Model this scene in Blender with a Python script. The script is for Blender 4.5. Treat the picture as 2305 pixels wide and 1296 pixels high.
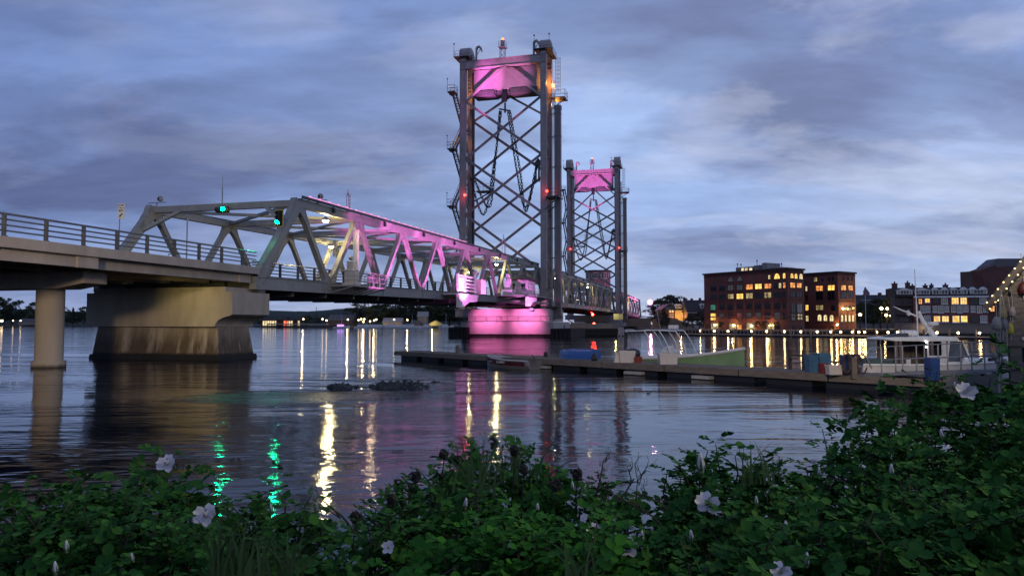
import bpy, math, random
import numpy as np
from mathutils import Vector, Matrix, Quaternion
RND = random.Random(11)
sc = bpy.context.scene
for o in list(bpy.data.objects): bpy.data.objects.remove(o)
col = sc.collection
PI = math.pi
# ---------------------------------------------------------------- camera
EYE = 2.4; FPX = 1664.0; PITCH = math.atan(80.0/FPX)
cam_d = bpy.data.cameras.new('camera'); cam = bpy.data.objects.new('camera', cam_d); col.objects.link(cam)
cam.location = (0, 0, EYE); cam.rotation_euler = (PI/2+PITCH, 0, 0)
cam_d.sensor_width = 36; cam_d.lens = 36*FPX/2305; cam_d.clip_start = .1; cam_d.clip_end = 9000
sc.camera = cam
def ray(u, v):
    a = (u-1152.5)/FPX; b = (648-v)/FPX; c, s = math.cos(PITCH), math.sin(PITCH)
    return Vector((a, c-b*s, s+b*c))
def at(u, v, Y):            # world point at depth Y seen at pixel u, v
    r = ray(u, v); k = Y/r.y
    return Vector((r.x*k, Y, EYE+r.z*k))
def onz(u, v, z=0.0):
    r = ray(u, v); k = (z-EYE)/r.z
    return Vector((r.x*k, r.y*k, z))
def onplane(u, v, P, d):    # vertical plane through P along d -> (t, z)
    r = ray(u, v)           # k r = P + t d
    det = r.x*(-d[1]) + d[0]*r.y
    k = (P[0]*(-d[1]) + d[0]*P[1])/det
    t = (r.x*P[1]-r.y*P[0])/det
    return t, EYE+r.z*k
# ---------------------------------------------------------------- world: dusk sky with cloud layers
world = bpy.data.worlds.new('World'); sc.world = world; world.use_nodes = True
NT = world.node_tree; NT.nodes.clear()
def N(nt, t, **k):
    n = nt.nodes.new(t)
    for a, b in k.items():
        if a == 'inp':
            for i, x in b.items():
                if hasattr(x, 'is_output'): nt.links.new(x, n.inputs[i])
                else: n.inputs[i].default_value = x
        else: setattr(n, a, b)
    return n
def ramp(nt, fac, stops, interp='LINEAR'):
    r = nt.nodes.new('ShaderNodeValToRGB'); nt.links.new(fac, r.inputs[0]); e = r.color_ramp.elements; r.color_ramp.interpolation = interp
    while len(e) > 1: e.remove(e[-1])
    e[0].position = stops[0][0]; e[0].color = (*stops[0][1], 1)
    for p, c in stops[1:]:
        x = e.new(p); x.color = (*c, 1)
    return r.outputs[0]
def srgb(r, g, b):
    f = lambda c: ((c/255+.055)/1.055)**2.4 if c > 10 else c/255/12.92
    return (f(r), f(g), f(b))
def math_(nt, op, a, b=None, c=None):
    n = nt.nodes.new('ShaderNodeMath'); n.operation = op
    for i, x in enumerate((a, b, c)):
        if x is None: continue
        if hasattr(x, 'is_output'): nt.links.new(x, n.inputs[i])
        else: n.inputs[i].default_value = x
    return n.outputs[0]
def mixc(nt, f, a, b, bt='MIX'):
    n = nt.nodes.new('ShaderNodeMix'); n.data_type = 'RGBA'; n.blend_type = bt
    for i, x in ((0, f), (6, a), (7, b)):
        if hasattr(x, 'is_output'): nt.links.new(x, n.inputs[i])
        else: n.inputs[i].default_value = x if i == 0 else (*x, 1)
    return n.outputs[2]
def build_sky():
    nt = NT
    tc = N(nt, 'ShaderNodeTexCoord'); sep = N(nt, 'ShaderNodeSeparateXYZ', inp={0: tc.outputs['Generated']})
    x, y, z = sep.outputs
    zc = math_(nt, 'MAXIMUM', z, 0.0)
    sq = N(nt, 'ShaderNodeCombineXYZ', inp={0: x, 1: math_(nt, 'MULTIPLY', y, .4), 2: math_(nt, 'MULTIPLY', z, 2.2)}).outputs[0]
    def blob(u, v, r, r0=0.):      # soft region of sky around a direction, wider than tall
        d = ray(u, v).normalized(); q = (d.x, d.y*.4, d.z*2.2)
        dist = N(nt, 'ShaderNodeVectorMath', operation='DISTANCE', inp={0: sq, 1: q}).outputs['Value']
        n = N(nt, 'ShaderNodeMapRange', interpolation_type='SMOOTHSTEP', inp={0: dist, 1: r0, 2: r, 3: 1, 4: 0}); return n.outputs[0]
    base = ramp(nt, zc, [(0, srgb(172, 180, 208)), (.05, srgb(148, 170, 210)), (.16, srgb(126, 154, 206)), (.32, srgb(116, 144, 200)), (.6, srgb(84, 110, 165)), (1, srgb(62, 82, 130))])
    left = N(nt, 'ShaderNodeMapRange', inp={0: x, 1: -.62, 2: -.02, 3: 1, 4: 0}).outputs[0]
    base = mixc(nt, math_(nt, 'MULTIPLY', left, .72), base, srgb(86, 114, 174))
    base = mixc(nt, math_(nt, 'MULTIPLY', blob(1330, 300, .40), .5), base, srgb(166, 194, 240))
    base = mixc(nt, math_(nt, 'MULTIPLY', blob(2150, 420, .30), .5), base, srgb(176, 190, 218))
    d = math_(nt, 'ADD', zc, .20)
    cv = N(nt, 'ShaderNodeCombineXYZ', inp={0: math_(nt, 'DIVIDE', x, d), 1: math_(nt, 'DIVIDE', y, d), 2: 0.0}).outputs[0]
    m1 = N(nt, 'ShaderNodeMapping', inp={0: cv, 1: (3.4, 1.3, 0), 2: (0, 0, math.radians(-8)), 3: (.62, .9, 1)}).outputs[0]
    n1 = N(nt, 'ShaderNodeTexNoise', inp={0: m1, 2: 1.6, 3: 8.0, 4: .55, 8: .3}).outputs[0]
    bias = math_(nt, 'ADD', math_(nt, 'MULTIPLY', blob(150, 330, .36), .15), math_(nt, 'ADD', math_(nt, 'MULTIPLY', blob(1750, 60, .40), .12), math_(nt, 'ADD', math_(nt, 'MULTIPLY', blob(1780, 270, .16), .12), math_(nt, 'MULTIPLY', blob(1250, 250, .30), -.09))))
    n1b = math_(nt, 'ADD', n1, bias)
    dark = ramp(nt, n1b, [(.42, (0, 0, 0)), (.53, (.5,)*3), (.68, (1, 1, 1))], 'EASE')
    m2 = N(nt, 'ShaderNodeMapping', inp={0: cv, 1: (-1.7, 4.2, 0), 2: (0, 0, math.radians(12)), 3: (.75, 1.1, 1)}).outputs[0]
    n2 = N(nt, 'ShaderNodeTexNoise', inp={0: m2, 2: 2.0, 3: 9.0, 4: .58, 8: .25}).outputs[0]
    n2 = math_(nt, 'ADD', n2, math_(nt, 'ADD', math_(nt, 'MULTIPLY', blob(2130, 440, .26), .13), math_(nt, 'ADD', math_(nt, 'MULTIPLY', blob(2290, 60, .10), .2), math_(nt, 'MULTIPLY', blob(650, 40, .10), .16))))
    lite = ramp(nt, n2, [(.50, (0, 0, 0)), (.62, (.5,)*3), (.78, (1, 1, 1))], 'EASE')
    c_dark = mixc(nt, left, srgb(96, 108, 148), srgb(64, 76, 120))
    mr = N(nt, 'ShaderNodeMapRange', inp={0: x, 1: -.45, 2: .45, 3: .16, 4: .6}).outputs[0]
    low = N(nt, 'ShaderNodeMapRange', inp={0: z, 1: .0, 2: .12, 3: .12, 4: 1}).outputs[0]
    c = mixc(nt, math_(nt, 'MULTIPLY', math_(nt, 'MULTIPLY', dark, .82), low), base, c_dark)
    c = mixc(nt, math_(nt, 'MULTIPLY', lite, mr), c, srgb(190, 194, 216))
    m3 = N(nt, 'ShaderNodeMapping', inp={0: cv, 1: (7, 2, 0), 2: (0, 0, math.radians(8)), 3: (.8, 1.8, 1)}).outputs[0]
    n3 = N(nt, 'ShaderNodeTexNoise', inp={0: m3, 2: 5.0, 3: 8.0, 4: .6, 8: .2}).outputs[0]
    f3 = N(nt, 'ShaderNodeMapRange', inp={0: n3, 1: .3, 2: .7, 3: .90, 4: 1.10}).outputs[0]
    v = N(nt, 'ShaderNodeVectorMath', operation='SCALE', inp={0: c, 3: f3}).outputs[0]
    below = N(nt, 'ShaderNodeMapRange', inp={0: z, 1: -.02, 2: 0.0, 3: .25, 4: 1}).outputs[0]
    v = N(nt, 'ShaderNodeVectorMath', operation='SCALE', inp={0: v, 3: below}).outputs[0]
    sky = N(nt, 'ShaderNodeTexSky', sky_type='NISHITA', sun_disc=False, sun_elevation=math.radians(-4), sun_rotation=math.radians(40))
    sk = N(nt, 'ShaderNodeVectorMath', operation='SCALE', inp={0: sky.outputs[0], 3: .02}).outputs[0]
    add = N(nt, 'ShaderNodeVectorMath', operation='ADD', inp={0: v, 1: sk}).outputs[0]
    bg = N(nt, 'ShaderNodeBackground', inp={0: N(nt, 'ShaderNodeHueSaturation', inp={1: .90, 4: add}).outputs[0], 1: 1.22})
    out = N(nt, 'ShaderNodeOutputWorld'); nt.links.new(bg.outputs[0], out.inputs[0])
build_sky()
# the last soft daylight, from the brighter western sky on the right
sd = bpy.data.lights.new('sun', 'SUN'); sd.energy = .12; sd.angle = math.radians(40); sd.color = (.9, .92, 1)
sun = bpy.data.objects.new('sun', sd); col.objects.link(sun); sun.rotation_euler = (math.radians(50), 0, math.radians(35))
sc.view_settings.view_transform = 'Standard'; sc.view_settings.look = 'None'; sc.view_settings.exposure = 0; sc.view_settings.gamma = 1
cy_ = sc.cycles
cy_.max_bounces = 6; cy_.diffuse_bounces = 2; cy_.glossy_bounces = 3; cy_.transmission_bounces = 4; cy_.transparent_max_bounces = 6
cy_.sample_clamp_indirect = 3; cy_.sample_clamp_direct = 0; cy_.use_denoising = True; cy_.use_light_tree = True; cy_.caustics_reflective = False
# ---------------------------------------------------------------- builders
OFF = {}
def off_of(o):
    while o is not None:
        if o.name in OFF: return OFF[o.name]
        o = o.parent
    return Vector((0, 0, 0))
def tag(o, label=None, cat=None, group=None, kind=None):
    if label: o['label'] = label
    if cat: o['category'] = cat
    if group: o['group'] = group
    if kind: o['kind'] = kind
    return o
def thing(name, label, cat, loc=(0, 0, 0), group=None, rz=0):
    o = bpy.data.objects.new(name, None); col.objects.link(o); o.empty_display_size = .3
    o.location = loc; o.rotation_euler = (0, 0, rz); OFF[o.name] = Vector(loc) if rz == 0 else Vector((0, 0, 0))
    return tag(o, label, cat, group)
class MB:
    def __init__(s): s.v = []; s.f = []; s.m = []
    def add(s, vs, fs, m=0):
        b = len(s.v); s.v.extend(tuple(x) for x in vs)
        for f in fs: s.f.append(tuple(b+i for i in f)); s.m.append(m)
        return s
    def box(s, x0, x1, y0, y1, z0, z1, m=0):
        vs = [(x, y, z) for z in (z0, z1) for y in (y0, y1) for x in (x0, x1)]
        return s.add(vs, [(0, 2, 3, 1), (4, 5, 7, 6), (0, 1, 5, 4), (2, 6, 7, 3), (0, 4, 6, 2), (1, 3, 7, 5)], m)
    def bar(s, p, q, w, h=None, up=(0, 0, 1), m=0):
        h = h or w; p = Vector(p); q = Vector(q); d = (q-p).normalized(); up = Vector(up)
        sd = d.cross(up)
        if sd.length < 1e-4: sd = d.cross(Vector((1, 0, 0)))
        sd.normalize(); u = sd.cross(d)
        vs = [c+sd*(a*w/2)+u*(b*h/2) for c in (p, q) for a, b in ((-1, -1), (1, -1), (1, 1), (-1, 1))]
        return s.add(vs, [(0, 1, 2, 3), (7, 6, 5, 4), (0, 4, 5, 1), (1, 5, 6, 2), (2, 6, 7, 3), (3, 7, 4, 0)], m)
    def tube(s, p, q, r, n=8, r2=None, m=0, cap=True):
        p = Vector(p); q = Vector(q); r2 = r if r2 is None else r2; d = (q-p).normalized()
        a = d.orthogonal().normalized(); b = d.cross(a); vs = []
        for c, rr in ((p, r), (q, r2)):
            vs += [c+(a*math.cos(2*PI*i/n)+b*math.sin(2*PI*i/n))*rr for i in range(n)]
        fs = [(i, (i+1) % n, n+(i+1) % n, n+i) for i in range(n)]
        if cap: fs += [tuple(reversed(range(n))), tuple(range(n, 2*n))]
        return s.add(vs, fs, m)
    def path(s, pts, r, n=6, m=0):
        rs = r if isinstance(r, (list, tuple)) else [r]*len(pts)
        pts = [Vector(p) for p in pts]; b0 = len(s.v); vs = []
        ref = Vector((.3, .2, 1)).normalized()
        for i, p in enumerate(pts):
            d = (pts[min(i+1, len(pts)-1)]-pts[max(i-1, 0)]).normalized()
            a = d.cross(ref)
            if a.length < .05: a = d.cross(Vector((1, 0, 0)))
            a.normalize(); b = d.cross(a)
            vs += [p+(a*math.cos(2*PI*k/n)+b*math.sin(2*PI*k/n))*rs[i] for k in range(n)]
        fs = [(i*n+k, i*n+(k+1) % n, (i+1)*n+(k+1) % n, (i+1)*n+k) for i in range(len(pts)-1) for k in range(n)]
        fs += [tuple(reversed(range(n))), tuple(range((len(pts)-1)*n, len(pts)*n))]
        return s.add(vs, fs, m)
    def prism(s, poly, a, b, ax='y', m=0):      # poly in the two other axes, extruded a..b along ax
        def P(u, v, t): return (u, t, v) if ax == 'y' else ((t, u, v) if ax == 'x' else (u, v, t))
        n = len(poly); vs = [P(u, v, a) for u, v in poly]+[P(u, v, b) for u, v in poly]
        fs = [(i, (i+1) % n, n+(i+1) % n, n+i) for i in range(n)]+[tuple(reversed(range(n))), tuple(range(n, 2*n))]
        return s.add(vs, fs, m)
    def lathe(s, prof, c=(0, 0, 0), n=16, m=0, sc_=(1, 1)):
        vs = [(c[0]+r*math.cos(2*PI*k/n)*sc_[0], c[1]+r*math.sin(2*PI*k/n)*sc_[1], c[2]+z) for r, z in prof for k in range(n)]
        fs = [(i*n+k, i*n+(k+1) % n, (i+1)*n+(k+1) % n, (i+1)*n+k) for i in range(len(prof)-1) for k in range(n)]
        fs += [tuple(reversed(range(n))), tuple(range((len(prof)-1)*n, len(prof)*n))]
        return s.add(vs, fs, m)
    def ball(s, c, r, n=10, k=6, m=0, sz=1):
        prof = [(max(r*math.sin(PI*i/k), r*.02), -r*math.cos(PI*i/k)*sz) for i in range(k+1)]
        return s.lathe(prof, c, n, m)
    def build(s, name, mats, parent=None, smooth=False, bevel=0, fix=True):
        me = bpy.data.meshes.new(name); o = OF = off_of(parent)
        me.from_pydata([(x-OF.x, y-OF.y, z-OF.z) for x, y, z in s.v], [], s.f)
        if not isinstance(mats, (list, tuple)): mats = [mats]
        for m in mats: me.materials.append(m)
        if len(mats) > 1: me.polygons.foreach_set('material_index', s.m)
        if fix:
            import bmesh
            bm = bmesh.new(); bm.from_mesh(me); bmesh.ops.recalc_face_normals(bm, faces=bm.faces); bm.to_mesh(me); bm.free()
        if smooth: me.polygons.foreach_set('use_smooth', [True]*len(me.polygons))
        o = bpy.data.objects.new(name, me); col.objects.link(o)
        if parent is not None: o.parent = parent
        if bevel:
            b = o.modifiers.new('bevel', 'BEVEL'); b.width = bevel; b.segments = 2; b.limit_method = 'ANGLE'
        me.update(); return o
def solo(mb, name, mats, label, cat, loc, group=None, **k):   # one-mesh thing, origin at loc
    class D: pass
    o = mb.build(name, mats, None, **k)
    o.data.transform(Matrix.Translation(-Vector(loc))); o.location = loc
    return tag(o, label, cat, group)
def text(name, s, size, m, parent, matrix, ext=.004, align='CENTER', sx=1):
    cu = bpy.data.curves.new(name, 'FONT'); cu.body = s; cu.size = size; cu.extrude = ext; cu.align_x = align; cu.align_y = 'CENTER'
    cu.space_line = .85
    cu.materials.append(m); o = bpy.data.objects.new(name, cu); col.objects.link(o); o.parent = parent
    bpy.context.view_layer.update()
    me = bpy.data.meshes.new_from_object(o.evaluated_get(bpy.context.evaluated_depsgraph_get())); bpy.data.objects.remove(o)
    me.transform(Matrix.Translation(-off_of(parent)) @ matrix @ Matrix.Diagonal((sx, 1, 1, 1)))
    o = bpy.data.objects.new(name, me); col.objects.link(o); o.parent = parent; return o
def copy_tree(o, parent=None):
    c = o.copy(); col.objects.link(c)
    if parent is not None: c.parent = parent
    OFF[c.name] = OFF.get(o.name, Vector((0, 0, 0))) if o.name in OFF else Vector((0, 0, 0))
    for ch in list(o.children):
        copy_tree(ch, c)
    return c
def light(kind, loc, power, color, radius=.05, target=None, angle=60, blend=.5, parent=None):
    d = bpy.data.lights.new(kind.lower()+'_light', kind); d.energy = power; d.color = color
    d.shadow_soft_size = radius
    o = bpy.data.objects.new(d.name, d); col.objects.link(o); o.location = loc
    if kind == 'SPOT': d.spot_size = math.radians(angle); d.spot_blend = blend
    if target is not None: o.rotation_euler = (Vector(target)-Vector(loc)).to_track_quat('-Z', 'Y').to_euler()
    return o
# ---------------------------------------------------------------- materials
MATS = {}
def mat(name, c, rough=.6, metal=0., var=.25, scale=2., bump=.0, stretch=(1, 1, 1), c2=None, emit=None, es=0., spec=.5, band=None, rust=None, detail=6, streak=None):
    if name in MATS: return MATS[name]
    m = bpy.data.materials.new(name); m.use_nodes = True; nt = m.node_tree; b = nt.nodes['Principled BSDF']
    c = Vector(c); c2 = Vector(c2) if c2 else c*(1-var)
    tc = N(nt, 'ShaderNodeTexCoord').outputs['Object']
    mp = N(nt, 'ShaderNodeMapping', inp={0: tc, 3: stretch}).outputs[0]
    n = N(nt, 'ShaderNodeTexNoise', inp={0: mp, 2: scale, 3: float(detail), 4: .6}).outputs[0]
    colr = ramp(nt, n, [(.3, tuple(c2)), (.7, tuple(c))])
    if rust:
        n5 = N(nt, 'ShaderNodeTexNoise', inp={0: N(nt, 'ShaderNodeMapping', inp={0: tc, 3: (1, 1, .25)}).outputs[0], 2: rust[1], 3: 8.0, 4: .7}).outputs[0]
        colr = mixc(nt, ramp(nt, n5, [(rust[2], (0, 0, 0)), (rust[2]+.1, (1, 1, 1))]), colr, rust[0])
    if band:    # tide marks: list of (z, colour, softness)
        sep = N(nt, 'ShaderNodeSeparateXYZ', inp={0: N(nt, 'ShaderNodeNewGeometry').outputs['Position']}).outputs[2]
        n4 = N(nt, 'ShaderNodeTexNoise', inp={0: N(nt, 'ShaderNodeMapping', inp={0: tc, 3: (1, 1, .12)}).outputs[0], 2: 1.3, 3: 6.0, 4: .65}).outputs[0]
        for z, cc, soft, amp in band:
            zz = math_(nt, 'ADD', sep, math_(nt, 'MULTIPLY', math_(nt, 'SUBTRACT', n4, .5), amp))
            f = N(nt, 'ShaderNodeMapRange', inp={0: zz, 1: z-soft, 2: z+soft, 3: 1, 4: 0}).outputs[0]
            colr = mixc(nt, f, colr, cc)
    if streak:  # pale lime runs down the face
        n7 = N(nt, 'ShaderNodeTexNoise', inp={0: N(nt, 'ShaderNodeMapping', inp={0: tc, 3: (.9, .9, .07)}).outputs[0], 2: .9, 3: 8.0, 4: .7}).outputs[0]
        hi = N(nt, 'ShaderNodeMapRange', inp={0: sep, 1: .35, 2: .55, 3: 0, 4: .85}).outputs[0]
        colr = mixc(nt, math_(nt, 'MULTIPLY', ramp(nt, n7, [(streak[1]-.08, (0, 0, 0)), (streak[1]+.02, (1, 1, 1))]), hi), colr, streak[0])
    nt.links.new(colr, b.inputs['Base Color'])
    rr = N(nt, 'ShaderNodeMapRange', inp={0: n, 1: .3, 2: .7, 3: max(rough-.12, .02), 4: min(rough+.1, 1)}).outputs[0]
    nt.links.new(rr, b.inputs['Roughness'])
    b.inputs['Metallic'].default_value = metal; b.inputs['Specular IOR Level'].default_value = spec
    if bump:
        bp = N(nt, 'ShaderNodeBump', inp={0: bump, 1: .02, 2: n} if False else {})
        bp.inputs['Strength'].default_value = bump; bp.inputs['Distance'].default_value = .03
        nt.links.new(n, bp.inputs['Height']); nt.links.new(bp.outputs[0], b.inputs['Normal'])
    if emit: b.inputs['Emission Color'].default_value = (*emit, 1); b.inputs['Emission Strength'].default_value = es
    MATS[name] = m; return m
def lamp_mat(name, c, s):
    if name in MATS: return MATS[name]
    m = bpy.data.materials.new(name); m.use_nodes = True; nt = m.node_tree; nt.nodes.clear()
    e = N(nt, 'ShaderNodeEmission', inp={0: (*c, 1), 1: s}); o = N(nt, 'ShaderNodeOutputMaterial'); nt.links.new(e.outputs[0], o.inputs[0])
    MATS[name] = m; return m
def lit_mat(name, c, s, c2=None, scale=1.4):          # lit window pane: curtains, shelves and lamps behind glass
    if name in MATS: return MATS[name]
    m = bpy.data.materials.new(name); m.use_nodes = True; nt = m.node_tree; b = nt.nodes['Principled BSDF']
    tc = N(nt, 'ShaderNodeTexCoord').outputs['Object']
    n = N(nt, 'ShaderNodeTexNoise', inp={0: N(nt, 'ShaderNodeMapping', inp={0: tc, 3: (1, 1, .5)}).outputs[0], 2: scale, 3: 3.0}).outputs[0]
    cc = ramp(nt, n, [(.35, c2 or tuple(x*.35 for x in c)), (.6, c)])
    nt.links.new(cc, b.inputs['Emission Color']); b.inputs['Emission Strength'].default_value = s
    b.inputs['Base Color'].default_value = (.05, .05, .05, 1); b.inputs['Roughness'].default_value = .1
    MATS[name] = m; return m
steel = mat('grey_painted_steel', (.29, .29, .27), .5, .0, .3, 1.2, .1, rust=((.17, .13, .10), 2.2, .60))
steel_dark = mat('dark_painted_steel', (.11, .108, .11), .55, 0, .4, 1.5)
steel_tower = mat('tower_steel', (.40, .335, .33), .5, .0, .3, .8, .1, rust=((.18, .12, .10), 1.2, .62))
galv = mat('galvanised_steel', (.28, .29, .30), .4, .6, .25, 6)
dark = mat('black_steel', (.02, .02, .022), .5, 0, .3, 3)
white = mat('white_paint', (.72, .72, .72), .45, 0, .2, 4)
conc = mat('weathered_concrete', (.46, .40, .33), .85, 0, .32, .9, .25, (1, 1, .35))
conc_pier = mat('tide_stained_concrete', (.46, .40, .31), .85, 0, .35, .8, .3, (1, 1, .3), rust=((.30, .23, .15), .5, .60))
conc_shaft = mat('tidal_shaft_concrete', (.40, .34, .26), .85, 0, .35, .8, .3, (1, 1, .3), band=[(1.9, (.10, .07, .045), .9, 3.0), (.40, (.012, .012, .012), .08, .25)], streak=((.40, .35, .28), .62))
conc_tower = mat('pier_concrete', (.42, .39, .38), .8, 0, .22, .7, .2, (1, 1, .4), band=[(.5, (.03, .028, .025), .1, .4)])
timber_dark = mat('tarred_timber', (.025, .022, .02), .8, 0, .4, 3, .3)
timber = mat('weathered_timber', (.19, .155, .125), .85, 0, .45, 2.5, .4, (1, 1, 4))
asphalt = mat('asphalt', (.05, .05, .052), .9, 0, .3, 8, .2)
glass_dark = mat('dark_window_glass', (.02, .025, .03), .08, 0, .3, 1)
PINK = (1.0, .21, .84); ROSE = (1., .2, .58); WARM = (1., .66, .26); AMBER = (1., .36, .07)
# ---------------------------------------------------------------- bridge frame: s along the bridge, w across (away from us), z up
BD = Vector((.2656, .9641)); BN = Vector((-.9641, .2656)); P0 = Vector((-.3377*52, 52)); BRZ = math.atan2(.9641, .2656); W = 13.2
def B(s, w, z): return Vector((P0.x+BD.x*s+BN.x*w, P0.y+BD.y*s+BN.y*w, z))
def g(s):
    if s <= 0: return 0.
    if s < 87.5: return .0127*s
    if s < 191: return 1.11
    return 1.11-.0127*(s-191)
def bthing(name, label, cat, s, w, z, group=None):
    o = bpy.data.objects.new(name, None); col.objects.link(o); o.location = B(s, w, z); o.rotation_euler = (0, 0, BRZ)
    OFF[o.name] = Vector((s, w, z)); return tag(o, label, cat, group)
def blight(kind, p, power, color, radius=.05, target=None, angle=60, blend=.5):
    return light(kind, B(*p), power, color, radius, B(*target) if target else None, angle, blend)
# ================================================================ SETTING
def water():
    m = bpy.data.materials.new('river_water'); m.use_nodes = True; nt = m.node_tree; b = nt.nodes['Principled BSDF']
    pos = N(nt, 'ShaderNodeNewGeometry').outputs['Position']
    mp = N(nt, 'ShaderNodeMapping', inp={0: pos, 2: (0, 0, .35), 3: (.75, 1.25, 1)}).outputs[0]
    n1 = N(nt, 'ShaderNodeTexNoise', inp={0: mp, 2: 1.6, 3: 4.0, 4: .55, 8: .3}).outputs[0]
    n2 = N(nt, 'ShaderNodeTexNoise', inp={0: mp, 2: .22, 3: 3.0, 4: .5}).outputs[0]
    n0 = N(nt, 'ShaderNodeTexNoise', inp={0: mp, 2: 7.0, 3: 3.0, 4: .6}).outputs[0]
    patch = N(nt, 'ShaderNodeTexNoise', inp={0: N(nt, 'ShaderNodeMapping', inp={0: pos, 2: (0, 0, .2), 3: (.5, 2.0, 1)}).outputs[0], 2: .085, 3: 5.0, 4: .6, 8: .6}).outputs[0]
    pf = N(nt, 'ShaderNodeMapRange', inp={0: patch, 1: .40, 2: .60, 3: .14, 4: 1.05}).outputs[0]
    hgt = math_(nt, 'ADD', math_(nt, 'MULTIPLY', n1, .015), math_(nt, 'ADD', math_(nt, 'MULTIPLY', n2, .06), math_(nt, 'MULTIPLY', n0, .0055)))
    hgt = math_(nt, 'MULTIPLY', hgt, pf)
    bp = N(nt, 'ShaderNodeBump'); bp.inputs['Strength'].default_value = 1; bp.inputs['Distance'].default_value = .85
    nt.links.new(hgt, bp.inputs['Height']); nt.links.new(bp.outputs[0], b.inputs['Normal'])
    b.inputs['Base Color'].default_value = (.004, .008, .014, 1); b.inputs['Roughness'].default_value = .05; b.inputs['IOR'].default_value = 1.30
    mb = MB(); mb.add([(-4000, -200, 0), (4000, -200, 0), (4000, 5000, 0), (-4000, 5000, 0)], [(0, 1, 2, 3)])
    tag(mb.build('river_water', m, fix=False), kind='structure')
water()
soil = mat('dark_soil', (.05, .042, .033), .95, 0, .4, 3, .5)
def grid_surface(name, x0, x1, y0, y1, nx, ny, f, m):
    mb = MB(); vs = [(x0+(x1-x0)*i/nx, y0+(y1-y0)*j/ny) for j in range(ny+1) for i in range(nx+1)]
    vs = [(x, y, f(x, y)) for x, y in vs]
    mb.add(vs, [(j*(nx+1)+i, j*(nx+1)+i+1, (j+1)*(nx+1)+i+1, (j+1)*(nx+1)+i) for j in range(ny) for i in range(nx)])
    return tag(mb.build(name, m, smooth=True, fix=False), kind='structure')
def bank(x, y):
    e = 4.2+.4*math.sin(x*1.3)+max(0, x-3)*1.2
    t = min(1, max(0, (y-e)/1.8)); return .9*(1-t)+(-.6)*t+.05*math.sin(3*x+y*2)
grid_surface('ground', -30, 30, -14, 45, 120, 120, bank, soil)
def shoal():
    mb = MB(); pts = [(345, 899), (420, 886), (560, 879), (760, 880), (900, 877), (1000, 880), (960, 895), (820, 902), (700, 908), (600, 914), (500, 910), (400, 907)]
    P = [onz(u, v, .010) for u, v in pts]; c = sum(P, Vector())/len(P); ring = []
    for i in range(len(P)):
        for k in range(8): ring.append(P[i].lerp(P[(i+1) % len(P)], k/8))
    n = len(ring); vs = [c]+[c+(q-c)*f for f in (.45, .75, 1.12) for q in ring]; fade = [1]+[1]*n+[.75]*n+[0]*n
    mb.add(vs, [(0, 1+i, 1+(i+1) % n) for i in range(n)]+[(1+j*n+i, 1+j*n+(i+1) % n, 1+(j+1)*n+(i+1) % n, 1+(j+1)*n+i) for j in (0, 1) for i in range(n)])
    m = mat('submerged_weed', (.035, .045, .022), .3, 0, .6, 1.1, .6, (1, 1, 1), c2=(.012, .028, .026), rust=((.02, .045, .04), .5, .55))
    nt = m.node_tree; at_ = N(nt, 'ShaderNodeAttribute', attribute_name='fade').outputs['Fac']
    nz = N(nt, 'ShaderNodeTexNoise', inp={0: N(nt, 'ShaderNodeNewGeometry').outputs['Position'], 2: 2.2, 3: 6.0, 4: .65}).outputs[0]
    al = N(nt, 'ShaderNodeMapRange', inp={0: math_(nt, 'ADD', at_, math_(nt, 'MULTIPLY', math_(nt, 'SUBTRACT', nz, .5), 1.6)), 1: .25, 2: .95, 3: 0, 4: .6}).outputs[0]
    nt.links.new(al, nt.nodes['Principled BSDF'].inputs['Alpha'])
    o = mb.build('seaweed_shoal', m, fix=False); a_ = o.data.attributes.new('fade', 'FLOAT', 'POINT'); a_.data.foreach_set('value', [float(x) for x in fade])
    tag(o, kind='stuff')
shoal()
grass_m = mat('shore_grass', (.035, .05, .025), .95, 0, .5, .3, .3)
rock_m = mat('shore_rock', (.14, .12, .10), .9, 0, .6, 1.2, .8)
def slab(name, pts, z0, z1, m):
    mb = MB(); mb.prism(pts, z0, z1, 'z'); return tag(mb.build(name, m), kind='structure')
# land on the right far bank (brick waterfront), beyond the bridge, and the far left shores
seaw = mat('seawall_stone', (.17, .14, .12), .9, 0, .4, 1.0, .5, band=[(.5, (.02, .02, .018), .1, .3)])
slab('quay_ground', [(36, 205), (48, 192), (63.5, 168.5), (70, 172), (80.3, 181.5), (86, 184.5), (92, 150), (150, 140), (420, 170), (420, 900), (60, 900), (45, 330), (38, 230)], -2, 1.0, seaw)
slab('far_shore_ground', [(-1400, 700), (-430, 700), (-260, 640), (-130, 430), (-85, 385), (-45, 372), (-12, 378), (40, 440), (200, 900), (200, 2500), (-1400, 2500)], -2, 1.2, rock_m)
def hill(name, x0, x1, y, zt, m, seed, dy=260, z0=1):
    r = random.Random(seed); ph = [r.uniform(0, 6) for _ in range(4)]
    def f(a, b):
        t = (a-x0)/(x1-x0); q = (b-y)/dy
        e = min(1, t*6, (1-t)*6)
        return z0-3+(zt+3-z0)*e*math.sin(PI*min(1, max(0, q)))**.6*(1+.12*math.sin(t*9+ph[0])+.05*math.sin(t*31+ph[1]))+r.uniform(0, zt*.05)
    return grid_surface(name, x0, x1, y, y+dy, 130, 12, f, m)
wood_m = mat('distant_woodland', (.03, .045, .03), 1, 0, .6, .05, .8)
hill('distant_wooded_hill', -560, 60, 900, 22, wood_m, 3)
hill('far_left_wooded_rise', -1200, -380, 800, 20, wood_m, 5)
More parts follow.
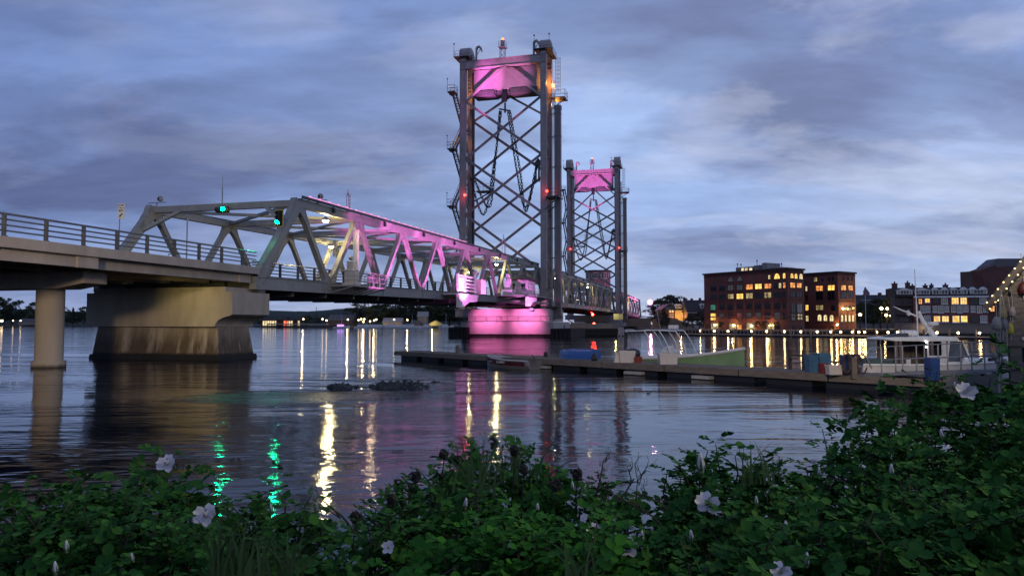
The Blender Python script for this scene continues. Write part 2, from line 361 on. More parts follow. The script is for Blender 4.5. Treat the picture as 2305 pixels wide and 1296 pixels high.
# ================================================================ TRUSS SPANS
EDGE = .0
def rail_run(root, s0, s1, w, zf, step, phase=0, hgt=1.05, posts=True, m=None):
    mb = MB(); ss = np.linspace(s0, s1, max(2, int(abs(s1-s0)/12)+1))
    for k in range(len(ss)-1):
        a, b = ss[k], ss[k+1]
        for j, (h, r) in enumerate(((1.0, .055), (.76, .04), (.52, .04), (.28, .04))):
            mb.tube((a, w, zf(a)+h*hgt), (b, w, zf(b)+h*hgt), r, 6)
    mb.build('railing', galv, root)
    if posts:
        s = s0+phase
        while s < s1:
            p = MB(); z = zf(s); p.box(s-.05, s+.05, w-.12, w+.06, z, z+hgt*.98); p.box(s-.1, s+.1, w-.15, w+.02, z, z+.06)
            p.prism([(s-.05-.04, z), (s+.05+.04, z), (s+.05, z+.5), (s-.05, z+.5)], w-.02, w+.0, 'y')
            p.build('rail_post', steel_dark, root); s += step
def diag(root, p, q, wc, wd=.42, hw=.2, fl=.5, name='diagonal'):
    # gussetless member: plate outline in the s-z plane, flared at both nodes, H-section depth across w
    p = Vector((p[0], p[1])); q = Vector((q[0], q[1])); d = (q-p); L = d.length; d.normalize(); n = Vector((-d.y, d.x))
    prof = [(0, fl), (.05, fl*.88), (.09, fl*.66), (.14, hw*1.25), (.19, hw), (.81, hw), (.86, hw*1.25), (.91, fl*.66), (.95, fl*.88), (1, fl)]
    poly = [tuple(p+d*(t*L)+n*h) for t, h in prof]+[tuple(p+d*(t*L)-n*h) for t, h in reversed(prof)]
    mb = MB()
    k = len(prof)
    # two outer flanges following the outline, one web between
    for sg in (0, 1):
        line = poly[:k] if sg == 0 else poly[k:]
        th = .045
        for i in range(k-1):
            a, b = Vector(line[i]), Vector(line[i+1]); nn = n*(-1 if sg == 0 else 1)*th
            mb.add([(a.x, wc-wd/2, a.y), (b.x, wc-wd/2, b.y), (b.x, wc+wd/2, b.y), (a.x, wc+wd/2, a.y),
                    (a.x+nn.x, wc-wd/2, a.y+nn.y), (b.x+nn.x, wc-wd/2, b.y+nn.y), (b.x+nn.x, wc+wd/2, b.y+nn.y), (a.x+nn.x, wc+wd/2, a.y+nn.y)],
                   [(0, 1, 2, 3), (7, 6, 5, 4), (0, 4, 5, 1), (1, 5, 6, 2), (2, 6, 7, 3), (3, 7, 4, 0)])
    mb.prism(poly, wc-wd/2+.02, wc-wd/2+.06, 'y'); mb.prism(poly, wc+wd/2-.06, wc+wd/2-.02, 'y')
    return mb.build(name, steel, root)
ZB0, ZB1, ZT0, ZT1 = 4.78, 5.62, 11.22, 11.82
def truss_span(s0, npan, pan, label, detail=2, top_strip=True):
    root = bthing('truss_span', label, 'bridge span', s0+npan*pan/2, W/2, 4.3, 'steel truss spans of the lift bridge')
    L = npan*pan; s1 = s0+L
    st = 8
    for side, wc in ((0, 0.), (1, W)):
        o = -1 if side == 0 else 1
        mb = MB()
        cuts = np.linspace(s0-.6, s1+.6, npan+1)
        for k in range(npan):
            a, b = cuts[k], cuts[k+1]
            za, zb = g(a), g(b)
            mb.add([(x, y, z+(za if x == a else zb)) for z in (ZB0, ZB1) for y in (wc-.24, wc+.24) for x in (a, b)],
                   [(0, 2, 3, 1), (4, 5, 7, 6), (0, 1, 5, 4), (2, 6, 7, 3), (0, 4, 6, 2), (1, 3, 7, 5)])
            for zf_ in (ZB0, ZB1):   # flanges
                mb.bar((a, wc, zf_+za), (b, wc, zf_+zb), .62, .05)
            mb.box(a+.3, a+.34, wc-.30, wc-.235, ZB0+za+.03, ZB1+za-.03); 
            mb.box((a+b)/2-.35, (a+b)/2+.35, wc-.255, wc-.235, ZB0+(za+zb)/2+.06, ZB1+(za+zb)/2-.06)   # splice plate
        mb.build('bottom_girder', steel, root)
        mb = MB(); t0, t1 = s0+pan/2, s1-pan/2
        cuts = np.linspace(t0, t1, npan)
        for k in range(npan-1):
            a, b = cuts[k], cuts[k+1]
            mb.bar((a, wc, (ZT0+ZT1)/2+g(a)), (b, wc, (ZT0+ZT1)/2+g(b)), .46, ZT1-ZT0)
            mb.bar((a, wc, ZT1+g(a)+.02), (b, wc, ZT1+g(b)+.02), .6, .05)
        mb.build('top_chord', steel, root)
        if side == 0 and top_strip:
            mb = MB()
            for k in range(npan-1):
                a, b = cuts[k], cuts[k+1]
                mb.bar((a, wc-.42, ZT1+g(a)+.16), (b, wc-.42, ZT1+g(b)+.16), .10, .22)
                for j in range(4):
                    s = a+(b-a)*j/4; mb.box(s-.05, s+.05, wc-.45, wc+.1, ZT1+g(s)+.03, ZT1+g(s)+.06)
                mb.box((a+b)/2-.1, (a+b)/2+.1, wc-.5, wc-.3, ZT1+g(a)-.35, ZT1+g(a)+.05)
            mb.build('outer_dark_strip', dark, root)  # dark strip and blocks along the outer edge of the top chord
            if top_strip == 1:
                lm = lamp_mat('pink_glow_rail', (1., .35, .75), 1.1)  # emission stands in for pink light falling on the rail
                for k in range(5):
                    a = t0+1+k*7.6; mb = MB(); mb.bar((a, wc-.44, ZT1+g(a)+.31), (a+7.0, wc-.44, ZT1+g(a+7)+.31), .05, .05)
                    for j in range(5): mb.box(a+j*1.5, a+j*1.5+.22, wc-.5, wc-.38, ZT1+g(a)+.29+.019*j, ZT1+g(a)+.40+.019*j)
                    mb.build('glow_rail', lm, root)
        diag(root, (s0-.1, ZB1-.1+g(s0)), (s0+pan/2, ZT0+.35+g(s0)), wc, .55, .33, .6, 'end_post')
        diag(root, (s1+.1, ZB1-.1+g(s1)), (s1-pan/2, ZT0+.35+g(s1)), wc, .55, .33, .6, 'end_post')
        for k in range(npan-1):
            T = s0+pan/2+k*pan
            diag(root, (T+.28, ZT0+.1+g(T)), (T+pan/2-.25, ZB1-.05+g(T)), wc)
            T2 = T+pan
            diag(root, (T2-.28, ZT0+.1+g(T2)), (T2-pan/2+.25, ZB1-.05+g(T2)), wc)
        rail_run(root, s0+.4, s1-.4, .75 if side == 0 else W-.75, lambda s: ZB1+.12+g(s), 2.45, 1.0)
    for k in range(npan):
        T = s0+pan/2+k*pan; z = g(T)
        mb = MB(); mb.box(T-.22, T+.22, .24, W-.24, ZT0+z+.05, ZT1+z-.05)
        if k in (0, npan-1):
            o_ = -1.3 if k == 0 else 1.3
            for a, b in ((.2, 2.8), (W-.2, W-2.8)): mb.bar((T+o_, a, ZT0+z-1.5), (T, b, ZT0+z+.2), .26, .26, (1, 0, 0))
        mb.build('cross_strut', steel, root)
        if k < npan-1:
            mb = MB(); z2 = g(T+pan)
            mb.bar((T+.25, .4, ZT0+z+.3), (T+pan-.25, W-.4, ZT0+z2+.3), .3, .22); mb.bar((T+.25, W-.4, ZT0+z+.24), (T+pan-.25, .4, ZT0+z2+.24), .3, .22)
            mb.build('lateral_brace', steel, root)
    for k in range(npan*2+1):
        s = s0+k*pan/2; z = g(s); mb = MB(); mb.box(s-.12, s+.12, .24, W-.24, 4.45+z, 5.3+z); mb.box(s-.22, s+.22, .26, W-.26, 4.40+z, 4.45+z); mb.build('floor_beam', steel_dark, root)
    mb = MB(); cuts = np.linspace(s0-.4, s1+.4, npan+1)
    for k in range(npan):
        a, b = cuts[k], cuts[k+1]; mb.bar((a, W/2, 5.5+g(a)), (b, W/2, 5.5+g(b)), W-.7, .32)
        mb.bar((a, .75, 5.72+g(a)), (b, .75, 5.72+g(b)), .3, .18); mb.bar((a, W-.75, 5.72+g(a)), (b, W-.75, 5.72+g(b)), .3, .18)
        for ww in (2.5, 4.5, 6.6, 8.7, 10.8): mb.bar((a, ww, 5.0+g(a)), (b, ww, 5.0+g(b)), .25, .6)
    mb.build('deck', [steel_dark], root)
    return root
PAN = 9.8
span_a = truss_span(-.6, 9, PAN, 'near fixed truss span from the concrete pier to the first tower, lit pink', top_strip=1)
span_b = truss_span(90.5, 10, 9.6, 'lift truss span lowered between the two tall towers, yellow lit', top_strip=2)
span_c = truss_span(193.2, 8, 9.8, 'farthest short looking truss span behind the second tower, beside the pink lamp', top_strip=2)
# bearings under the near span end
mb = MB()
for w in (0.05, W): mb.box(-.75, -.05, w-.3, w+.3, 4.5, 4.76)
mb.build('bearing', steel_dark, span_a)
# ================================================================ APPROACH VIADUCT
vi = bthing('approach_viaduct', 'concrete approach deck with four bar railing on a round column at far left', 'viaduct', -12.7, 4.66, 0)
mb = MB(); mb.box(-60, -1.0, -.35, W+.9, 5.85, 6.25); mb.box(-60, -1.0, -.45, -.05, 5.77, 6.27)
mb.box(-60, -1.0, .45, W, 6.25, 6.3); mb.build('deck', conc, vi, bevel=.02)
for a, b, w0 in ((-60, -14.65, -.15), (-14.6, -1.3, .15)):
    mb = MB(); mb.box(a, b, w0, w0+.5, 5.2, 5.8); mb.box(b-1.3, b, w0-.12, w0+.5, 5.18, 5.79)
    for w in (3.4, 6.6, 9.8, 12.9): mb.box(a, b, w, w+.5, 5.2, 5.85)
    mb.build('edge_girder', conc, vi, bevel=.015)
rail_run(vi, -44, -1.1, -.2, lambda s: 6.25, 2.15, 44-17.75-2.15*12)
rail_run(vi, -44, -1.1, W+.5, lambda s: 6.25, 2.15, 44-17.75-2.15*12)
mb = MB()
for s in (-12.95,): 
    mb.prism([(1.55, 5.18), (1.55, 4.55), (3.3, 4.28), (W-.8, 4.28), (W+.6, 4.6), (W+.6, 5.18)], s-.85, s+.75, 'x')
mb.build('pier_cap', conc, vi, bevel=.03)
mb = MB()
mb.tube((-12.9, 4.66, -1), (-12.9, 4.66, 4.3), .70, 36)
for z in (1.55, 2.78, 3.9): mb.tube((-12.9, 4.66, z), (-12.9, 4.66, z+.012), .704, 36)
mb.build('column', mat('column_concrete', (.46, .40, .32), .85, 0, .25, .8, .2, (1, 1, .3), band=[(.12, (.05, .04, .03), .1, .2)]), vi, smooth=False)
mb = MB(); mb.tube((-12.9, 4.66, -1), (-12.9, 4.66, .36), .84, 36); mb.build('column_collar', MATS['column_concrete'], vi)
mb = MB(); mb.tube((-12.9, 11.2, -1), (-12.9, 11.2, 4.3), .70, 24); mb.build('column', conc, vi)
# ================================================================ BIG CONCRETE PIER
pr = bthing('bridge_pier', 'massive stained concrete wall pier under the near end of the truss', 'pier', -.6, 6, 0)
arc = [(-.32, 4.5), (-.34, 3.0)]+[(-.3+1.3*math.sin(t*PI/2)**1.1, 2.9-.7*(1-math.cos(t*PI/2))) for t in np.linspace(.1, 1, 7)]
mb = MB(); mb.prism([(11.4, 4.5)]+arc+[(1.3, 2.2), (10.9, 2.2), (11.4, 2.6)], -3.8, .35, 'x'); mb.prism([(11.0, 4.82), (.35, 4.82), (.35, 4.501), (11.0, 4.501)], -3.6, .2, 'x')
for w in (3.2, 6.9): mb.box(-3.812, -3.80, w, w+.03, 2.25, 4.45)
mb.box(-3.81, -3.80, .3, 11.3, 3.4, 3.42); mb.build('pier_cap', conc_pier, pr, bevel=.07)
mb = MB()
def frust(mb, x0, x1, y0, y1, z0, X0, X1, Y0, Y1, z1):
    mb.add([(x0, y0, z0), (x1, y0, z0), (x1, y1, z0), (x0, y1, z0), (X0, Y0, z1), (X1, Y0, z1), (X1, Y1, z1), (X0, Y1, z1)], [(3, 2, 1, 0), (4, 5, 6, 7), (0, 1, 5, 4), (1, 2, 6, 5), (2, 3, 7, 6), (3, 0, 4, 7)])
frust(mb, -3.95, .35, .45, 11.1, -1.5, -3.5, -.1, 1.0, 10.7, 2.2)
mb.build('pier_shaft', conc_shaft, pr, bevel=.06)
mb = MB(); frust(mb, -4.0, .4, .4, 11.15, -1.5, -3.86, .26, .56, 11.02, .30); mb.build('footing', conc_shaft, pr, bevel=.05)
# ================================================================ TOWER PIERS AND FENDERS
def tower_pier(s0, label):
    r = bthing('tower_pier', label, 'pier', s0+4, 6, 0, 'concrete piers under the lift towers')
    mb = MB(); mb.box(s0-3.2, s0+9.5, -2.6, 12.3, 2.75, 5.0); mb.build('upper_block', conc_tower, r, bevel=.06)
    mb = MB(); mb.box(s0-4.2, s0+10.5, -3.7, 13.2, .5, 2.7); mb.build('lower_block', conc_tower, r, bevel=.06)
    mb = MB(); mb.box(s0-4.0, s0+10.3, -3.5, 13.0, -1.5, .5)
    for k in range(12): mb.box(s0-4.22, s0-4.0, -3.4+k*1.42, -3.1+k*1.42, -1, .45)
    mb.build('timber_base', timber_dark, r)
    for w0, w1 in ((-7.0, -3.4), (11.6, 15.2)):
        mb = MB()
        for k in range(5): mb.box(s0-5.6, s0+9, w0+k*(w1-w0)/5+.06, w0+(k+1)*(w1-w0)/5-.06, -1.5, 1.75 if w0 > 0 else 1.55)
        mb.box(s0-5.7, s0+9, w0, w1, 1.2, 1.4); mb.build('fender_block', timber_dark, r)
    mb = MB()  # steel gallery with railing between the two blocks
    for k in range(9): mb.tube((s0-4.1, -3.4+k*2.0, 2.7), (s0-4.1, -3.4+k*2.0, 3.75), .04, 5)
    for z in (3.2, 3.7): mb.tube((s0-4.1, -3.4, z), (s0-4.1, 12.9, z), .03, 5)
    mb.box(s0-3.9, s0-3.25, 1.2, 8.6, 2.72, 2.95); mb.build('gallery_railing', steel_dark, r)
    return r
tower_pier(84.1, 'pink floodlit concrete pier with dark timber fenders under the first tower')
tower_pier(187.2, 'brown unlit concrete pier with dark timber fenders under the second tower')
# ================================================================ LIFT TOWERS
def catenary(p, q, sag, n):
    p = Vector(p); q = Vector(q)
    return [p.lerp(q, t)+Vector((0, 0, -4*sag*t*(1-t))) for t in np.linspace(0, 1, n)]
def chain_mesh(mb, pts, r=.09, link=.55):
    # resample and lay interlocking oval links
    P = [Vector(p) for p in pts]; d = [0]
    for a, b in zip(P, P[1:]): d.append(d[-1]+(b-a).length)
    n = max(4, int(d[-1]/link)); k = 0
    def at_(x):
        for i in range(len(d)-1):
            if x <= d[i+1]: return P[i].lerp(P[i+1], (x-d[i])/max(1e-6, d[i+1]-d[i]))
        return P[-1]
    for i in range(n):
        a = at_(d[-1]*i/n); b = at_(d[-1]*(i+1)/n); c = (a+b)/2; t = (b-a).normalized()
        s = t.orthogonal().normalized(); s = (Quaternion(t, PI/2*(i % 2)) @ s)
        h = (b-a).length*.66; w = .2
        ring = [c+t*(h*math.cos(x))+s*(w*math.sin(x)) for x in np.linspace(0, 2*PI, 7)]
        mb.path(ring, r, 4)
def lift_tower(s0, label, front=1, lean=0):
    S = 4.5; w0, w1 = -1.0, 14.5; zt = 50.2
    r = bthing('lift_tower', label, 'bridge tower', s0+S/2, 6.6, 5, 'steel lift towers of the bridge')
    X = lambda a: s0+a if front == 1 else s0+S-a    # a = 0 the outer face, S = the channel face... mirrored for tower two
    for a in (0, S):
        for w in (w0, w1):
            mb = MB(); hw = .49
            x = s0+a
            # built-up box leg: four plates, batten lines and splice collars
            mb.box(x-.42, x+.42, w-hw, w+hw, 5.0, 52.0)
            for z in np.arange(8.0, 50, 5.33): mb.box(x-.46, x+.46, w-hw-.04, w+hw+.04, z, z+.5)
            for dw in (-hw-.05, hw+.0): mb.box(x-.54, x-.42, w+dw, w+dw+.05, 5.0, 51.9); mb.box(x+.42, x+.54, w+dw, w+dw+.05, 5.0, 51.9)
            mb.build('tower_leg', steel_tower, r)
    # transverse X bracing
    def brace(name, x, levels, wd=.34):
        for k in range(len(levels)-1):
            za, zb = levels[k], levels[k+1]
            for i, (p, q) in enumerate((((x, w0+.5, za), (x, w1-.5, zb)), ((x, w1-.5, za), (x, w0+.5, zb)))):
                dx = .12 if i else -.12
                mb = MB()
                p = Vector(p)+Vector((dx, 0, 0)); q = Vector(q)+Vector((dx, 0, 0))
                mb.bar(p, q, wd, .06, (1, 0, 0)); mb.bar(p+Vector((0, 0, wd/2)), q+Vector((0, 0, wd/2)), .06, .22, (0, 0, 1)); mb.bar(p-Vector((0, 0, wd/2)), q-Vector((0, 0, wd/2)), .06, .22, (0, 0, 1))
                mb.build('cross_brace', steel_tower, r)
    fz = [12.0, 22.6, 33.2, 43.9]; rz_ = [9.2, 19.9, 30.6, 41.3]
    if front != 1: fz, rz_ = [9.4, 17.8, 26.2, 34.6, 43.0], [13.6, 22, 30.4, 38.8]
    brace('a', s0, fz); brace('b', s0+S, rz_)
    mid = 6.6
    for x, z, zz in ((s0, fz[-1], 49.9), (s0+S, rz_[-1], 45.6)):
        for w in (w0+.5, w1-.5):
            mb = MB(); mb.bar((x-.1, w, z), (x-.1, mid, zz), .36, .3, (1, 0, 0)); mb.build('knee_brace', steel_tower, r)
    # longitudinal zig-zag between front and rear legs
    for w in (w0, w1):
        zs = [12, 17.3, 22.6, 27.9, 33.2, 38.5, 43.9]
        for k in range(6):
            mb = MB(); a = (s0+.5, w, zs[k]) if k % 2 else (s0+S-.5, w, zs[k]); b = (s0+S-.5, w, zs[k+1]) if k % 2 else (s0+.5, w, zs[k+1])
            mb.bar(a, b, .4, .3, (0, 1, 0)); mb.bar((s0+.5, w, zs[k]), (s0+S-.5, w, zs[k]), .3, .3) if k % 2 == 0 else None
            mb.build('side_brace', steel_tower, r)
    # head: beams, machinery floor
    mb = MB()
    for x in (s0, s0+S):
        mb.box(x-.42, x+.42, w0-.58, w1+.58, 50.1, 51.45); mb.box(x-.55, x+.55, w0-.6, w1+.6, 51.45, 51.52); mb.box(x-.55, x+.55, w0-.6, w1+.6, 50.03, 50.1)
        for k in range(11): mb.box(x-.46, x+.46, w0+.8+k*1.42, w0+.86+k*1.42, 50.1, 51.45)
    mb.build('head_beam', steel_tower, r)
    for w in (w0, w1):
        mb = MB(); mb.box(s0-.4, s0+S+.4, w-.5, w+.5, 51.53, 52.35)
        mb.box(s0-.9, s0+S+.9, w-1.3, w+1.7, 52.36, 52.46)
        mb.build('machinery_floor', steel_dark, r)
    for w in (w0, w1):    # sheave under a curved hood, axle along w
        mb = MB(); c = (s0+S/2, 53.4 if front == 1 else 54.2)
        R1 = 2.05
        poly = [(c[0]+R1*math.cos(t), c[1]+R1*.72*math.sin(t)) for t in np.linspace(0, PI, 13)]
        mb.prism(poly+[(c[0]-R1, 52.47), (c[0]+R1, 52.47)], w-.85, w+.95, 'y'); mb.tube((c[0], w-1.1, c[1]-.1), (c[0], w+1.2, c[1]-.1), .35, 12)
        mb.build('sheave_hood', steel_tower, r)
        mb = MB()       # ropes to counterweight and span
        for k in range(6):
            for x in (c[0]-1.9, c[0]+1.9): mb.tube((x, w-.5+k*.2, 47 if abs(x-(s0+S/2)) < 0 else 12 if (x > c[0]) == (front == 1) else 49.5), (x, w-.5+k*.2, 52.4), .035, 4)
        mb.build('wire_rope', dark, r)
    mb = MB()
    for w in (w0, w1):
        for s in np.linspace(s0-.8, s0+S+.8, 7):
            for dw in (-1.25, 1.65): mb.tube((s, w+dw, 52.4), (s, w+dw, 53.5), .03, 4)
        for z in (52.9, 53.5):
            for dw in (-1.25, 1.65): mb.tube((s0-.8, w+dw, z), (s0+S+.8, w+dw, z), .025, 4)
            for s in (s0-.8, s0+S+.8): mb.tube((s, w-1.25, z), (s, w+1.65, z), .025, 4)
    for z in (51.9, 52.4): mb.tube((s0+S, w0, z), (s0+S, w1, z), .025, 4)
    for k in range(12): mb.tube((s0+S, w0+1+k*1.25, 51.5), (s0+S, w0+1+k*1.25, 52.4), .025, 4)
    mb.build('head_railing', steel_dark, r)
    # centre lattice mast with beacon
    mb = MB(); cx, cw = s0+.3, 6.9
    for a in (-.42, .42):
        for b in (-.42, .42): mb.tube((cx+a, cw+b, 51.5), (cx+a, cw+b, 53.6), .06, 5)
    for k in range(2):
        z = 51.6+k*1.0
        for a, b in (((-.42, -.42), (-.42, .42)), ((-.42, .42), (-.42, -.42)), ((.42, -.42), (.42, .42))): mb.tube((cx+a[0], cw+a[1], z), (cx+b[0], cw+b[1], z+1.0), .035, 4)
    mb.box(cx-.65, cx+.65, cw-.7, cw+.7, 53.6, 53.72)
    for a in (-.62, .62):
        for b in (-.66, .66): mb.tube((cx+a, cw+b, 53.7), (cx+a, cw+b, 54.7), .03, 4)
    for z in (54.2, 54.7):
        mb.path([(cx-.62, cw-.66, z), (cx+.62, cw-.66, z), (cx+.62, cw+.66, z), (cx-.62, cw+.66, z), (cx-.62, cw-.66, z)], .025, 4)
    mb.tube((cx, cw, 53.7), (cx, cw, 55.0), .38, 10); mb.build('beacon_mast', steel_tower, r)
    mb = MB(); mb.ball((cx, cw, 55.25), .28); mb.build('beacon_lamp', lamp_mat('amber_beacon', (1, .22, .08), 3.5), r, smooth=True)
    for w, mm in ((w0+1.9, 0), (w1-2.5, 1)):   # davit cranes
        mb = MB(); mb.tube((s0+.2, w, 51.5), (s0+.2, w, 54.0), .2, 8)
        mb.path([(s0+.2, w, 53.6), (s0+.2, w-.15, 54.15), (s0+.2, w-.5, 54.3), (s0+.2, w-.9, 53.9), (s0+.2, w-1.1, 53.2)], [.22, .26, .26, .2, .12], 8)
        mb.bar((s0+.2, w, 52.6), (s0+.2, w-.8, 53.8), .1, .1); mb.build('davit_crane', steel_tower, r)
    for s, w in ((s0-.8, w0+1.6), (s0-.8, w0-1.2), (s0-.8, w1+1.6)):
        mb = MB(); mb.tube((s, w, 52.4), (s, w, 54.8), .035, 4); mb.ball((s, w, 54.9), .16, 8, 5); mb.build('wind_sensor', dark, r)
    # counterweight
    cwm = mat('counterweight_concrete', (.36, .31, .32), .8, 0, .25, .5, .2, (1, 1, .3), rust=((.5, .46, .46), 1.1, .66))
    c0, c1 = (s0+.8, s0+S-.6)
    mb = MB(); mb.box(c0, c1, .5, 12.7, 46.0, 50.0); mb.box(c0-.02, c0, .5, 12.7, 48.0, 48.04); cwt = mb.build('counterweight', cwm, r, bevel=.04)
    mb = MB(); mb.box(c0-.12, c1+.1, .3, 5.6, 45.1, 45.99); mb.box(c0-.12, c1+.1, 8.6, 12.9, 45.1, 45.99); mb.box(c0+.3, c1-.1, 5.6, 8.6, 45.3, 45.99)
    for k in range(10): mb.box(c0-.16, c1, .5+k*1.3, .58+k*1.3, 45.12, 45.95)
    mb.build('counterweight_frame', steel_dark, r)
    mb = MB()
    for k in range(14): mb.tube((c0+.1, .6+k*.93, 50.0), (c0+.1, .6+k*.93, 51.0), .025, 4)
    for z in (50.5, 51.0): mb.tube((c0+.1, .6, z), (c0+.1, 12.7, z), .025, 4)
    mb.build('counterweight_railing', steel_dark, r)
    for w in (-.1, 13.2):   # guides
        mb = MB(); mb.box(c0+1, c0+1.25, w-.12, w+.12, 12, 50); mb.box(c0+1.7, c0+1.85, w-.1, w+.1, 12, 50); mb.build('counterweight_guide', dark, r)
    for k in range(2):
        mb = MB()
        for j in range(4): mb.tube((s0+.7, w1-1.3+.0*k, 46+j*.7), (s0+.7, w1-.75, 46+j*.7), .12, 8)
        if k == 0: mb.build('guide_roller', galv, r)
    # balance chains hung from the counterweight
    hx = s0+.75
    mb = MB(); mb.box(hx-.25, hx+.25, 6.2, 7.2, 43.6, 45.3); mb.box(hx-.12, hx+.12, 6.4, 6.7, 41.5, 43.4); mb.bar((hx, 5.6, 41.8), (hx, 7.7, 42.3), .2, .25); mb.build('chain_yoke', dark, r)
    def ch(pts, nm='balance_chain'):
        mb = MB(); chain_mesh(mb, pts); mb.build(nm, dark, r)
    zL = 33.2 if front == 1 else 30
    for k in range(2):
        dd = k*.55
        ch(loop((hx+.2*k, 6.0-dd*.6, 41.9), (hx+.2*k, 4.2-dd, 30), (hx+.2*k, 2.6, 23.6-.7*k), (hx+.2*k, .5, 31.5)))
    ch(loop((hx, 7.6, 41.9), (hx, 8.4, 33), (hx, 9.6, 23.9), (hx, 12.6, 29.5)))
    ch(loop((hx+.3, 7.4, 41.9), (hx+.3, 8.8, 32), (hx+.3, 10.8, 22.6), (hx+.3, 13.4, 29.8)))
    mb = MB(); mb.box(hx-.3, hx+.6, w0+.5, w0+2.0, 31.3, 31.7); mb.prism([(w0+.5, 31.7), (w0+2.0, 31.7), (w0+1.2, 32.6)], hx-.2, hx+.5, 'x')
    mb.box(hx-.2, hx+.4, w0+1.0, w0+1.25, 28.3, 31.3); mb.box(hx-.2, hx+.4, w0+1.6, w0+1.8, 28.3, 31.3); mb.build('chain_anchor', steel_dark, r)
    # small gallery inside the far side
    mb = MB(); mb.box(s0+S-2, s0+S, 9.8, 12.8, 27.3, 27.5)
    for s in (s0+S-2, s0+S):
        for w in (9.8, 11.3, 12.8): mb.tube((s, w, 27.5), (s, w, 28.7), .03, 4)
        for z in (28.1, 28.7): mb.tube((s, 9.8, z), (s, 12.8, z), .03, 4)
    mb.bar((s0+S, w1, 25.5), (s0+S-1, 10.2, 27.3), .2, .2); mb.tube((s0+S-1, 9.9, 27.5), (s0+S-1, 9.9, 33), .03, 4); mb.build('inspection_gallery', steel_dark, r)
    # zig-zag stair outside the far legs
    lv = 12.7; k = 0; wo = w1+.75
    zz = 13.4
    while zz < 50:
        low = (k % 2 == 0)
        a = (s0-1.6, zz) if low else (s0+S-.8, zz)
        b = (s0+S-.8, zz+5.3) if low else (s0-1.6, zz+5.3)
        mb = MB(); sx = -1.7 if low else .0
        pw = (wo-.1, wo+1.25)
        x0 = a[0]-1.6 if low else a[0]; x1 = a[0]+.2 if low else a[0]+1.8
        mb.box(x0, x1, pw[0], pw[1], zz-.25, zz); mb.bar((a[0], w1+.5, zz-1.2), ((x0+x1)/2, wo+1.2, zz-.3), .15, .15)
        for s in (x0, x1):
            for w in pw: mb.tube((s, w, zz), (s, w, zz+1.15), .04, 4)
        for h in (.6, 1.15): mb.path([(x0, pw[0], zz+h), (x0, pw[1], zz+h), (x1, pw[1], zz+h), (x1, pw[0], zz+h), (x0, pw[0], zz+h)], .035, 4)
        mb.tube((x0, pw[1], zz), (x0, pw[1], zz+2.2), .04, 4); mb.ball((x0, pw[1], zz+2.3), .14, 6, 4)
        mb.build('stair_landing', steel_dark, r)
        if zz+5.3 < 49.5:
            mb = MB(); dx = .55
            for w in (wo+.15, wo+.85):
                mb.bar((a[0], w, zz), (b[0], w, b[1]), .08, .28, (0, 1, 0)); mb.tube((a[0], w, zz+1), (b[0], w, b[1]+1), .035, 4)
            for j in range(14):
                t = j/14; s = a[0]+(b[0]-a[0])*t; z = zz+5.3*t; mb.box(s-.16, s+.16, wo+.15, wo+.85, z-.02, z+.03)
                if j % 2 == 0: mb.tube((s, wo+.15, z), (s, wo+.15, z+1), .03, 4); mb.tube((s, wo+.85, z), (s, wo+.85, z+1), .03, 4)
            mb.build('stair_flight', steel_dark, r)
        zz += 5.3; k += 1
    # ladder cage and service platform on the near side
    mb = MB(); mb.box(s0+S-1.0, s0+S+1.8, w0-3.2, w0-.6, 44.4, 44.6)
    for s, w in ((s0+S-1, w0-3.2), (s0+S+1.8, w0-3.2), (s0+S+.4, w0-3.2), (s0+S+1.8, w0-.6)): mb.tube((s, w, 44.6), (s, w, 46), .05, 4)
    for h in (45.2, 45.9): mb.path([(s0+S-1, w0-.6, h), (s0+S-1, w0-3.2, h), (s0+S+1.8, w0-3.2, h), (s0+S+1.8, w0-.6, h)], .04, 4)
    mb.bar((s0+S, w0-.5, 42.6), (s0+S+.4, w0-2.8, 44.4), .16, .16)
    for k in range(9):
        z = 46.5+k*.75; mb.path([(s0+S+1+.45*math.cos(t), w0-1.5+.5*math.sin(t), z) for t in np.linspace(0, 2*PI, 9)], .03, 4)
    for t in np.linspace(0, 2*PI, 7)[:-1]: mb.tube((s0+S+1+.45*math.cos(t), w0-1.5+.5*math.sin(t), 46), (s0+S+1+.45*math.cos(t), w0-1.5+.5*math.sin(t), 52.8), .025, 4)
    mb.build('ladder_cage', steel_dark, r)
    mb = MB(); mb.box(s0-1.4, s0+2.4, w0-3.0, w0-.62, 25.0, 25.25)
    for s in (s0-1.4, s0+.5, s0+2.4): mb.tube((s, w0-3.0, 25.2), (s, w0-3.0, 26.5), .05, 4)
    for h in (25.8, 26.5): mb.path([(s0-1.4, w0-.6, h), (s0-1.4, w0-3.0, h), (s0+2.4, w0-3.0, h), (s0+2.4, w0-.6, h)], .04, 4)
    for s in (s0-1, s0+2): mb.bar((s, w0-.4, 22.8), (s, w0-2.8, 25.0), .18, .18)
    mb.build('light_gallery', steel_dark, r)
    rl = lamp_mat('red_navigation_glass', (1, .04, .03), 10)
    for w in (w0-.7, w1-.6):
        mb = MB(); mb.ball((s0-.75, w, 26.2), .26, 8, 5); mb.build('navigation_light', rl, r)
    # tall box duct beside the tower
    mb = MB(); d0 = s0+1.0 if front == 1 else s0+.6; dw = -3.4
    mb.box(d0-.55, d0+.55, dw-.55, dw+.55, 3.7, 42.0); mb.box(d0-.62, d0+.62, dw-.62, dw+.62, 41.4, 42.1); mb.box(d0-.75, d0+.75, dw-.75, dw+.75, 3.2, 3.9)
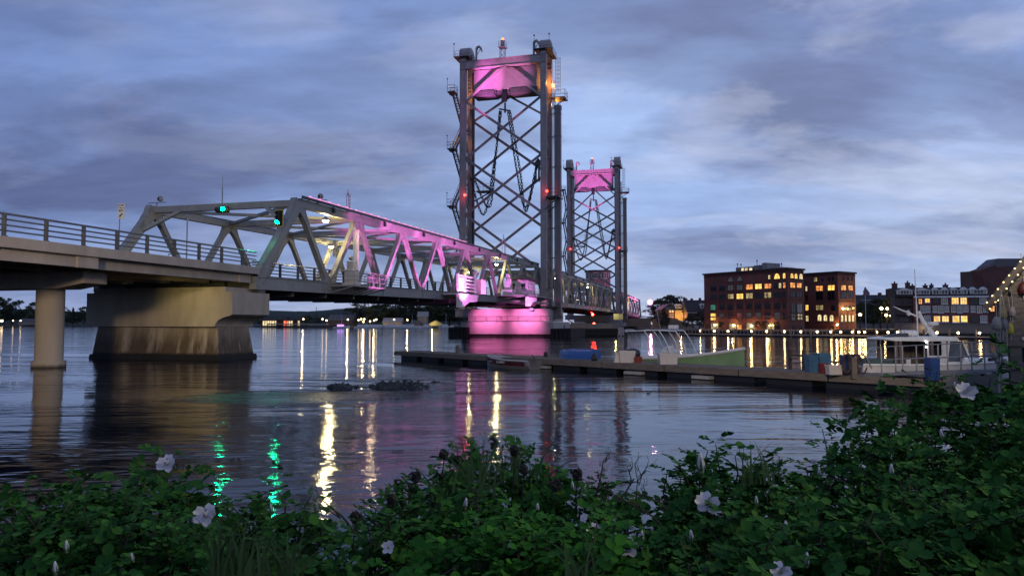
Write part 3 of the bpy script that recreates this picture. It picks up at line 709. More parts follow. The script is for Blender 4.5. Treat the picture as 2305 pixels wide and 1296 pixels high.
    for z in (8.7, 14.2, 19.6, 25.4, 30.8, 36.4, 40.6):
        mb.box(d0-.6, d0+.6, dw-.6, dw+.6, z, z+.16); mb.bar((d0, dw+.5, z+.08), (d0, w0-.5, z+.08), .1, .1); mb.bar((d0+.5, dw+.5, z+.08), (s0+S-2, w0-.5, z+.08), .08, .08)
    mb.build('guide_duct', mat('duct_steel', (.2, .17, .165), .5, 0, .25, .8, .1), r)
    for k in range(3):
        mb = MB(); mb.tube((s0+S-.7+k*.35, w0-.75-.2*k, 6), (s0+S-.7+k*.35, w0-.75-.2*k, 48), .07, 6); mb.build('conduit', galv, r)
    # base portal girder under the deck
    mb = MB()
    for x in (s0, s0+S): mb.box(x-.7, x+.7, w0-1.2, w1+1.2, 3.6, 4.98); mb.box(x-.8, x+.8, w0-1.4, w0+1.2, 4.98, 5.1); mb.box(x-.8, x+.8, w1-1.2, w1+1.4, 4.98, 5.1)
    for w in (w0, w1): mb.box(s0+.7, s0+S-.7, w-.4, w+.4, 3.8, 4.9); mb.bar((s0, w1+.5, 3.7), (s0, 12.4, 2.0), .3, .3)
    mb.build('base_girder', steel_tower, r)
    # platform brackets by the deck
    mb = MB(); mb.box(s0-2.5, s0+S+3, w0-2.6, w0-.6, 5.35, 5.5)
    for s in np.linspace(s0-2.4, s0+S+2.9, 8): mb.tube((s, w0-2.5, 5.5), (s, w0-2.5, 6.6), .035, 4); mb.bar((s, w0-.6, 4.5), (s, w0-2.5, 5.35), .1, .12)
    for h in (5.9, 6.25, 6.6): mb.tube((s0-2.4, w0-2.5, h), (s0+S+2.9, w0-2.5, h), .03, 4)
    mb.build('deck_level_gallery', steel_dark, r)
    for zz_, ww in ((7.5, w0-1.1), (10.5, w0-.9)):
        mb = MB(); mb.path([(s0-.8, ww, zz_), (s0-1.1, ww-.3, zz_-1), (s0-.9, ww-.2, zz_-2), (s0-1.6, ww, zz_-2.4), (s0-2.2, ww, zz_-2)], .09, 6); mb.build('cable_loop', dark, r)
    return r
def loop(a, b, c, d):
    a, b, c, d = map(Vector, (a, b, c, d)); out = []
    pts = [a+(a-b)*.3, a, b, c, d, d+(d-c)*.3]
    for i in range(1, 4):
        p0, p1, p2, p3 = pts[i-1], pts[i], pts[i+1], pts[i+2]
        for t in np.linspace(0, 1, 10, endpoint=False):
            out.append(.5*((2*p1)+(-p0+p2)*t+(2*p0-5*p1+4*p2-p3)*t*t+(-p0+3*p1-3*p2+p3)*t**3))
    return out+[d]
lift_tower(84.3, 'nearer and larger looking steel lift tower with pink lit counterweight and hanging chains', 1)
lift_tower(187.6, 'farther and smaller looking steel lift tower behind the lift span', 2)
# pink and yellow floodlights -------------------------------------------------
for s, p in ((14, 11000), (21, 31000), (29, 32000), (37, 26000), (46, 16000), (56, 7000)):
    blight('SPOT', (s-3.5, -7.5, 1.6), p, PINK, .05, (s+1.5, 0, 11.6), 40, .5)
for s in (66, 74): blight('SPOT', (s, -7.5, 1.6), 2600, PINK, .05, (s, 0, 7.0), 34, .5)
for w, p in ((1.2, 700), (8.2, 600)): blight('SPOT', (77.2, w, 4.2), p*3.4, ROSE, .08, (81.5, w, 2.6), 110, .6)
blight('SPOT', (66, 10.5, 13.2), 380000, PINK, .1, (85.5, 9.8, 48.6), 10, 1.0)
blight('SPOT', (68, 5, 13.2), 150000, (1, .30, .75), .1, (85, 5.0, 48.3), 13, .9)
blight('SPOT', (83.6, -4.9, 4.4), 2200, PINK, .05, (85.1, -3.7, 13), 10, .9)
blight('SPOT', (170, 7, 13.2), 240000, PINK, .1, (187.6, 6.6, 50), 20, .5)
blight('SPOT', (205, -8, 4.4), 9000, PINK, .1, (225, 0, 10), 60, .5)
for (s, w, z, p) in ((87.2, -2.3, 47.2, 600), (85, 15.6, 46.5, 380), (90.2, -2.2, 43.8, 240), (84.8, 16.9, 37.4, 200)):
    blight('POINT', (s, w, z), p, AMBER, .12)
for s, w in ((83.0, -2.1), (83.1, 13.6)): blight('POINT', (s, w, 26.2), 60, (1, .03, .02), .1)
# ---------------------------------------------------------------- roadway lamps on the truss
def road_lamp(s, w, z, label, pw=380, em=26):
    r = bthing('road_lamp', label, 'street lamp', s, w, z, 'lamps hung inside the bridge trusses')
    mb = MB(); mb.tube((s, w, z+.12), (s, w, ZT0+g(s)+.3), .05, 6); mb.lathe([(.12, .3), (.3, .12), (.36, 0)], (s, w, z), 12); mb.build('lamp_hood', galv, r)
    mb = MB(); mb.ball((s, w, z-.04), .24, 10, 6, sz=.6); mb.build('lamp_glass', lamp_mat('warm_road_lamp', (1., .78, .38), em*3), r, smooth=True)
    blight('POINT', (s, w, z-.35), pw, (1., .80, .36), .12)
road_lamp(10.35, 1.0, 11.1, 'bright warm lamp under the near truss top chord, left of the pink mast', 420, 32)
road_lamp(31.2, 12.1, 11.3, 'warm lamp on the far truss behind the barrier gate, lighting a node yellow', 500, 30)
road_lamp(60.7, .9, 11.3, 'warm lamp near the control cabin inside the first truss span', 450, 12)
road_lamp(81.0, 12.1, 11.7, 'warm lamp on the far truss just before the first tower', 450, 12)
road_lamp(102.0, .9, 11.7, 'warm lamp at the first tower end of the lift span', 800, 10)
road_lamp(142.0, .9, 11.7, 'warm lamp midway along the lift span', 800, 10)
road_lamp(222.0, .9, 11.5, 'warm lamp inside the farthest truss span', 1500, 10)
# ---------------------------------------------------------------- traffic signals, sign, masts, cameras
green = lamp_mat('green_signal_lens', (.0, 1., .36), 90)
yel = mat('yellow_reflective_border', (.75, .5, .03), .4)
def signal(s, w, z, label, em_power=60):
    r = bthing('traffic_signal', label, 'traffic light', s, w, z, 'green traffic signals at the bridge portal')
    mb = MB(); mb.box(s, s+.04, w-.38, w+.38, z-.72, z+.72); mb.build('backplate', dark, r)
    mb = MB()
    for a, b, c, d in ((w-.42, w-.36, z-.76, z+.76), (w+.36, w+.42, z-.76, z+.76), (w-.36, w+.36, z-.76, z-.70), (w-.36, w+.36, z+.70, z+.76)): mb.box(s-.02, s+.05, a, b, c, d)
    mb.build('border', yel, r)
    mb = MB(); mb.box(s-.2, s, w-.19, w+.19, z-.6, z+.6)
    for k in (-1, 0, 1):
        zz = z+k*.38
        pts = [(w+.17*math.cos(t), zz+.17*math.sin(t)) for t in np.linspace(-.3, PI+.3, 12)]
        for a, b in zip(pts, pts[1:]): mb.add([(s-.2, *a), (s-.46, *a), (s-.46, *b), (s-.2, *b), (s-.2, a[0]*.999+w*.001, a[1]+.01), (s-.46, a[0], a[1]+.01), (s-.46, b[0], b[1]+.01), (s-.2, b[0], b[1]+.01)], [(0, 1, 2, 3), (7, 6, 5, 4), (0, 4, 5, 1), (2, 6, 7, 3)])
    mb.bar((s+.05, w, z), (s+.9, w, z), .1, .1)
    mb.build('housing', dark, r)
    mb = MB(); mb.tube((s-.23, w, z-.38), (s-.205, w, z-.38), .15, 14); mb.build('green_lens', green, r)
    for q_ in (0,):
        r.scale = (.82, .82, .82)
    blight('SPOT', (s-.5, w, z-.38), em_power, (.0, 1., .36), .1, (s-8, w-1.5, z-5), 150, .8)
# near signal in front of the near end post, far one at the middle of the portal
signal(1.6, -.2, 10.05, 'vertical traffic light with yellow border beside the near end post, lowest lens green', 120)
ps = bthing('traffic_signal', 'dark hooded traffic light showing green under the middle of the portal', 'traffic light', 3.6, 6.1, 11.2, 'green traffic signals at the bridge portal')
mb = MB(); mb.box(3.5, 3.6, 5.45, 6.55, 10.98, 11.42); mb.tube((3.35, 6.5, 11.2), (3.35, 5.5, 11.2), .2, 14); mb.bar((3.5, 6.1, 11.2), (4.4, 6.1, 11.4), .1, .1); mb.build('housing', dark, ps)
mb = MB(); mb.tube((3.1, 5.75, 11.2), (3.14, 5.75, 11.2), .15, 16); mb.build('green_lens', green, ps)
blight('SPOT', (2.8, 5.75, 11.2), 120, (0, 1, .36), .1, (-6, 4, 5), 150, .8)
# stop sign plate
sg = bthing('road_sign', 'white rectangular road sign reading STOP HERE ON RED on a thin post', 'road sign', -13.3, -.25, 6.25)
mb = MB(); mb.tube((-13.3, -.22, 6.2), (-13.3, -.22, 8.3), .03, 6); mb.build('sign_post', galv, sg)
mb = MB(); mb.box(-13.37, -13.34, -.58, -.18+.02, 7.95, 8.75); mb.build('sign_plate', mat('sign_white', (.6, .6, .56), .5, 0, .08, 3), sg, bevel=.008)
blk = mat('sign_black', (.01, .01, .01), .6, 0, .1, 3)
SM = lambda w, z: Matrix.Translation((-13.375, w, z)) @ Matrix.Rotation(-PI/2, 4, 'Z') @ Matrix.Rotation(PI/2, 4, 'X')
text('lettering', 'STOP', .155, blk, sg, SM(-.37, 8.65)); text('lettering', 'HERE ON', .075, blk, sg, SM(-.37, 8.52)); text('lettering', 'RED', .17, blk, sg, SM(-.37, 8.38))
mb = MB(); mb.bar((-13.375, -.46, 8.22), (-13.375, -.33, 8.12), .07, .005, (1, 0, 0)); mb.add([(-13.38, -.25, 8.03), (-13.38, -.37, 8.06), (-13.38, -.29, 8.17)], [(0, 1, 2)]); mb.build('arrow', blk, sg, fix=False)
def cctv(s, w, z, label):
    r = bthing('security_camera', label, 'camera', s, w, z, 'dome cameras on the portal corners')
    mb = MB(); mb.tube((s, w, z), (s, w, z+.25), .06, 6); mb.bar((s, w-.9, z+.22), (s, w+.9, z+.22), .06, .05); mb.build('arm', galv, r)
    mb = MB(); mb.ball((s, w-.3, z+.52), .24, 12, 8); mb.build('dome', mat('camera_grey', (.3, .3, .31), .3), r, smooth=True)
    mb = MB(); mb.ball((s-.18, w-.3, z+.5), .11, 8, 6); mb.build('lens', dark, r, smooth=True)
cctv(4.5, W-.2, 12.0, 'round camera on the far left corner of the truss portal')
cctv(7.2, .0, 12.05, 'round camera on the top chord above the near end post')
def mast(s, w, z, h, label, wd=.12):
    r = bthing('radio_mast', label, 'mast', s, w, z, 'small lattice masts on the top chord')
    mb = MB()
    for a in ((-wd, -wd), (wd, -wd), (0, wd)): mb.tube((s+a[0], w+a[1], z), (s+a[0], w+a[1], z+h*.8), .035, 4)
    k = int(h/.35)
    for i in range(k):
        zz = z+h*.8*i/k; mb.tube((s-wd, w-wd, zz), (s+wd, w-wd, zz+h*.8/k), .025, 4)
    mb.tube((s, w, z+h*.75), (s, w, z+h), .05, 5); mb.build('lattice', mat('mast_steel', (.4, .38, .38), .5), r)
    mb = MB(); mb.ball((s, w, z+h*.82), .09, 6, 4); mb.build('sensor', galv, r)
    blight('SPOT', (s-1.5, w-3.2, z-5), 700, (1, .2, .5), .05, (s, w, z+h*.6), 26, .5)
mast(12.0, -.2, 11.95, 2.0, 'pink lit lattice mast on the top chord above the warm lamp')
mast(61.0, -.1, 12.6, 3.2, 'pink lit lattice mast standing in front of the first tower bracing', .22)
wp = bthing('antenna_pole', 'thin whip antenna rising from the portal beside the green signal', 'antenna', 4.2, 6.6, 11.8)
mb = MB(); mb.tube((4.2, 6.6, 11.8), (4.2, 6.6, 13.1), .05, 5); mb.tube((4.2, 6.6, 13.1), (4.2, 6.6, 13.9), .02, 4); mb.build('whip', galv, wp)
bp_ = bthing('barrier_pole', 'thin pale pole with arm standing on the deck behind the far railing', 'pole', 1.0, 7.2, 5.8)
mb = MB(); mb.tube((1, 7.2, 5.8), (1, 7.2, 10.2), .05, 6); mb.tube((1, 7.2, 7.6), (1, 8.8, 7.6), .04, 5); mb.tube((1, 8.8, 5.8), (1, 8.8, 7.6), .04, 5); mb.build('pole_frame', galv, bp_)
# ---------------------------------------------------------------- outrigger platforms
def gallery(mb, s0, s1, w0, w1, z, h=1.1, n=5):
    mb.box(s0, s1, w0, w1, z-.12, z)
    for t in np.linspace(s0, s1, n): mb.tube((t, w0, z), (t, w0, z+h), .03, 4); mb.bar((t, w1, z-.6), (t, w0, z-.1), .07, .08)
    for w in (w1,): mb.tube((s0, w, z), (s0, w, z+h), .03, 4); mb.tube((s1, w, z), (s1, w, z+h), .03, 4)
    for k in range(1, 4):
        zz = z+h*k/3; mb.path([(s0, w1, zz), (s0, w0, zz), (s1, w0, zz), (s1, w1, zz)], .028, 4)
cream = mat('cream_machine_paint', (.55, .52, .45), .5, 0, .25, 2)
GS = -2.6
gt = bthing('barrier_gate', 'cream barrier gate machine with raised arms on a railed platform outside the truss', 'barrier gate', 13.5+GS, -1.4, 5.5)
mb = MB(); gallery(mb, 11.6+GS, 17.6+GS, -2.4, -.35, 5.55, 1.15, 6); mb.build('platform', steel, gt)
mb = MB(); mb.box(12.6+GS, 13.5+GS, -1.8, -1.0, 5.55, 6.9); mb.box(12.75+GS, 13.4+GS, -1.7, -1.1, 6.9, 7.6); mb.box(13.5+GS, 14.1+GS, -1.6, -1.1, 5.55, 6.5); mb.box(12.4+GS, 13.9+GS, -1.9, -.9, 5.56, 5.75); mb.build('housing', cream, gt, bevel=.03)
mb = MB()
for a, t in ((13.3, .16), (13.75, .09), (14.0, .08)): mb.box(a+GS, a+GS+t, -1.55, -1.4, 6.6 if a > 13.5 else 7.0, 10.5 - (a-13.3)*.4)
mb.box(13.2+GS, 14.15+GS, -1.53, -1.42, 10.2, 10.35); mb.box(13.1+GS, 14.2+GS, -1.6, -1.4, 6.9, 7.05); mb.tube((13.9+GS, -1.5, 6.9), (13.9+GS, -1.5, 6.3), .14, 8); mb.build('gate_arm', white, gt)
mb = MB(); mb.ball((12.95+GS, -1.4, 7.85), .2, 8, 6); mb.build('warning_bell', galv, gt, smooth=True)
mb = MB(); mb.box(15.3+GS, 15.6+GS, -1.9, -1.7, 5.6, 6.5); mb.box(16.1+GS, 16.35+GS, -1.8, -1.6, 5.6, 6.7); mb.box(16.9+GS, 17.1+GS, -1.9, -1.7, 5.6, 6.3); mb.build('control_box', galv, gt)
mb = MB(); mb.box(9.3, 9.5, -.55, -.35, 8.6, 9.3); mb.box(9.2, 9.35, -.5, -.35, 7.9, 8.5); mb.build('speaker_box', cream, gt)
blight('POINT', (10.2, -3.4, 9.0), 70, (1, .75, .4), .1)
pg = bthing('barrier_gate', 'lowered white barred gate on a curved bracket, pink lit, left of the cabin', 'barrier gate', 39, -1.6, 5.6)
mb = MB(); zz = 5.6+g(39)
for k in range(5): mb.box(35.2, 42.7-.4*k, -2.0, -1.9, zz+.15+k*.42, zz+.33+k*.42)
for s in (35.2, 37.5, 41.6): mb.box(s, s+.35, -2.05, -1.85, zz, zz+2.1)
mb.box(35.3, 37.2, -2.1, -1.9, zz+.1, zz+1.7); mb.build('gate_panel', white, pg)
mb = MB(); mb.prism([(35.0, zz-.35), (41.8, zz-.35), (41.6, zz-1.0), (38.7, zz-1.15), (36.4, zz-1.75), (35.0, zz-1.85)], -2.3, -1.9, 'y'); mb.box(34.7, 42.2, -2.3, -.35, zz-.35, zz-.2); mb.build('bracket', white, pg)
mb = MB(); mb.tube((41.7, -2, zz+1.9), (43.0, -2, zz+2.6), .12, 6); mb.ball((41.6, -2, zz+2.6), .3, 8, 5); mb.box(43.7, 45.8, -2.1, -1.4, zz+.1, zz+1.9); mb.build('gate_motor', cream, pg)
blight('SPOT', (37, -8, 3.4), 2200, PINK, .08, (38.7, -2, zz+.5), 60, .4)
# control cabin
cb = bthing('control_cabin', 'pink lit white clapboard cabin with dark hipped roof on the bridge side', 'cabin', 62, -2.2, 6.4)
c0, c1, cw0, cw1, cz0, cz1 = 60.0, 64.6, -4.1, -1.5, 6.4, 8.95
clap = mat('white_clapboard', (.66, .64, .66), .6, 0, .15, 5, .3, (1, 1, 8))
mb = MB(); mb.box(c0, c1, cw0, cw1, cz0, cz1)
for k in range(12): mb.box(c0-.03, c0, cw0+.02, cw1-.02, cz0+.06+k*.2, cz0+.085+k*.2); mb.box(c0+.02, c1-.02, cw0-.03, cw0, cz0+.06+k*.2, cz0+.085+k*.2)
mb.build('wall', clap, cb)
mb = MB(); mb.add([(c0-.4, cw0-.4, cz1), (c1+.4, cw0-.4, cz1), (c1+.4, cw1+.4, cz1), (c0-.4, cw1+.4, cz1), (c0+1.6, (cw0+cw1)/2, cz1+.8), (c1-1.6, (cw0+cw1)/2, cz1+.8)], [(3, 2, 1, 0), (0, 1, 5, 4), (1, 2, 5), (2, 3, 4, 5), (3, 0, 4)])
mb.box(c0-.42, c1+.42, cw0-.42, cw1+.42, cz1-.14, cz1+.02); mb.build('roof', mat('dark_shingle', (.05, .045, .05), .8, 0, .3, 6, .3), cb)
for wa, wb, za, zb in ((-3.75, -3.1, 7.5, 8.3), (-2.2, -1.75, 7.5, 8.35)):
    mb = MB(); mb.box(c0-.07, c0-.0, wa-.08, wb+.08, za-.08, zb+.08); w_ = mb.build('window', white, cb)
    mb = MB(); mb.box(c0-.09, c0-.072, wa, wb, za, zb); mb.build('pane', glass_dark, w_)
mb = MB(); mb.box(c0-.06, c0, -2.9, -2.35, cz0+.05, 8.3); mb.build('door', cream, cb)
mb = MB(); gallery(mb, 57.2, 72.5, -5.0, -.3, 6.5, 1.1, 9); mb.box(57.5, 72, -4.6, -.3, 5.5, 5.75); mb.build('platform', steel, cb)
mb = MB(); mb.box(58.0, 58.9, -1.9, -1.1, 6.4, 8.9); mb.box(58.15, 58.75, -1.75, -1.25, 8.9, 9.6); mb.box(57.7, 59.3, -2.3, -.9, 6.4, 7.3); mb.build('machine_column', white, cb, bevel=.03)
mb = MB(); mb.prism([(57.0, 6.2), (62.5, 6.2), (62.3, 5.8), (59.8, 5.5), (58.4, 4.9), (57.0, 4.9)], -4.9, -4.5, 'y'); mb.tube((59.5, -4.7, 4.4), (60.8, -4.7, 4.4), .3, 8); mb.build('bracket', white, cb)
blight('SPOT', (55, -8, 3.6), 5200, PINK, .08, (60.4, -3.0, 7.7), 50, .4)
# red navigation lamps under the lift span
nv = bthing('navigation_lamp', 'red lamp hanging at the middle of the lift span', 'signal lamp', 141, -.6, 4.6, 'red navigation lamps')
mb = MB(); mb.ball((141, -.6, 4.7), .32, 10, 6); mb.tube((141, -.6, 5), (141, -.2, 5.3), .05, 5); mb.build('lens', lamp_mat('red_lamp_lens', (1, .03, .02), 40), nv)
blight('POINT', (141, -1.0, 4.6), 120, (1, .03, .02), .2)
nv = bthing('navigation_lamp', 'red lamp low on the fender wall under the lift span', 'signal lamp', 108, -6.2, 2.6, 'red navigation lamps')
mb = MB(); mb.ball((108, -6.2, 2.35), .26, 10, 6); mb.tube((108, -6.2, 1.5), (108, -6.2, 2.1), .06, 5); mb.build('lens', MATS['red_lamp_lens'], nv)
blight('POINT', (107.4, -6.6, 2.6), 220, (1, .03, .02), .2)
# ================================================================ FAR BANK BUILDINGS
def brick_mat(name, c, c2, sc_=1.0):
    m = bpy.data.materials.new(name); m.use_nodes = True; nt = m.node_tree; b = nt.nodes['Principled BSDF']
    ge = N(nt, 'ShaderNodeNewGeometry'); sp = N(nt, 'ShaderNodeSeparateXYZ', inp={0: ge.outputs['Position']})
    u = math_(nt, 'ADD', math_(nt, 'MULTIPLY', sp.outputs[0], .8), math_(nt, 'MULTIPLY', sp.outputs[1], .6))
    cv = N(nt, 'ShaderNodeCombineXYZ', inp={0: u, 1: sp.outputs[2], 2: 0.0}).outputs[0]
    br = N(nt, 'ShaderNodeTexBrick', inp={0: cv, 1: (*c, 1), 2: (*c2, 1), 3: (.12, .1, .09, 1), 4: 4.0*sc_, 5: .02, 8: .9, 9: .3})
    n = N(nt, 'ShaderNodeTexNoise', inp={0: ge.outputs['Position'], 2: .35, 3: 5.0})
    f = N(nt, 'ShaderNodeMapRange', inp={0: n.outputs[0], 1: .3, 2: .7, 3: .75, 4: 1.2}).outputs[0]
    v = N(nt, 'ShaderNodeVectorMath', operation='SCALE', inp={0: br.outputs[0], 3: f}).outputs[0]
    nt.links.new(v, b.inputs['Base Color']); b.inputs['Roughness'].default_value = .85
    return m
brick = brick_mat('red_brick', (.24, .07, .05), (.17, .05, .04))
brick_dk = brick_mat('dark_brick', (.12, .045, .04), (.09, .035, .03))
L_YEL = lit_mat('lit_yellow_pane', (1., .62, .14), 1.7, (.6, .32, .05)); L_ORG = lit_mat('lit_orange_pane', (1., .42, .10), 1.35, (.35, .08, .02), 2.5)
L_WHT = lit_mat('lit_white_pane', (1., .82, .45), 1.2, (.5, .35, .15)); L_DIM = lit_mat('dim_lit_pane', (.6, .46, .18), .85, (.12, .09, .05))
L_GRN = lit_mat('green_lit_pane', (.12, .5, .36), .55, (.05, .2, .15)); PALE = lit_mat('glowing_curtain_pane', (.10, .105, .10), .4, (.06, .07, .07), 2)  # pale curtain panes carry a faint glow of their own
DRK = mat('unlit_pane', (.015, .015, .02), .1, 0, .4, .6)
MM = {'y': L_YEL, 'o': L_ORG, 'w': L_WHT, 'm': L_DIM, 'g': L_GRN, 'p': PALE, 'd': DRK}
frame_dk = mat('dark_window_frame', (.06, .045, .04), .6, 0, .2, 2); frame_wh = mat('white_window_frame', (.78, .74, .72), .5, 0, .15, 3)
def arch_poly(t0, t1, z0, z1, full=False):
    r = (t1-t0)/2; zc = z1-r if not full else z0
    return [(t0, z0), (t1, z0)]+[((t0+t1)/2+r*math.cos(a), zc+(z1-zc)*math.sin(a)) for a in np.linspace(0, PI, 9)]
class Face:
    def __init__(s, P, d, root): s.P = Vector(P); s.d = Vector(d).normalized(); s.n = Vector((s.d.y, -s.d.x)); s.root = root
    def pt(s, t, z, o=0): q = s.P+s.d*t+s.n*o; return Vector((q.x, q.y, z))
    def box(s, mb, t0, t1, z0, z1, o0, o1):
        vs = [s.pt(t, z, o) for z in (z0, z1) for o in (o0, o1) for t in (t0, t1)]
        return mb.add(vs, [(0, 2, 3, 1), (4, 5, 7, 6), (0, 1, 5, 4), (2, 6, 7, 3), (0, 4, 6, 2), (1, 3, 7, 5)])
    def poly(s, mb, pl, o0, o1):
        n = len(pl); vs = [s.pt(t, z, o0) for t, z in pl]+[s.pt(t, z, o1) for t, z in pl]
        return mb.add(vs, [(i, (i+1) % n, n+(i+1) % n, n+i) for i in range(n)]+[tuple(reversed(range(n))), tuple(range(n, 2*n))])
    def window(s, t0, t1, z0, z1, k='d', arch=0, fm=None, cols=2, fw=.09):
        mb = MB(); fm = fm or frame_dk
        if arch:
            pl = arch_poly(t0, t1, z0, z1, arch == 2); c = Vector(((t0+t1)/2, (z0+z1)/2)); out = [tuple(c+(Vector(p)-c)*1.1) for p in pl]
            n = len(pl)
            for i in range(n):
                a, b, cc, d = out[i], out[(i+1) % n], pl[(i+1) % n], pl[i]
                mb.add([s.pt(*a, .0), s.pt(*b, .0), s.pt(*cc, .0), s.pt(*d, .0), s.pt(*a, .08), s.pt(*b, .08), s.pt(*cc, .08), s.pt(*d, .08)], [(0, 1, 2, 3), (7, 6, 5, 4), (0, 4, 5, 1), (2, 6, 7, 3)])
        else:
            for a, b, c, d in ((t0-fw, t0, z0-fw, z1+fw), (t1, t1+fw, z0-fw, z1+fw), (t0, t1, z0-fw, z0), (t0, t1, z1, z1+fw)): s.box(mb, a, b, c, d, .0, .09)
        for i in range(1, cols): t = t0+(t1-t0)*i/cols; s.box(mb, t-.035, t+.035, z0, z1-(.3*(z1-z0) if arch else 0), .035, .06)
        s.box(mb, t0, t1, z0+(z1-z0)*.6-.03, z0+(z1-z0)*.6+.03, .036, .058)
        s.box(mb, t0-.15, t1+.15, z0-fw-.09, z0-fw, .0, .14)
        w = mb.build('window', fm, s.root)
        mb = MB()
        if arch: s.poly(mb, pl, .005, .03)
        else: s.box(mb, t0, t1, z0, z1, .005, .03)
        mb.build('pane', MM[k], w)
    def wpx(s, rects, ox, oy, k, **kw):        # windows measured on the facade plane
        for r in rects:
            u0, v0, u1, v1 = ox+r[0]/k, oy+r[1]/k, ox+r[2]/k, oy+r[3]/k; vm = (v0+v1)/2; um = (u0+u1)/2
            t0 = onplane(u0, vm, s.P, s.d)[0]; t1 = onplane(u1, vm, s.P, s.d)[0]
            z1 = onplane(um, v0, s.P, s.d)[1]; z0 = onplane(um, v1, s.P, s.d)[1]
            s.window(t0, t1, z0, z1, r[4], r[5] if len(r) > 5 else 0, **kw)
def footprint(root, name, pts, z0, z1, m, **k):
    mb = MB(); mb.prism(pts, z0, z1, 'z'); return mb.build(name, m, root, **k)
# big brick riverside building, main block and wing
d1 = Vector((.556, -.831)); n1 = Vector((.831, .556))
A0 = Vector((50.2, 193.)); A1 = A0+d1*25.2; A2 = A1+n1*6.2; B0 = A2-d1*0+Vector((0, 0)); 
bld = thing('brick_office_building', 'large five storey red brick riverside building with lit arched top windows', 'building', (64, 185, 1))
Bp = Vector((76.5, 192.5)); B1 = Bp+d1*9.2; B2 = B1+n1*7.6
ZA, ZB = 15.05, 15.4
back = n1*16
footprint(bld, 'main_block', [A0, A1, A2, A2-d1*7, A2-d1*7+n1*9, A0+n1*16.2], .9, ZA, brick)
footprint(bld, 'wing', [Bp-d1*4, B1, B2, B2-d1*17], .9, ZB-.25, brick)
mb = MB()
for P, d, L, z in ((A0, d1, 25.2, ZA), (A1, n1, 6.2, ZA), (Bp, d1, 9.2, ZB-.25), (B1, n1, 7.6, ZB-.25)):
    f = Face(P, d, bld); f.box(mb, -.25, L+.25, z-.05, z+.35, -.4, .35); f.box(mb, -.1, L+.1, z-.55, z-.35, 0, .12)
mb.build('roof_cornice', mat('dark_cornice', (.04, .02, .02), .7), bld)
mb = MB()
f = Face(A0, d1, bld); f.box(mb, 0, 25.2, 8.05, 8.35, 0, .18); f.box(mb, 0, 25.2, 3.9, 4.2, 0, .16)
for u in (165, 325, 437, 548, 668, 788, 905, 1030, 1150, 1222):
    t = onplane(1560+u/5.7625, 700, A0, d1)[0]; f.box(mb, t-.22, t+.22, 4.2, 8.05, 0, .1)
f2 = Face(A1, n1, bld); f2.box(mb, 0, 6.2, 8.05, 8.35, 0, .18); f2.box(mb, 0, 6.2, 3.9, 4.2, 0, .16)
f3 = Face(B1, n1, bld); f3.box(mb, 0, 7.6, 7.6, 7.9, 0, .18); mb.build('brick_band', brick, bld)
K = (1560, 570, 5.7625)
fa = Face(A0, d1, bld)
fa.wpx([(458, 310, 520, 365, 'p', 2), (575, 302, 638, 358, 'p', 2), (978, 285, 1002, 335, 'w'), (1052, 262, 1128, 330, 'y', 2), (1168, 258, 1200, 325, 'y', 1),
 (228, 425, 300, 485, 'd'), (343, 420, 412, 482, 'd'), (455, 415, 525, 480, 'p'), (572, 415, 645, 475, 'p'), (690, 405, 775, 468, 'o'), (808, 398, 892, 462, 'y'), (930, 395, 1015, 455, 'o'), (1055, 388, 1105, 450, 'd'), (1115, 388, 1145, 450, 'w'), (1172, 380, 1200, 448, 'o'),
 (228, 540, 300, 590, 'd'), (343, 540, 412, 590, 'd'), (455, 530, 528, 588, 'm'), (568, 525, 652, 590, 'y'), (690, 518, 775, 585, 'm'), (808, 515, 892, 580, 'd'), (930, 508, 1015, 575, 'm'), (1055, 505, 1145, 570, 'd'), (1172, 500, 1200, 565, 'd'),
 (230, 672, 290, 735, 'g'), (343, 665, 405, 725, 'd'), (455, 665, 518, 730, 'd'), (575, 655, 638, 715, 'd'), (697, 655, 760, 715, 'd'), (815, 655, 880, 720, 'd'), (935, 650, 1000, 720, 'd'), (1060, 645, 1130, 720, 'd'), (1170, 640, 1200, 705, 'd'),
 (230, 780, 295, 865, 'y'), (343, 785, 405, 835, 'p'), (455, 780, 518, 840, 'd'), (575, 775, 638, 840, 'p'), (697, 775, 760, 840, 'p'), (815, 770, 880, 840, 'p'), (935, 775, 1000, 850, 'd'), (1060, 770, 1130, 850, 'p'), (1170, 775, 1200, 850, 'd'),
 (235, 905, 330, 1000, 'm'), (470, 915, 560, 1000, 'm'), (575, 930, 630, 1000, 'o'), (695, 905, 800, 1000, 'm'), (960, 905, 1055, 1000, 'm'), (1062, 940, 1120, 1000, 'd')], *K)
fb = Face(A1, n1, bld)
fb.wpx([(1262, 262, 1300, 322, 'y', 1), (1316, 264, 1352, 328, 'y', 1), (1378, 266, 1418, 335, 'w', 1), (1258, 382, 1320, 445, 'o'), (1345, 388, 1408, 445, 'o'), (1262, 505, 1325, 560, 'd'), (1345, 505, 1410, 560, 'd'), (1275, 650, 1325, 770, 'd'), (1350, 660, 1415, 770, 'p'), (1275, 790, 1325, 865, 'p'), (1355, 790, 1415, 860, 'm'), (1290, 935, 1325, 1000, 'd'), (1375, 935, 1410, 1000, 'd')], *K)
fc = Face(Bp, d1, bld)
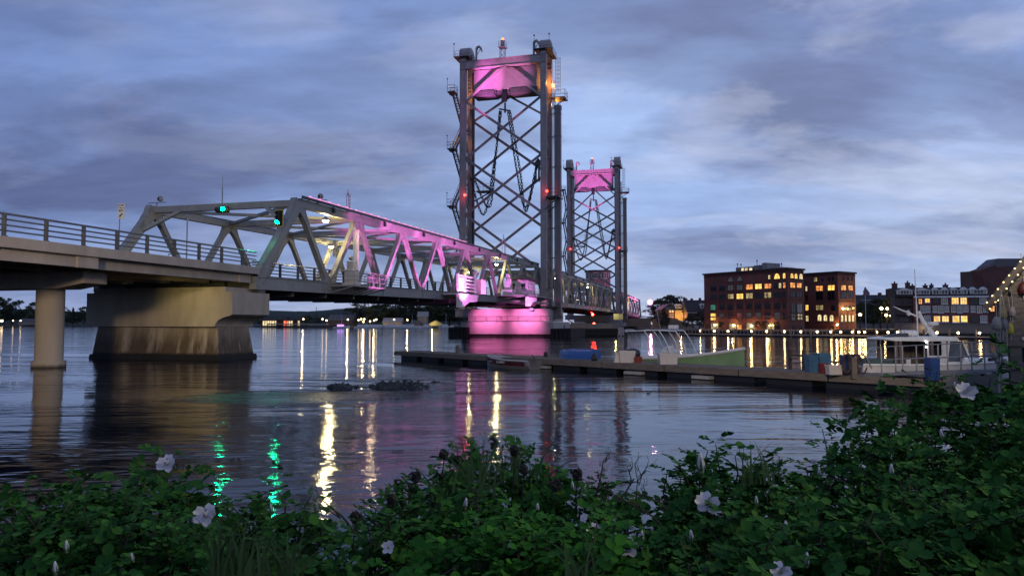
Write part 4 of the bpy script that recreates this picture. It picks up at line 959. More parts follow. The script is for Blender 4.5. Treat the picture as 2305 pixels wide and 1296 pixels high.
fc.wpx([(1570, 315, 1612, 365, 'm'), (1670, 325, 1690, 350, 'd'), (1755, 310, 1775, 350, 'd'), (1805, 305, 1830, 350, 'd'), (1597, 423, 1685, 485, 'o'), (1752, 415, 1838, 478, 'y'), (1600, 505, 1685, 600, 'd'), (1752, 500, 1838, 600, 'd'), (1598, 675, 1690, 735, 'm'), (1795, 680, 1840, 740, 'd'), (1618, 795, 1668, 875, 'w', 1), (1695, 798, 1742, 875, 'w', 1), (1775, 800, 1822, 880, 'w', 1), (1795, 935, 1825, 1000, 'd')], *K)
fd = Face(B1, n1, bld)
fd.wpx([(1940, 305, 1955, 350, 'd'), (2000, 305, 2015, 350, 'd'), (2055, 310, 2070, 350, 'd'), (1918, 415, 1980, 478, 'o'), (2012, 420, 2068, 480, 'o'), (1922, 500, 1990, 585, 'd'), (2012, 500, 2080, 585, 'd'), (1970, 680, 1995, 740, 'd'), (2015, 680, 2045, 740, 'd'), (2065, 680, 2090, 740, 'd'), (1918, 800, 1945, 885, 'w', 1), (1968, 800, 1992, 885, 'w', 1), (2015, 800, 2040, 885, 'w', 1), (2060, 800, 2088, 885, 'w', 1)], *K)
fc.wpx([(1462, 430, 1482, 490, 'w'), (1462, 540, 1485, 600, 'd'), (1462, 670, 1498, 740, 'y'), (1467, 810, 1498, 880, 'w')], *K)
# rooftop plant
pt = Face(A0+n1*5, d1, bld); mb = MB()
for u0, u1, v0, v1, o in ((555, 770, 178, 250, 0), (770, 860, 155, 230, -.5), (905, 965, 125, 215, .3), (970, 1165, 185, 215, .1)):
    ta, _ = onplane(K[0]+u0/K[2], 605, pt.P, pt.d); tb, _ = onplane(K[0]+u1/K[2], 605, pt.P, pt.d); z1 = onplane(K[0]+(u0+u1)/2/K[2], K[1]+v0/K[2], pt.P, pt.d)[1]
    pt.box(mb, ta, tb, ZA-.2, z1, -5, o)
for u, v in ((580, 130), (625, 135), (833, 85), (865, 150), (890, 150), (935, 118), (1065, 130), (1105, 130), (1150, 125)):
    t, z = onplane(K[0]+u/K[2], K[1]+v/K[2], pt.P, pt.d); q = pt.pt(t, z, .1); mb.tube((q.x, q.y, ZA), q, .09, 4); mb.ball((q.x, q.y, z-.2), .22, 6, 4)
mb.build('rooftop_plant', mat('roof_plant_grey', (.30, .27, .27), .7, 0, .3, 1), bld)
mb = MB()
for u in (640, 690, 750):
    t, z = onplane(K[0]+u/K[2], K[1]+215/K[2], pt.P, pt.d); pt.box(mb, t-.4, t+.4, z-.45, z+.45, .01, .08)
mb.build('rooftop_window', L_WHT, bld)
# warm wall lights along the building foot
for u, v, P, d, pw in ((300, 930, A0, d1, 130), (540, 935, A0, d1, 150), (775, 940, A0, d1, 200), (1010, 935, A0, d1, 230), (1390, 1000, A1, n1, 130), (1885, 925, Bp, d1, 220), (1925, 718, B1, n1, 70)):
    t, z = onplane(K[0]+u/K[2], K[1]+v/K[2], P, d); f = Face(P, d, bld); q = f.pt(t, z, .5)
    mb = MB(); mb.ball(q, .24, 8, 6); mb.bar(f.pt(t, z+.1, 0), q, .08, .08); mb.build('wall_lamp', lamp_mat('wall_lamp_glass', (1., .66, .25), 22), bld)
    light('POINT', tuple(f.pt(t, z, .95)), pw, (1., .55, .18), .15)
# awnings and small trees at the foot are built with the trees
# townhouse row
wallw = mat('terrace_stucco', (.25, .215, .18), .85, 0, .3, .6, .2)
T0 = at(2018, 700, 150).xy; T1 = at(2252, 700, 146).xy; td = (T1-T0); TL = td.length; td.normalize(); tn = Vector((-td.y, td.x))
KT = (2000, 600, 8.1)
def tz(u, v): return onplane(KT[0]+u/KT[2], KT[1]+v/KT[2], T0, td)
tw = thing('terrace_wall', 'long pale stuccoed quay wall under the townhouses', 'wall', (T0.x, T0.y, 0))
f = Face(T0-tn*4, td, tw); mb = MB(); f.box(mb, -.3, TL+45, -1, 2.35, -4.6, 0); mb.build('wall', mat('quay_wall_plaster', (.27, .22, .18), .85, 0, .3, .5, .2, band=[(.5, (.02, .02, .018), .1, .2)]), tw)
mb = MB(); f.box(mb, -1.1, TL+45, 2.36, 2.5, -.3, .12); mb.build('coping', wallw, tw)
units = [(155, 440, 0), (480, 760, 0), (800, 1095, 1), (1140, 1445, 1), (1490, 1805, 1)]
rows = {0: [('d', 270, 300, 580, 680), ('d', 320, 350, 580, 680), ('d', 345, 425, 770, 840), ('d', 215, 380, 930, 1000)],
 1: [('o', 550, 610, 590, 680), ('y', 670, 750, 585, 650), ('p', 585, 660, 720, 835), ('p', 690, 750, 725, 825), ('p', 650, 685, 900, 1005), ('p', 700, 750, 900, 1005)],
 2: [('d', 820, 920, 575, 670), ('p', 968, 1072, 570, 675), ('p', 812, 875, 720, 825), ('p', 910, 990, 720, 835), ('p', 1025, 1090, 725, 815), ('y', 822, 930, 905, 1000), ('y', 972, 1085, 905, 1000)],
 3: [('y', 1155, 1275, 570, 680), ('y', 1315, 1425, 568, 680), ('p', 1150, 1222, 725, 820), ('p', 1260, 1335, 720, 832), ('p', 1370, 1442, 720, 815), ('y', 1162, 1280, 900, 1010), ('y', 1315, 1425, 900, 1005)],
 4: [('d', 1510, 1630, 575, 680), ('p', 1668, 1780, 562, 670), ('p', 1505, 1570, 720, 820), ('p', 1615, 1690, 722, 832), ('p', 1730, 1800, 720, 820), ('d', 1510, 1640, 905, 1000), ('p', 1672, 1780, 900, 1010)]}
slate = mat('dark_slate_roof', (.035, .03, .035), .7, 0, .3, 1.2, .2)
names = ['end townhouse with brown balconies and a wide flat dormer, leftmost of the row', 'second townhouse from the left with two small lit windows under the cornice', 'middle townhouse with twin pointed white dormers and two lit ground floor windows', 'brick townhouse with four lit windows, second from the right of the row', 'rightmost brick townhouse with twin white dormers and unlit windows']
for i, (ua, ub, kind) in enumerate(units):
    ta = tz(ua-25, 700)[0]; tb = tz(ub+22, 700)[0]-.03
    q = T0+td*((ta+tb)/2)
    h = thing('townhouse', names[i], 'townhouse', (q.x, q.y, 2.35), 'brick townhouses along the quay')
    f = Face(T0, td, h); mb = MB(); zc = tz(1000, 540)[1]; f.box(mb, ta, tb, 2.34, zc, -9 if i else -4, -.0 if i else -.8); mb.build('wall', brick if i else mat('brown_clad_wall', (.13, .10, .09), .8), h)
    mb = MB(); zt = tz(1000, 372)[1]
    f.poly(mb, [(0, 0)]*0 or [(ta, zc+.01), (tb, zc+.01), (tb-.0, zt), (ta, zt)], -7, -1.6)
    mb.add([f.pt(ta, zc+.01, .1), f.pt(tb, zc+.01, .1), f.pt(tb, zt, -1.6), f.pt(ta, zt, -1.6), f.pt(ta, zc+.01, -1.6), f.pt(tb, zc+.01, -1.6)], [(0, 1, 2, 3), (0, 3, 4), (1, 5, 2)]); mb.build('roof', slate, h)
    if i: mb = MB(); f.box(mb, ta, tb, zc-.28, zc+.05, .0, .35); mb.build('cornice', frame_wh, h)
    # dormer
    da, db = tz(ua, 450)[0], tz(ub, 450)[0]; z0, z1, zp = tz(1000, 500)[1], tz(1000, 425)[1], tz(1000, 375)[1]
    mb = MB(); f.box(mb, da, db, z0, z1, -2.2, -.05)
    if kind == 0: f.poly(mb, [(da-.15, z1), (db+.15, z1), ((da+db)/2, z1+(zp-z1)*.8)], -2.2, .05)
    else:
        for a, b in ((da-.1, da+(db-da)*.42), (db-(db-da)*.42, db+.1)): f.poly(mb, [(a, z1), (b, z1), ((a+b)/2, zp)], -2.2, .05)
    dm = mb.build('dormer', frame_wh, h)
    for k in range(5):
        a = da+(db-da)*(.07+k*.182); b = a+(db-da)*.13; mb = MB(); f.box(mb, a, b, z0+.12, z1-.1, -.05, .0); mb.build('pane', MM['d'] if (i*3+k) % 4 else PALE, dm)
    for k, u0, u1, v0, v1 in rows[i]:
        a, b = tz(u0, 700)[0], tz(u1, 700)[0]; zz1 = tz((u0+u1)/2, v0)[1]; zz0 = tz((u0+u1)/2, v1)[1]
        (f if i else Face(T0-f.n*.8, td, h)).window(a, b, zz0, zz1, k, fm=frame_wh if k in 'py' else frame_dk, cols=2 if (u1-u0) < 90 else 3, fw=.1)
    if i == 0:
        for v in (700, 860):
            mb = MB(); z = tz(300, v)[1]; f.box(mb, ta+.2, tb-.2, z-.15, z, -.8, .5)
            for k in range(14): t = ta+.25+(tb-ta-.5)*k/13; f.box(mb, t-.02, t+.02, z, z+1, .42, .46)
            f.box(mb, ta+.2, tb-.2, z+1, z+1.06, .4, .48); mb.build('balcony', mat('brown_balcony', (.10, .07, .06), .7), h)
    cz = [(145, 225, 300), (395, 460, 290)] if i == 0 else [[(480, 550, 345)], [(735-10, 785, 342), (845, 895, 335)], [(1095, 1165, 335)], []][i-1]
    for a_, b_, v in cz:
        mb = MB(); a, b = tz(a_, 350)[0], tz(b_, 350)[0]; z = tz(500, v)[1]; f.box(mb, a, b, zc, z, -3.4, -2.3); f.box(mb, a-.08, b+.08, z, z+.12, -3.5, -2.2)
        mb.tube(f.pt((a+b)/2, z+.1, -2.8), f.pt((a+b)/2, z+.5, -2.8), .16, 6); mb.build('chimney', brick_dk, h)
light('AREA' if False else 'POINT', tuple(f.pt(TL*.2, 1.6, 5)), 60, (1, .7, .35), .2)
# annex to the right of the row, dark brick block behind, and low grey hall with pitched roof
an = thing('brick_annex', 'plain brick annex with one orange lit window right of the townhouses', 'building', (T1.x, T1.y, 2.35))
f = Face(T0, td, an); a = tz(1832, 700)[0]; mb = MB(); f.box(mb, a, a+22, 2.34, tz(1900, 560)[1], -8, -.3); mb.build('wall', brick_dk, an)
f2 = Face(T0-f.n*.3, td, an); f2.window(tz(1862, 700)[0], tz(1940, 700)[0], tz(1900, 815)[1], tz(1900, 715)[1], 'o')
db_ = thing('dark_brick_block', 'tall windowless dark brick block rising behind the townhouses', 'building', (128, 200, 1))
P = at(2162, 640, 205).xy; mb = MB()
z1 = at(2180, 612, 205).z; mb.prism([P, P+Vector((3.4, -4.5)), P+Vector((48, -4)), P+Vector((48, 18)), P+Vector((12.5, 18))], 1, z1, 'z'); mb.build('wall', brick_dk, db_)
mb = MB(); mb.prism([(P.x+3, z1), (P.x+8, z1+1.8), (P.x+8.5, z1+1.1), (P.x+11, z1+1.4), (P.x+50, z1+1.5), (P.x+50, z1)], P.y-3, P.y+2, 'y'); mb.build('parapet', brick_dk, db_)
mb = MB(); q0 = at(2212, 600, 210); 
mb.prism([(q0.x, q0.z-.3), (at(2236, 583, 210).x, at(2236, 583, 210).z), (q0.x+40, at(2236, 583, 210).z), (q0.x+48, q0.z-.3)], 208, 213, 'y'); mb.build('roof', mat('grey_metal_roof', (.12, .11, .12), .6, 0, .2, .6), db_)
mb = MB(); mb.box(q0.x+1.5, q0.x+46, 208.5, 212, z1, q0.z-.31); mb.build('penthouse', brick_dk, db_)
mb = MB(); mb.tube((q0.x+17, 215, q0.z+1), (q0.x+17, 215, q0.z+5.5), .06, 4); mb.build('aerial', dark, db_)
# ---------------------------------------------------------------- houses
def house(name, label, P, d, L, dep, z0, ze, zr, wm, rm, wins=(), group=None, cat='house', roof='ridge', fm=None, dormers=(), chim=()):
    c = Vector(P)+Vector(d).normalized()*(L/2); h = thing(name, label, cat, (c.x, c.y, z0), group); f = Face(P, d, h)
    mb = MB(); f.box(mb, 0, L, z0, ze, -dep, 0)
    if roof == 'gable': f.poly(mb, [(0, ze), (L, ze), (L/2, zr)], -dep+.02, -.02)
    mb.build('wall', wm, h); mb = MB()
    if roof == 'ridge':
        e = .3
        mb.add([f.pt(-e, ze-.1, e), f.pt(L+e, ze-.1, e), f.pt(L+e, zr, -dep/2), f.pt(-e, zr, -dep/2), f.pt(-e, ze-.1, -dep-e), f.pt(L+e, ze-.1, -dep-e), f.pt(-e, ze-.35, e), f.pt(L+e, ze-.35, e), f.pt(-e, ze-.35, -dep-e), f.pt(L+e, ze-.35, -dep-e)],
               [(0, 1, 2, 3), (3, 2, 5, 4), (0, 6, 7, 1), (4, 5, 9, 8), (0, 3, 4, 8, 6), (1, 7, 9, 5, 2), (6, 8, 9, 7)])
    elif roof == 'gable':
        for a, b in ((-.3, L/2), (L+.3, L/2)):
            za = ze-.2
            mb.add([f.pt(a, za, .3), f.pt(b, zr+.1, .3), f.pt(b, zr+.1, -dep-.3), f.pt(a, za, -dep-.3), f.pt(a, za+.2, .3), f.pt(b, zr+.3, .3), f.pt(b, zr+.3, -dep-.3), f.pt(a, za+.2, -dep-.3)], [(0, 1, 2, 3), (7, 6, 5, 4), (0, 4, 5, 1), (1, 5, 6, 2), (2, 6, 7, 3), (3, 7, 4, 0)])
    else: f.box(mb, -.3, L+.3, ze, zr, -dep-.3, .3)
    rf = mb.build('roof', rm, h)
    for a, b, z in chim: mb = MB(); f.box(mb, a, b, ze, z, -dep/2-.5, -dep/2+.5); mb.build('chimney', brick_dk, rf)
    for a, b, za, zb in dormers:
        mb = MB(); f.box(mb, a, b, za, zb, -dep/2, -.1); f.poly(mb, [(a-.1, zb), (b+.1, zb), ((a+b)/2, zb+.5)], -dep/2, 0); dm = mb.build('dormer', frame_wh, h); mb = MB(); f.box(mb, a+.2, b-.2, za+.2, zb-.1, -.1, -.04); mb.build('pane', DRK, dm)
    for w in wins: f.window(*w[:5], **(w[5] if len(w) > 5 else {}), fm=fm)
    return h
def uvb(u, v, D): q = at(u, v, D); return q
yel_w = mat('yellow_clapboard', (.55, .38, .16), .7, 0, .2, 1); org_w = mat('orange_brick_wall', (.32, .10, .05), .8, 0, .2, 1); grey_w = mat('grey_clapboard', (.22, .2, .19), .8, 0, .3, 1.5); pale_w = mat('pale_clapboard', (.4, .36, .3), .8, 0, .25, 1.5)
D = 262; a = at(1508, 700, D); L = at(1545, 700, D).x-a.x
Z = lambda v, D_=262: at(1500, v, D_).z
house('yellow_house', 'warmly lit yellow house with white dormers beyond the end of the bridge', (a.x+1.8, a.y), (1, 0), L-1.8, 7, Z(722), Z(696), Z(684), yel_w, mat('brown_roof', (.1, .075, .065), .8), [(4.-1.8, 4.7-1.8, Z(703), Z(699), 'd'), (2.4+.3, 3.1+.3, Z(713), Z(708), 'w')], dormers=[(.3, 1.1, Z(694), Z(687)), (1.4, 2.2, Z(694), Z(687)), (2.5, 3.7, Z(694), Z(687))], fm=frame_wh)
house('orange_house', 'narrow orange brick house with white windows, left of the yellow house', (a.x-.4, a.y+.4), (1, 0), 2.1, 8, Z(720), Z(696), Z(690), org_w, MATS['brown_roof'], [(.25, .75, Z(702), Z(698), 'w'), (1.2, 1.7, Z(702), Z(698), 'w'), (.3, .8, Z(713), Z(707), 'd'), (1.2, 1.7, Z(713), Z(707), 'd')], fm=frame_wh)
a2 = at(1490, 700, 268); house('slope_roof_house', 'brown windowless house end with sloping roof under the pink lamp', (a2.x, 268), (1, 0), 5.6, 12, Z(722), Z(697), Z(684), mat('brown_wall', (.17, .11, .09), .8), MATS['brown_roof'], roof='gable')
a3 = at(1548, 700, 255); house('dark_roofed_hall', 'long dark roofed brick hall between the yellow house and the brick building', (a3.x, 255), (1, 0), 14, 11, Z(722, 255), Z(699, 255), Z(674, 255), brick_dk, mat('plum_slate', (.055, .04, .045), .8, 0, .3, .8), [(.3+k*1.1, .8+k*1.1, Z(703, 255), Z(699.5, 255), 'd') for k in range(3)], dormers=[(4.6, 5.5, Z(694, 255), Z(686, 255)), (5.9, 6.6, Z(694, 255), Z(686, 255))], chim=[(2.4, 3.1, Z(670, 255)), (5.3, 6.0, Z(669, 255))], fm=frame_wh)
light('POINT', (at(1533, 712, 258).x, 258.5, Z(713)), 900, (1, .58, .2), .2)
a4 = at(1925, 700, 235); house('distant_grey_hall', 'low dark roofed building behind the flagpole and trees', (a4.x, 235), (1, 0), 15, 10, 1, Z(690, 235), Z(662, 235), grey_w, mat('charcoal_roof', (.05, .05, .055), .8), chim=[(5.2, 6.0, Z(659, 235)), (10, 10.8, Z(657, 235))])
# octagonal tower house beyond the lift span
oc = at(1350, 640, 300); ot = thing('octagonal_brick_building', 'octagonal brick building with a window band behind the lift span', 'building', (oc.x, 300, 3))
R8 = 5.3; oct_ = lambda r: [(oc.x+r*math.cos(t), 306+r*math.sin(t)) for t in np.linspace(PI/8, 2*PI+PI/8, 9)[:-1]]
zt_ = at(1350, 607, 300).z; zb_ = at(1350, 628, 300).z
mb = MB(); mb.prism(oct_(R8), 1, zt_-.6, 'z'); mb.build('wall', brick_mat('rose_brick', (.30, .17, .17), (.24, .13, .14)), ot)
mb = MB(); mb.prism(oct_(R8+.5), zt_-.6, zt_, 'z'); mb.build('roof', slate, ot)
ov = oct_(R8)
for k in range(4, 8):
    A_, B_ = Vector(ov[k]), Vector(ov[(k+1) % 8]); f = Face(A_, B_-A_, ot); L_ = (B_-A_).length
    for j in range(3): f.window(.25+j*L_/3, L_/3*(j+1)-.25, zb_+.4, zt_-1.2, 'd', fm=frame_wh, cols=1)
light('SPOT', (at(1300, 640, 260).x, 262, 8), 6000, (1, .55, .72), .3, (oc.x+3, 302, 20), 40, .6)
# bridge end abutment and walls on the right bank
ab = thing('bridge_abutment', 'brown panelled concrete abutment wall below the far end of the bridge', 'abutment', (40, 250, 0))
wp_ = mat('brown_concrete', (.26, .18, .13), .85, 0, .3, .6, .2, band=[(.6, (.03, .025, .02), .2, .4)])  # brown concrete, darker at the waterline
P = at(1408, 740, 232).xy; mb = MB(); f = Face(P, Vector((1, .0)), ab); z1 = at(1430, 716.5, 232).z
f.box(mb, -.5, 8.0, -1, z1, -60, 0)
for k in range(4): f.box(mb, k*2.2, k*2.2+.06, .6, z1, 0, .05)
mb.build('abutment_wall', wp_, ab); mb = MB(); f.box(mb, -.7, 6.5, -1, 1.0, 0, 1.2); mb.build('plinth', wp_, ab)
P = at(1495, 740, 240).xy; f = Face(P, Vector((1, 0)), ab); mb = MB(); f.box(mb, 0, 4.5, 1, at(1500, 717, 240).z, -20, 0); f.poly(mb, [(4.5, 1), (10, 1), (10, 1.5), (4.5, at(1500, 719, 240).z)], -20, -.1); mb.build('ramp_wall', wp_, ab)
# pink lamp at the bridge end
pl = bthing('pink_floodlight', 'intensely bright pink floodlight on a pole at the far end of the bridge', 'floodlight', 255, -3, 4)
q = at(1463, 680, 300); pl.location = (q.x, 300, 4); pl.rotation_euler = (0, 0, 0); OFF[pl.name] = Vector((q.x, 300, 4))
mb = MB(); mb.tube((q.x, 300.3, 4), (q.x, 300.3, q.z+.4), .12, 6); mb.bar((q.x, 300.3, q.z+.3), (q.x, 299.8, q.z), .15, .15); mb.build('pole', galv, pl)
mb = MB(); mb.ball((q.x, 299.7, q.z), 1.15, 14, 8); mb.build('lamp_glass', lamp_mat('pink_flood_glass', (1., .33, .66), 3.2), pl, smooth=True)
light('POINT', (q.x, 298.4, q.z), 9000, (1, .25, .6), .4)
# ---------------------------------------------------------------- fenders and clearance gauge in the channel
fw = thing('fender_wall', 'long low dark timber fender wall under the lift span, between the piers', 'fender', (13, 142, 0))
mb = MB(); a = at(1262, 745, 139); b = at(1392, 745, 146); a.z = b.z = 0
dirv = (b-a).normalized(); nn = Vector((-dirv.y, dirv.x, 0)); Lw = (b-a).length
for k in range(int(Lw/.36)): p = a+dirv*(k*.36); mb.tube((p.x, p.y, -1), (p.x, p.y, 1.42), .16, 6)
for z in (.4, 1.1): mb.bar(a+nn*-.2+Vector((0, 0, z)), b+nn*-.2+Vector((0, 0, z)), .2, .25)
mb.build('timber_piles', timber_dark, fw)
mb = MB(); mb.bar(a+Vector((0, 0, 1.5)), b+Vector((0, 0, 1.5)), .8, .14)
mb.bar(a+nn*2+Vector((0, 0, 1.95)), b+nn*2+Vector((0, 0, 1.95)), .5, .8); mb.build('concrete_cap', mat('brown_cap', (.3, .22, .16), .85, 0, .3, .8), fw)
for u in (1258,):
    mb = MB(); p = at(u+8, 745, 136.5); mb.box(p.x-.5, p.x+.5, p.y-.3, p.y+.3, -.5, 2.1); mb.build('end_post', mat('amber_timber', (.34, .24, .14), .8, 0, .3, 2), fw)  # post in a lighter amber timber tone
gg = at(1398, 745, 143); ga = thing('clearance_gauge', 'pale board with black numbers standing at the waterline by the second tower', 'gauge board', (gg.x, 143, 0))
zt2 = at(1398, 737, 143).z; hw_ = .55
mb = MB(); mb.box(gg.x-hw_, gg.x+hw_, 142.9, 143.05, .2, zt2); mb.build('board', mat('gauge_board', (.5, .4, .38), .7, 0, .15, 2), ga)
mb = MB(); mb.box(gg.x-.4, gg.x-.25, 143.06, 143.2, -1, zt2); mb.box(gg.x+.25, gg.x+.4, 143.06, 143.2, -1, zt2); mb.build('post', timber_dark, ga)
GM = lambda z: Matrix.Translation((gg.x+.12, 142.89, z)) @ Matrix.Rotation(PI/2, 4, 'X')
text('number', '15', .46, blk, ga, GM(zt2-.3)); text('number', '20', .46, blk, ga, GM(.55))
pw_ = at(1412, 745, 140); solo(MB().tube((pw_.x, 140, -1), (pw_.x, 140, at(1412, 738, 140).z), .11, 8), 'mooring_pile', timber, 'slim pale pile standing alone in the water right of the number board', 'pile', (pw_.x, 140, 0))
st_ = at(1388, 712, 220); sb = thing('lit_stair_box', 'yellow lit service box at the foot of the second tower', 'service box', (st_.x, 220, 4))
mb = MB(); za, zb = at(1388, 719, 220).z, at(1388, 706, 220).z; mb.box(st_.x-.9, st_.x+1.9, 220, 222, za, zb); mb.build('wall', mat('box_paint', (.5, .48, .3), .6, 0, .3, 1.5), sb); mb = MB(); mb.box(st_.x+.75, st_.x+.82, 219.95, 220, za, zb); mb.box(st_.x-.95, st_.x+1.95, 219.9, 222.1, za-.15, za); mb.build('trim', steel_dark, sb)
light('POINT', (st_.x-.6, 218, zb-.3), 160, (1, .85, .35), .15)
light('POINT', (at(1262, 733, 137).x, 135.6, 1.9), 60, (1, .6, .25), .1)

# approach deck carrying the road from the far span to the right bank
av = bthing('approach_viaduct', 'far approach deck with railing between the last truss span and the right bank', 'viaduct', 300, 6, 0)
mb = MB(); mb.box(274.4, 345, -.4, W+.4, 4.0, 4.75); mb.box(274.4, 345, -.1, .4, 3.2, 4.0); mb.build('deck', conc, av); rail_run(av, 275, 340, 0, lambda s: 4.75, 5.0)
mb = MB(); mb.box(292, 294, 0, W, -1, 4.0); mb.build('pier_wall', conc, av)
# ================================================================ TREES
leafm = [mat('tree_leaves_dark', (.035, .055, .03), .9, 0, .5, .6), mat('tree_leaves_olive', (.06, .075, .03), .9, 0, .5, .6)]
bark = mat('bark', (.06, .048, .04), .9, 0, .4, 3)
def make_tree(seed, w=.42, leaves=1500, conifer=False, lm=0, tr=.16):
    r = random.Random(seed); root = thing('leafy_tree', 'tree', 'tree', (0, 0, 0))
    mb = MB(); mb.path([(0, 0, -.3), (.03, .02, 1.2), (r.uniform(-.2, .2), r.uniform(-.2, .2), 3.2), (r.uniform(-.3, .3), 0, 6.0), (0, 0, 8.6)], [.26, .2, .16, .1, .03], 7)
    blobs = []
    if conifer:
        for k in range(22):
            z = 1.2+8.6*k/22; rr = (1-(k/22))*10*w*.55+.15; a = k*2.4; blobs.append((math.cos(a)*rr*.5, math.sin(a)*rr*.5, z, rr*.6, .55))
    else:
        for k in range(30):
            a = r.uniform(0, 2*PI); z = r.uniform(2.3, 9.2); prof = math.sin(PI*min(1, max(.08, (z-1.4)/8.6))**.8)**.7
            rr = r.uniform(.25, 1)**.6*10*w*.8*prof; s = r.uniform(.7, 1.5)*(.6+.5*prof); blobs.append((math.cos(a)*rr, math.sin(a)*rr, z, s, s*.72))
            if k % 3 == 0: mb.path([(0, 0, z*.45), (math.cos(a)*rr*.5, math.sin(a)*rr*.5, z*.8), (math.cos(a)*rr*.95, math.sin(a)*rr*.95, z)], [.1, .06, .02], 5)
    mb.build('trunk', bark, root)
    mb = MB(); n = leaves//len(blobs)
    for (x, y, z, s, sz) in blobs:
        for _ in range(n):
            v = Vector((r.gauss(0, 1), r.gauss(0, 1), r.gauss(0, 1))).normalized()*(r.random()**.45)
            p = Vector((x+v.x*s, y+v.y*s, z+v.z*sz)); q = Quaternion((r.gauss(0, 1), r.gauss(0, 1), r.gauss(0, 1), r.gauss(0, 1))).normalized(); L = tr*r.uniform(.7, 1.5)
            mb.add([p+q @ Vector(c)*L for c in ((-1, -.6, 0), (0, -.9, .25), (1, -.2, 0), (.5, .9, .2), (-.6, .7, -.1))], [(0, 1, 2, 3, 4)])
    mb.build('crown', leafm[lm], root, fix=False); return root
protos = [make_tree(1, .42, 1500, lm=0), make_tree(2, .52, 1700, lm=1), make_tree(3, .34, 1300, lm=0), make_tree(4, .36, 1400, True, lm=0)]
used_ = [False]*4
ORD = ['first', 'second', 'third', 'fourth', 'fifth', 'sixth', 'seventh', 'eighth', 'ninth', 'tenth', 'eleventh', 'twelfth', 'thirteenth', 'fourteenth', 'fifteenth', 'sixteenth', 'seventeenth', 'eighteenth', 'nineteenth', 'twentieth', 'twenty-first', 'twenty-second', 'twenty-third', 'twenty-fourth']
def plant(k, u, vtop, D, z0, label, group, wide=1.):
    q = at(u, vtop, D); h = max(2., q.z-z0)
    o = protos[k] if not used_[k] else copy_tree(protos[k]); used_[k] = True
    o.location = (q.x, D, z0); s = h/9.6; o.scale = (s*wide, s*wide, s); o.rotation_euler = (0, 0, (u*7.3) % 6.28); tag(o, label, 'tree', group); return o
for i, (u, v, k) in enumerate(((-12, 668, 1), (10, 680, 0), (28, 671, 0), (48, 698, 2), (66, 694, 1), (84, 680, 1), (112, 684, 0), (138, 688, 1), (152, 696, 0), (165, 693, 3), (176, 700, 2), (190, 690, 1), (205, 692, 0))):
    plant(k, u, v, 705+(i % 3)*8, 1, '%s tree from the left in the dark row on the far left shore' % ORD[i], 'trees on the far left shore', 1.25)
for i, (u, v, D, k) in enumerate(((586, 716, 540, 1), (615, 718, 560, 0), (650, 716, 540, 2), (690, 712, 420, 1), (712, 716, 470, 0), (745, 708, 440, 1), (765, 712, 430, 1), (793, 700, 405, 0), (829, 682, 400, 1), (848, 696, 400, 1), (866, 690, 405, 0), (884, 684, 402, 0), (905, 686, 405, 1), (925, 688, 400, 0), (948, 690, 410, 1), (972, 694, 400, 1), (990, 690, 405, 0), (1012, 688, 402, 1), (1034, 694, 400, 0), (1052, 690, 405, 1))):
    plant(k, u, v-(9 if u > 780 else 2), D, 1.2, '%s tree from the left on the shore seen under the near span' % ORD[i], 'trees on the shore under the near span', 1.75)
for i, (u, v, D, k, w) in enumerate(((1487, 676, 330, 1, 1.5), (1502, 667, 335, 0, 1.4), (1518, 664, 330, 1, 1.5), (1532, 670, 335, 0, 1.3), (1476, 692, 290, 2, 1.4), (1490, 702, 226, 1, 1.2), (1500, 714, 215, 2, 1.3), (1560, 706, 222, 1, 1.3), (1574, 702, 215, 0, 1.1), (1545, 714, 215, 1, 1.4), (1584, 712, 205, 2, 1.0))):
    plant(k, u, v, D, 1, '%s tree from the left between the bridge end and the brick building' % ORD[i], 'trees beyond the bridge end', w)
for i, (u, v, D, k, w) in enumerate(((1935, 690, 205, 2, 1.2), (1948, 680, 215, 1, 1.2), (1965, 684, 212, 0, 1.1), (1980, 672, 205, 1, 1.2), (1996, 676, 200, 0, 1.2), (2010, 670, 196, 1, 1.2))):
    plant(k, u, v, D, 1, '%s tree from the left in the gap between the brick building and the townhouses' % ORD[i], 'trees between the two brick buildings', w)
for i, (u, v, D, k) in enumerate(((1622, 731, 184, 2), (1704, 724, 176, 1), (1722, 724, 174, 1), (1750, 731, 171, 2), (1580, 728, 192, 1))):
    plant(k, u, v, D, 1, '%s small ornamental tree from the left at the foot of the brick building' % ORD[i], 'small trees on the quay', 1.3)
# ================================================================ QUAYSIDE DOCK AND LAMPS ON THE FAR BANK
DA = onz(1530, 750.5, .4); DB = onz(2240, 758, .4); dd = (DB-DA).normalized(); dn = Vector((-dd.y, dd.x, 0)); DL = (DB-DA).length
ql = mat('pale_dock_edge', (.36, .3, .26), .8, 0, .3, 2)
qd = thing('quayside_dock', 'long low floating dock in front of the brick waterfront', 'dock', (DA.x, DA.y, 0))
mb = MB(); mb.bar(DA+dn*1.2+Vector((0, 0, -.08)), DB+dn*1.2+Vector((0, 0, -.08)), 2.4, .16); mb.build('deck', ql, qd)
mb = MB(); mb.bar(DA+dn*1.2+Vector((0, 0, -.4)), DB+dn*1.2+Vector((0, 0, -.4)), 2.2, .45); mb.build('float', timber_dark, qd)
for k in range(15):
    p = DA+dd*(DL*(k+.3)/15)+dn*.1; mb = MB(); mb.tube((p.x, p.y, -1), (p.x, p.y, 1.5), .14, 6); mb.build('dock_pile', timber, qd)
mb = MB()
for k in range(40): p = DA+dd*(DL*.55*k/40)+dn*2.3; mb.tube((p.x, p.y, .4), (p.x, p.y, 1.2), .04, 4)
mb.bar(DA+dn*2.3+Vector((0, 0, .8)), DA+dd*(DL*.55)+dn*2.3+Vector((0, 0, .8)), .05, .08); mb.build('dock_railing', ql, qd)
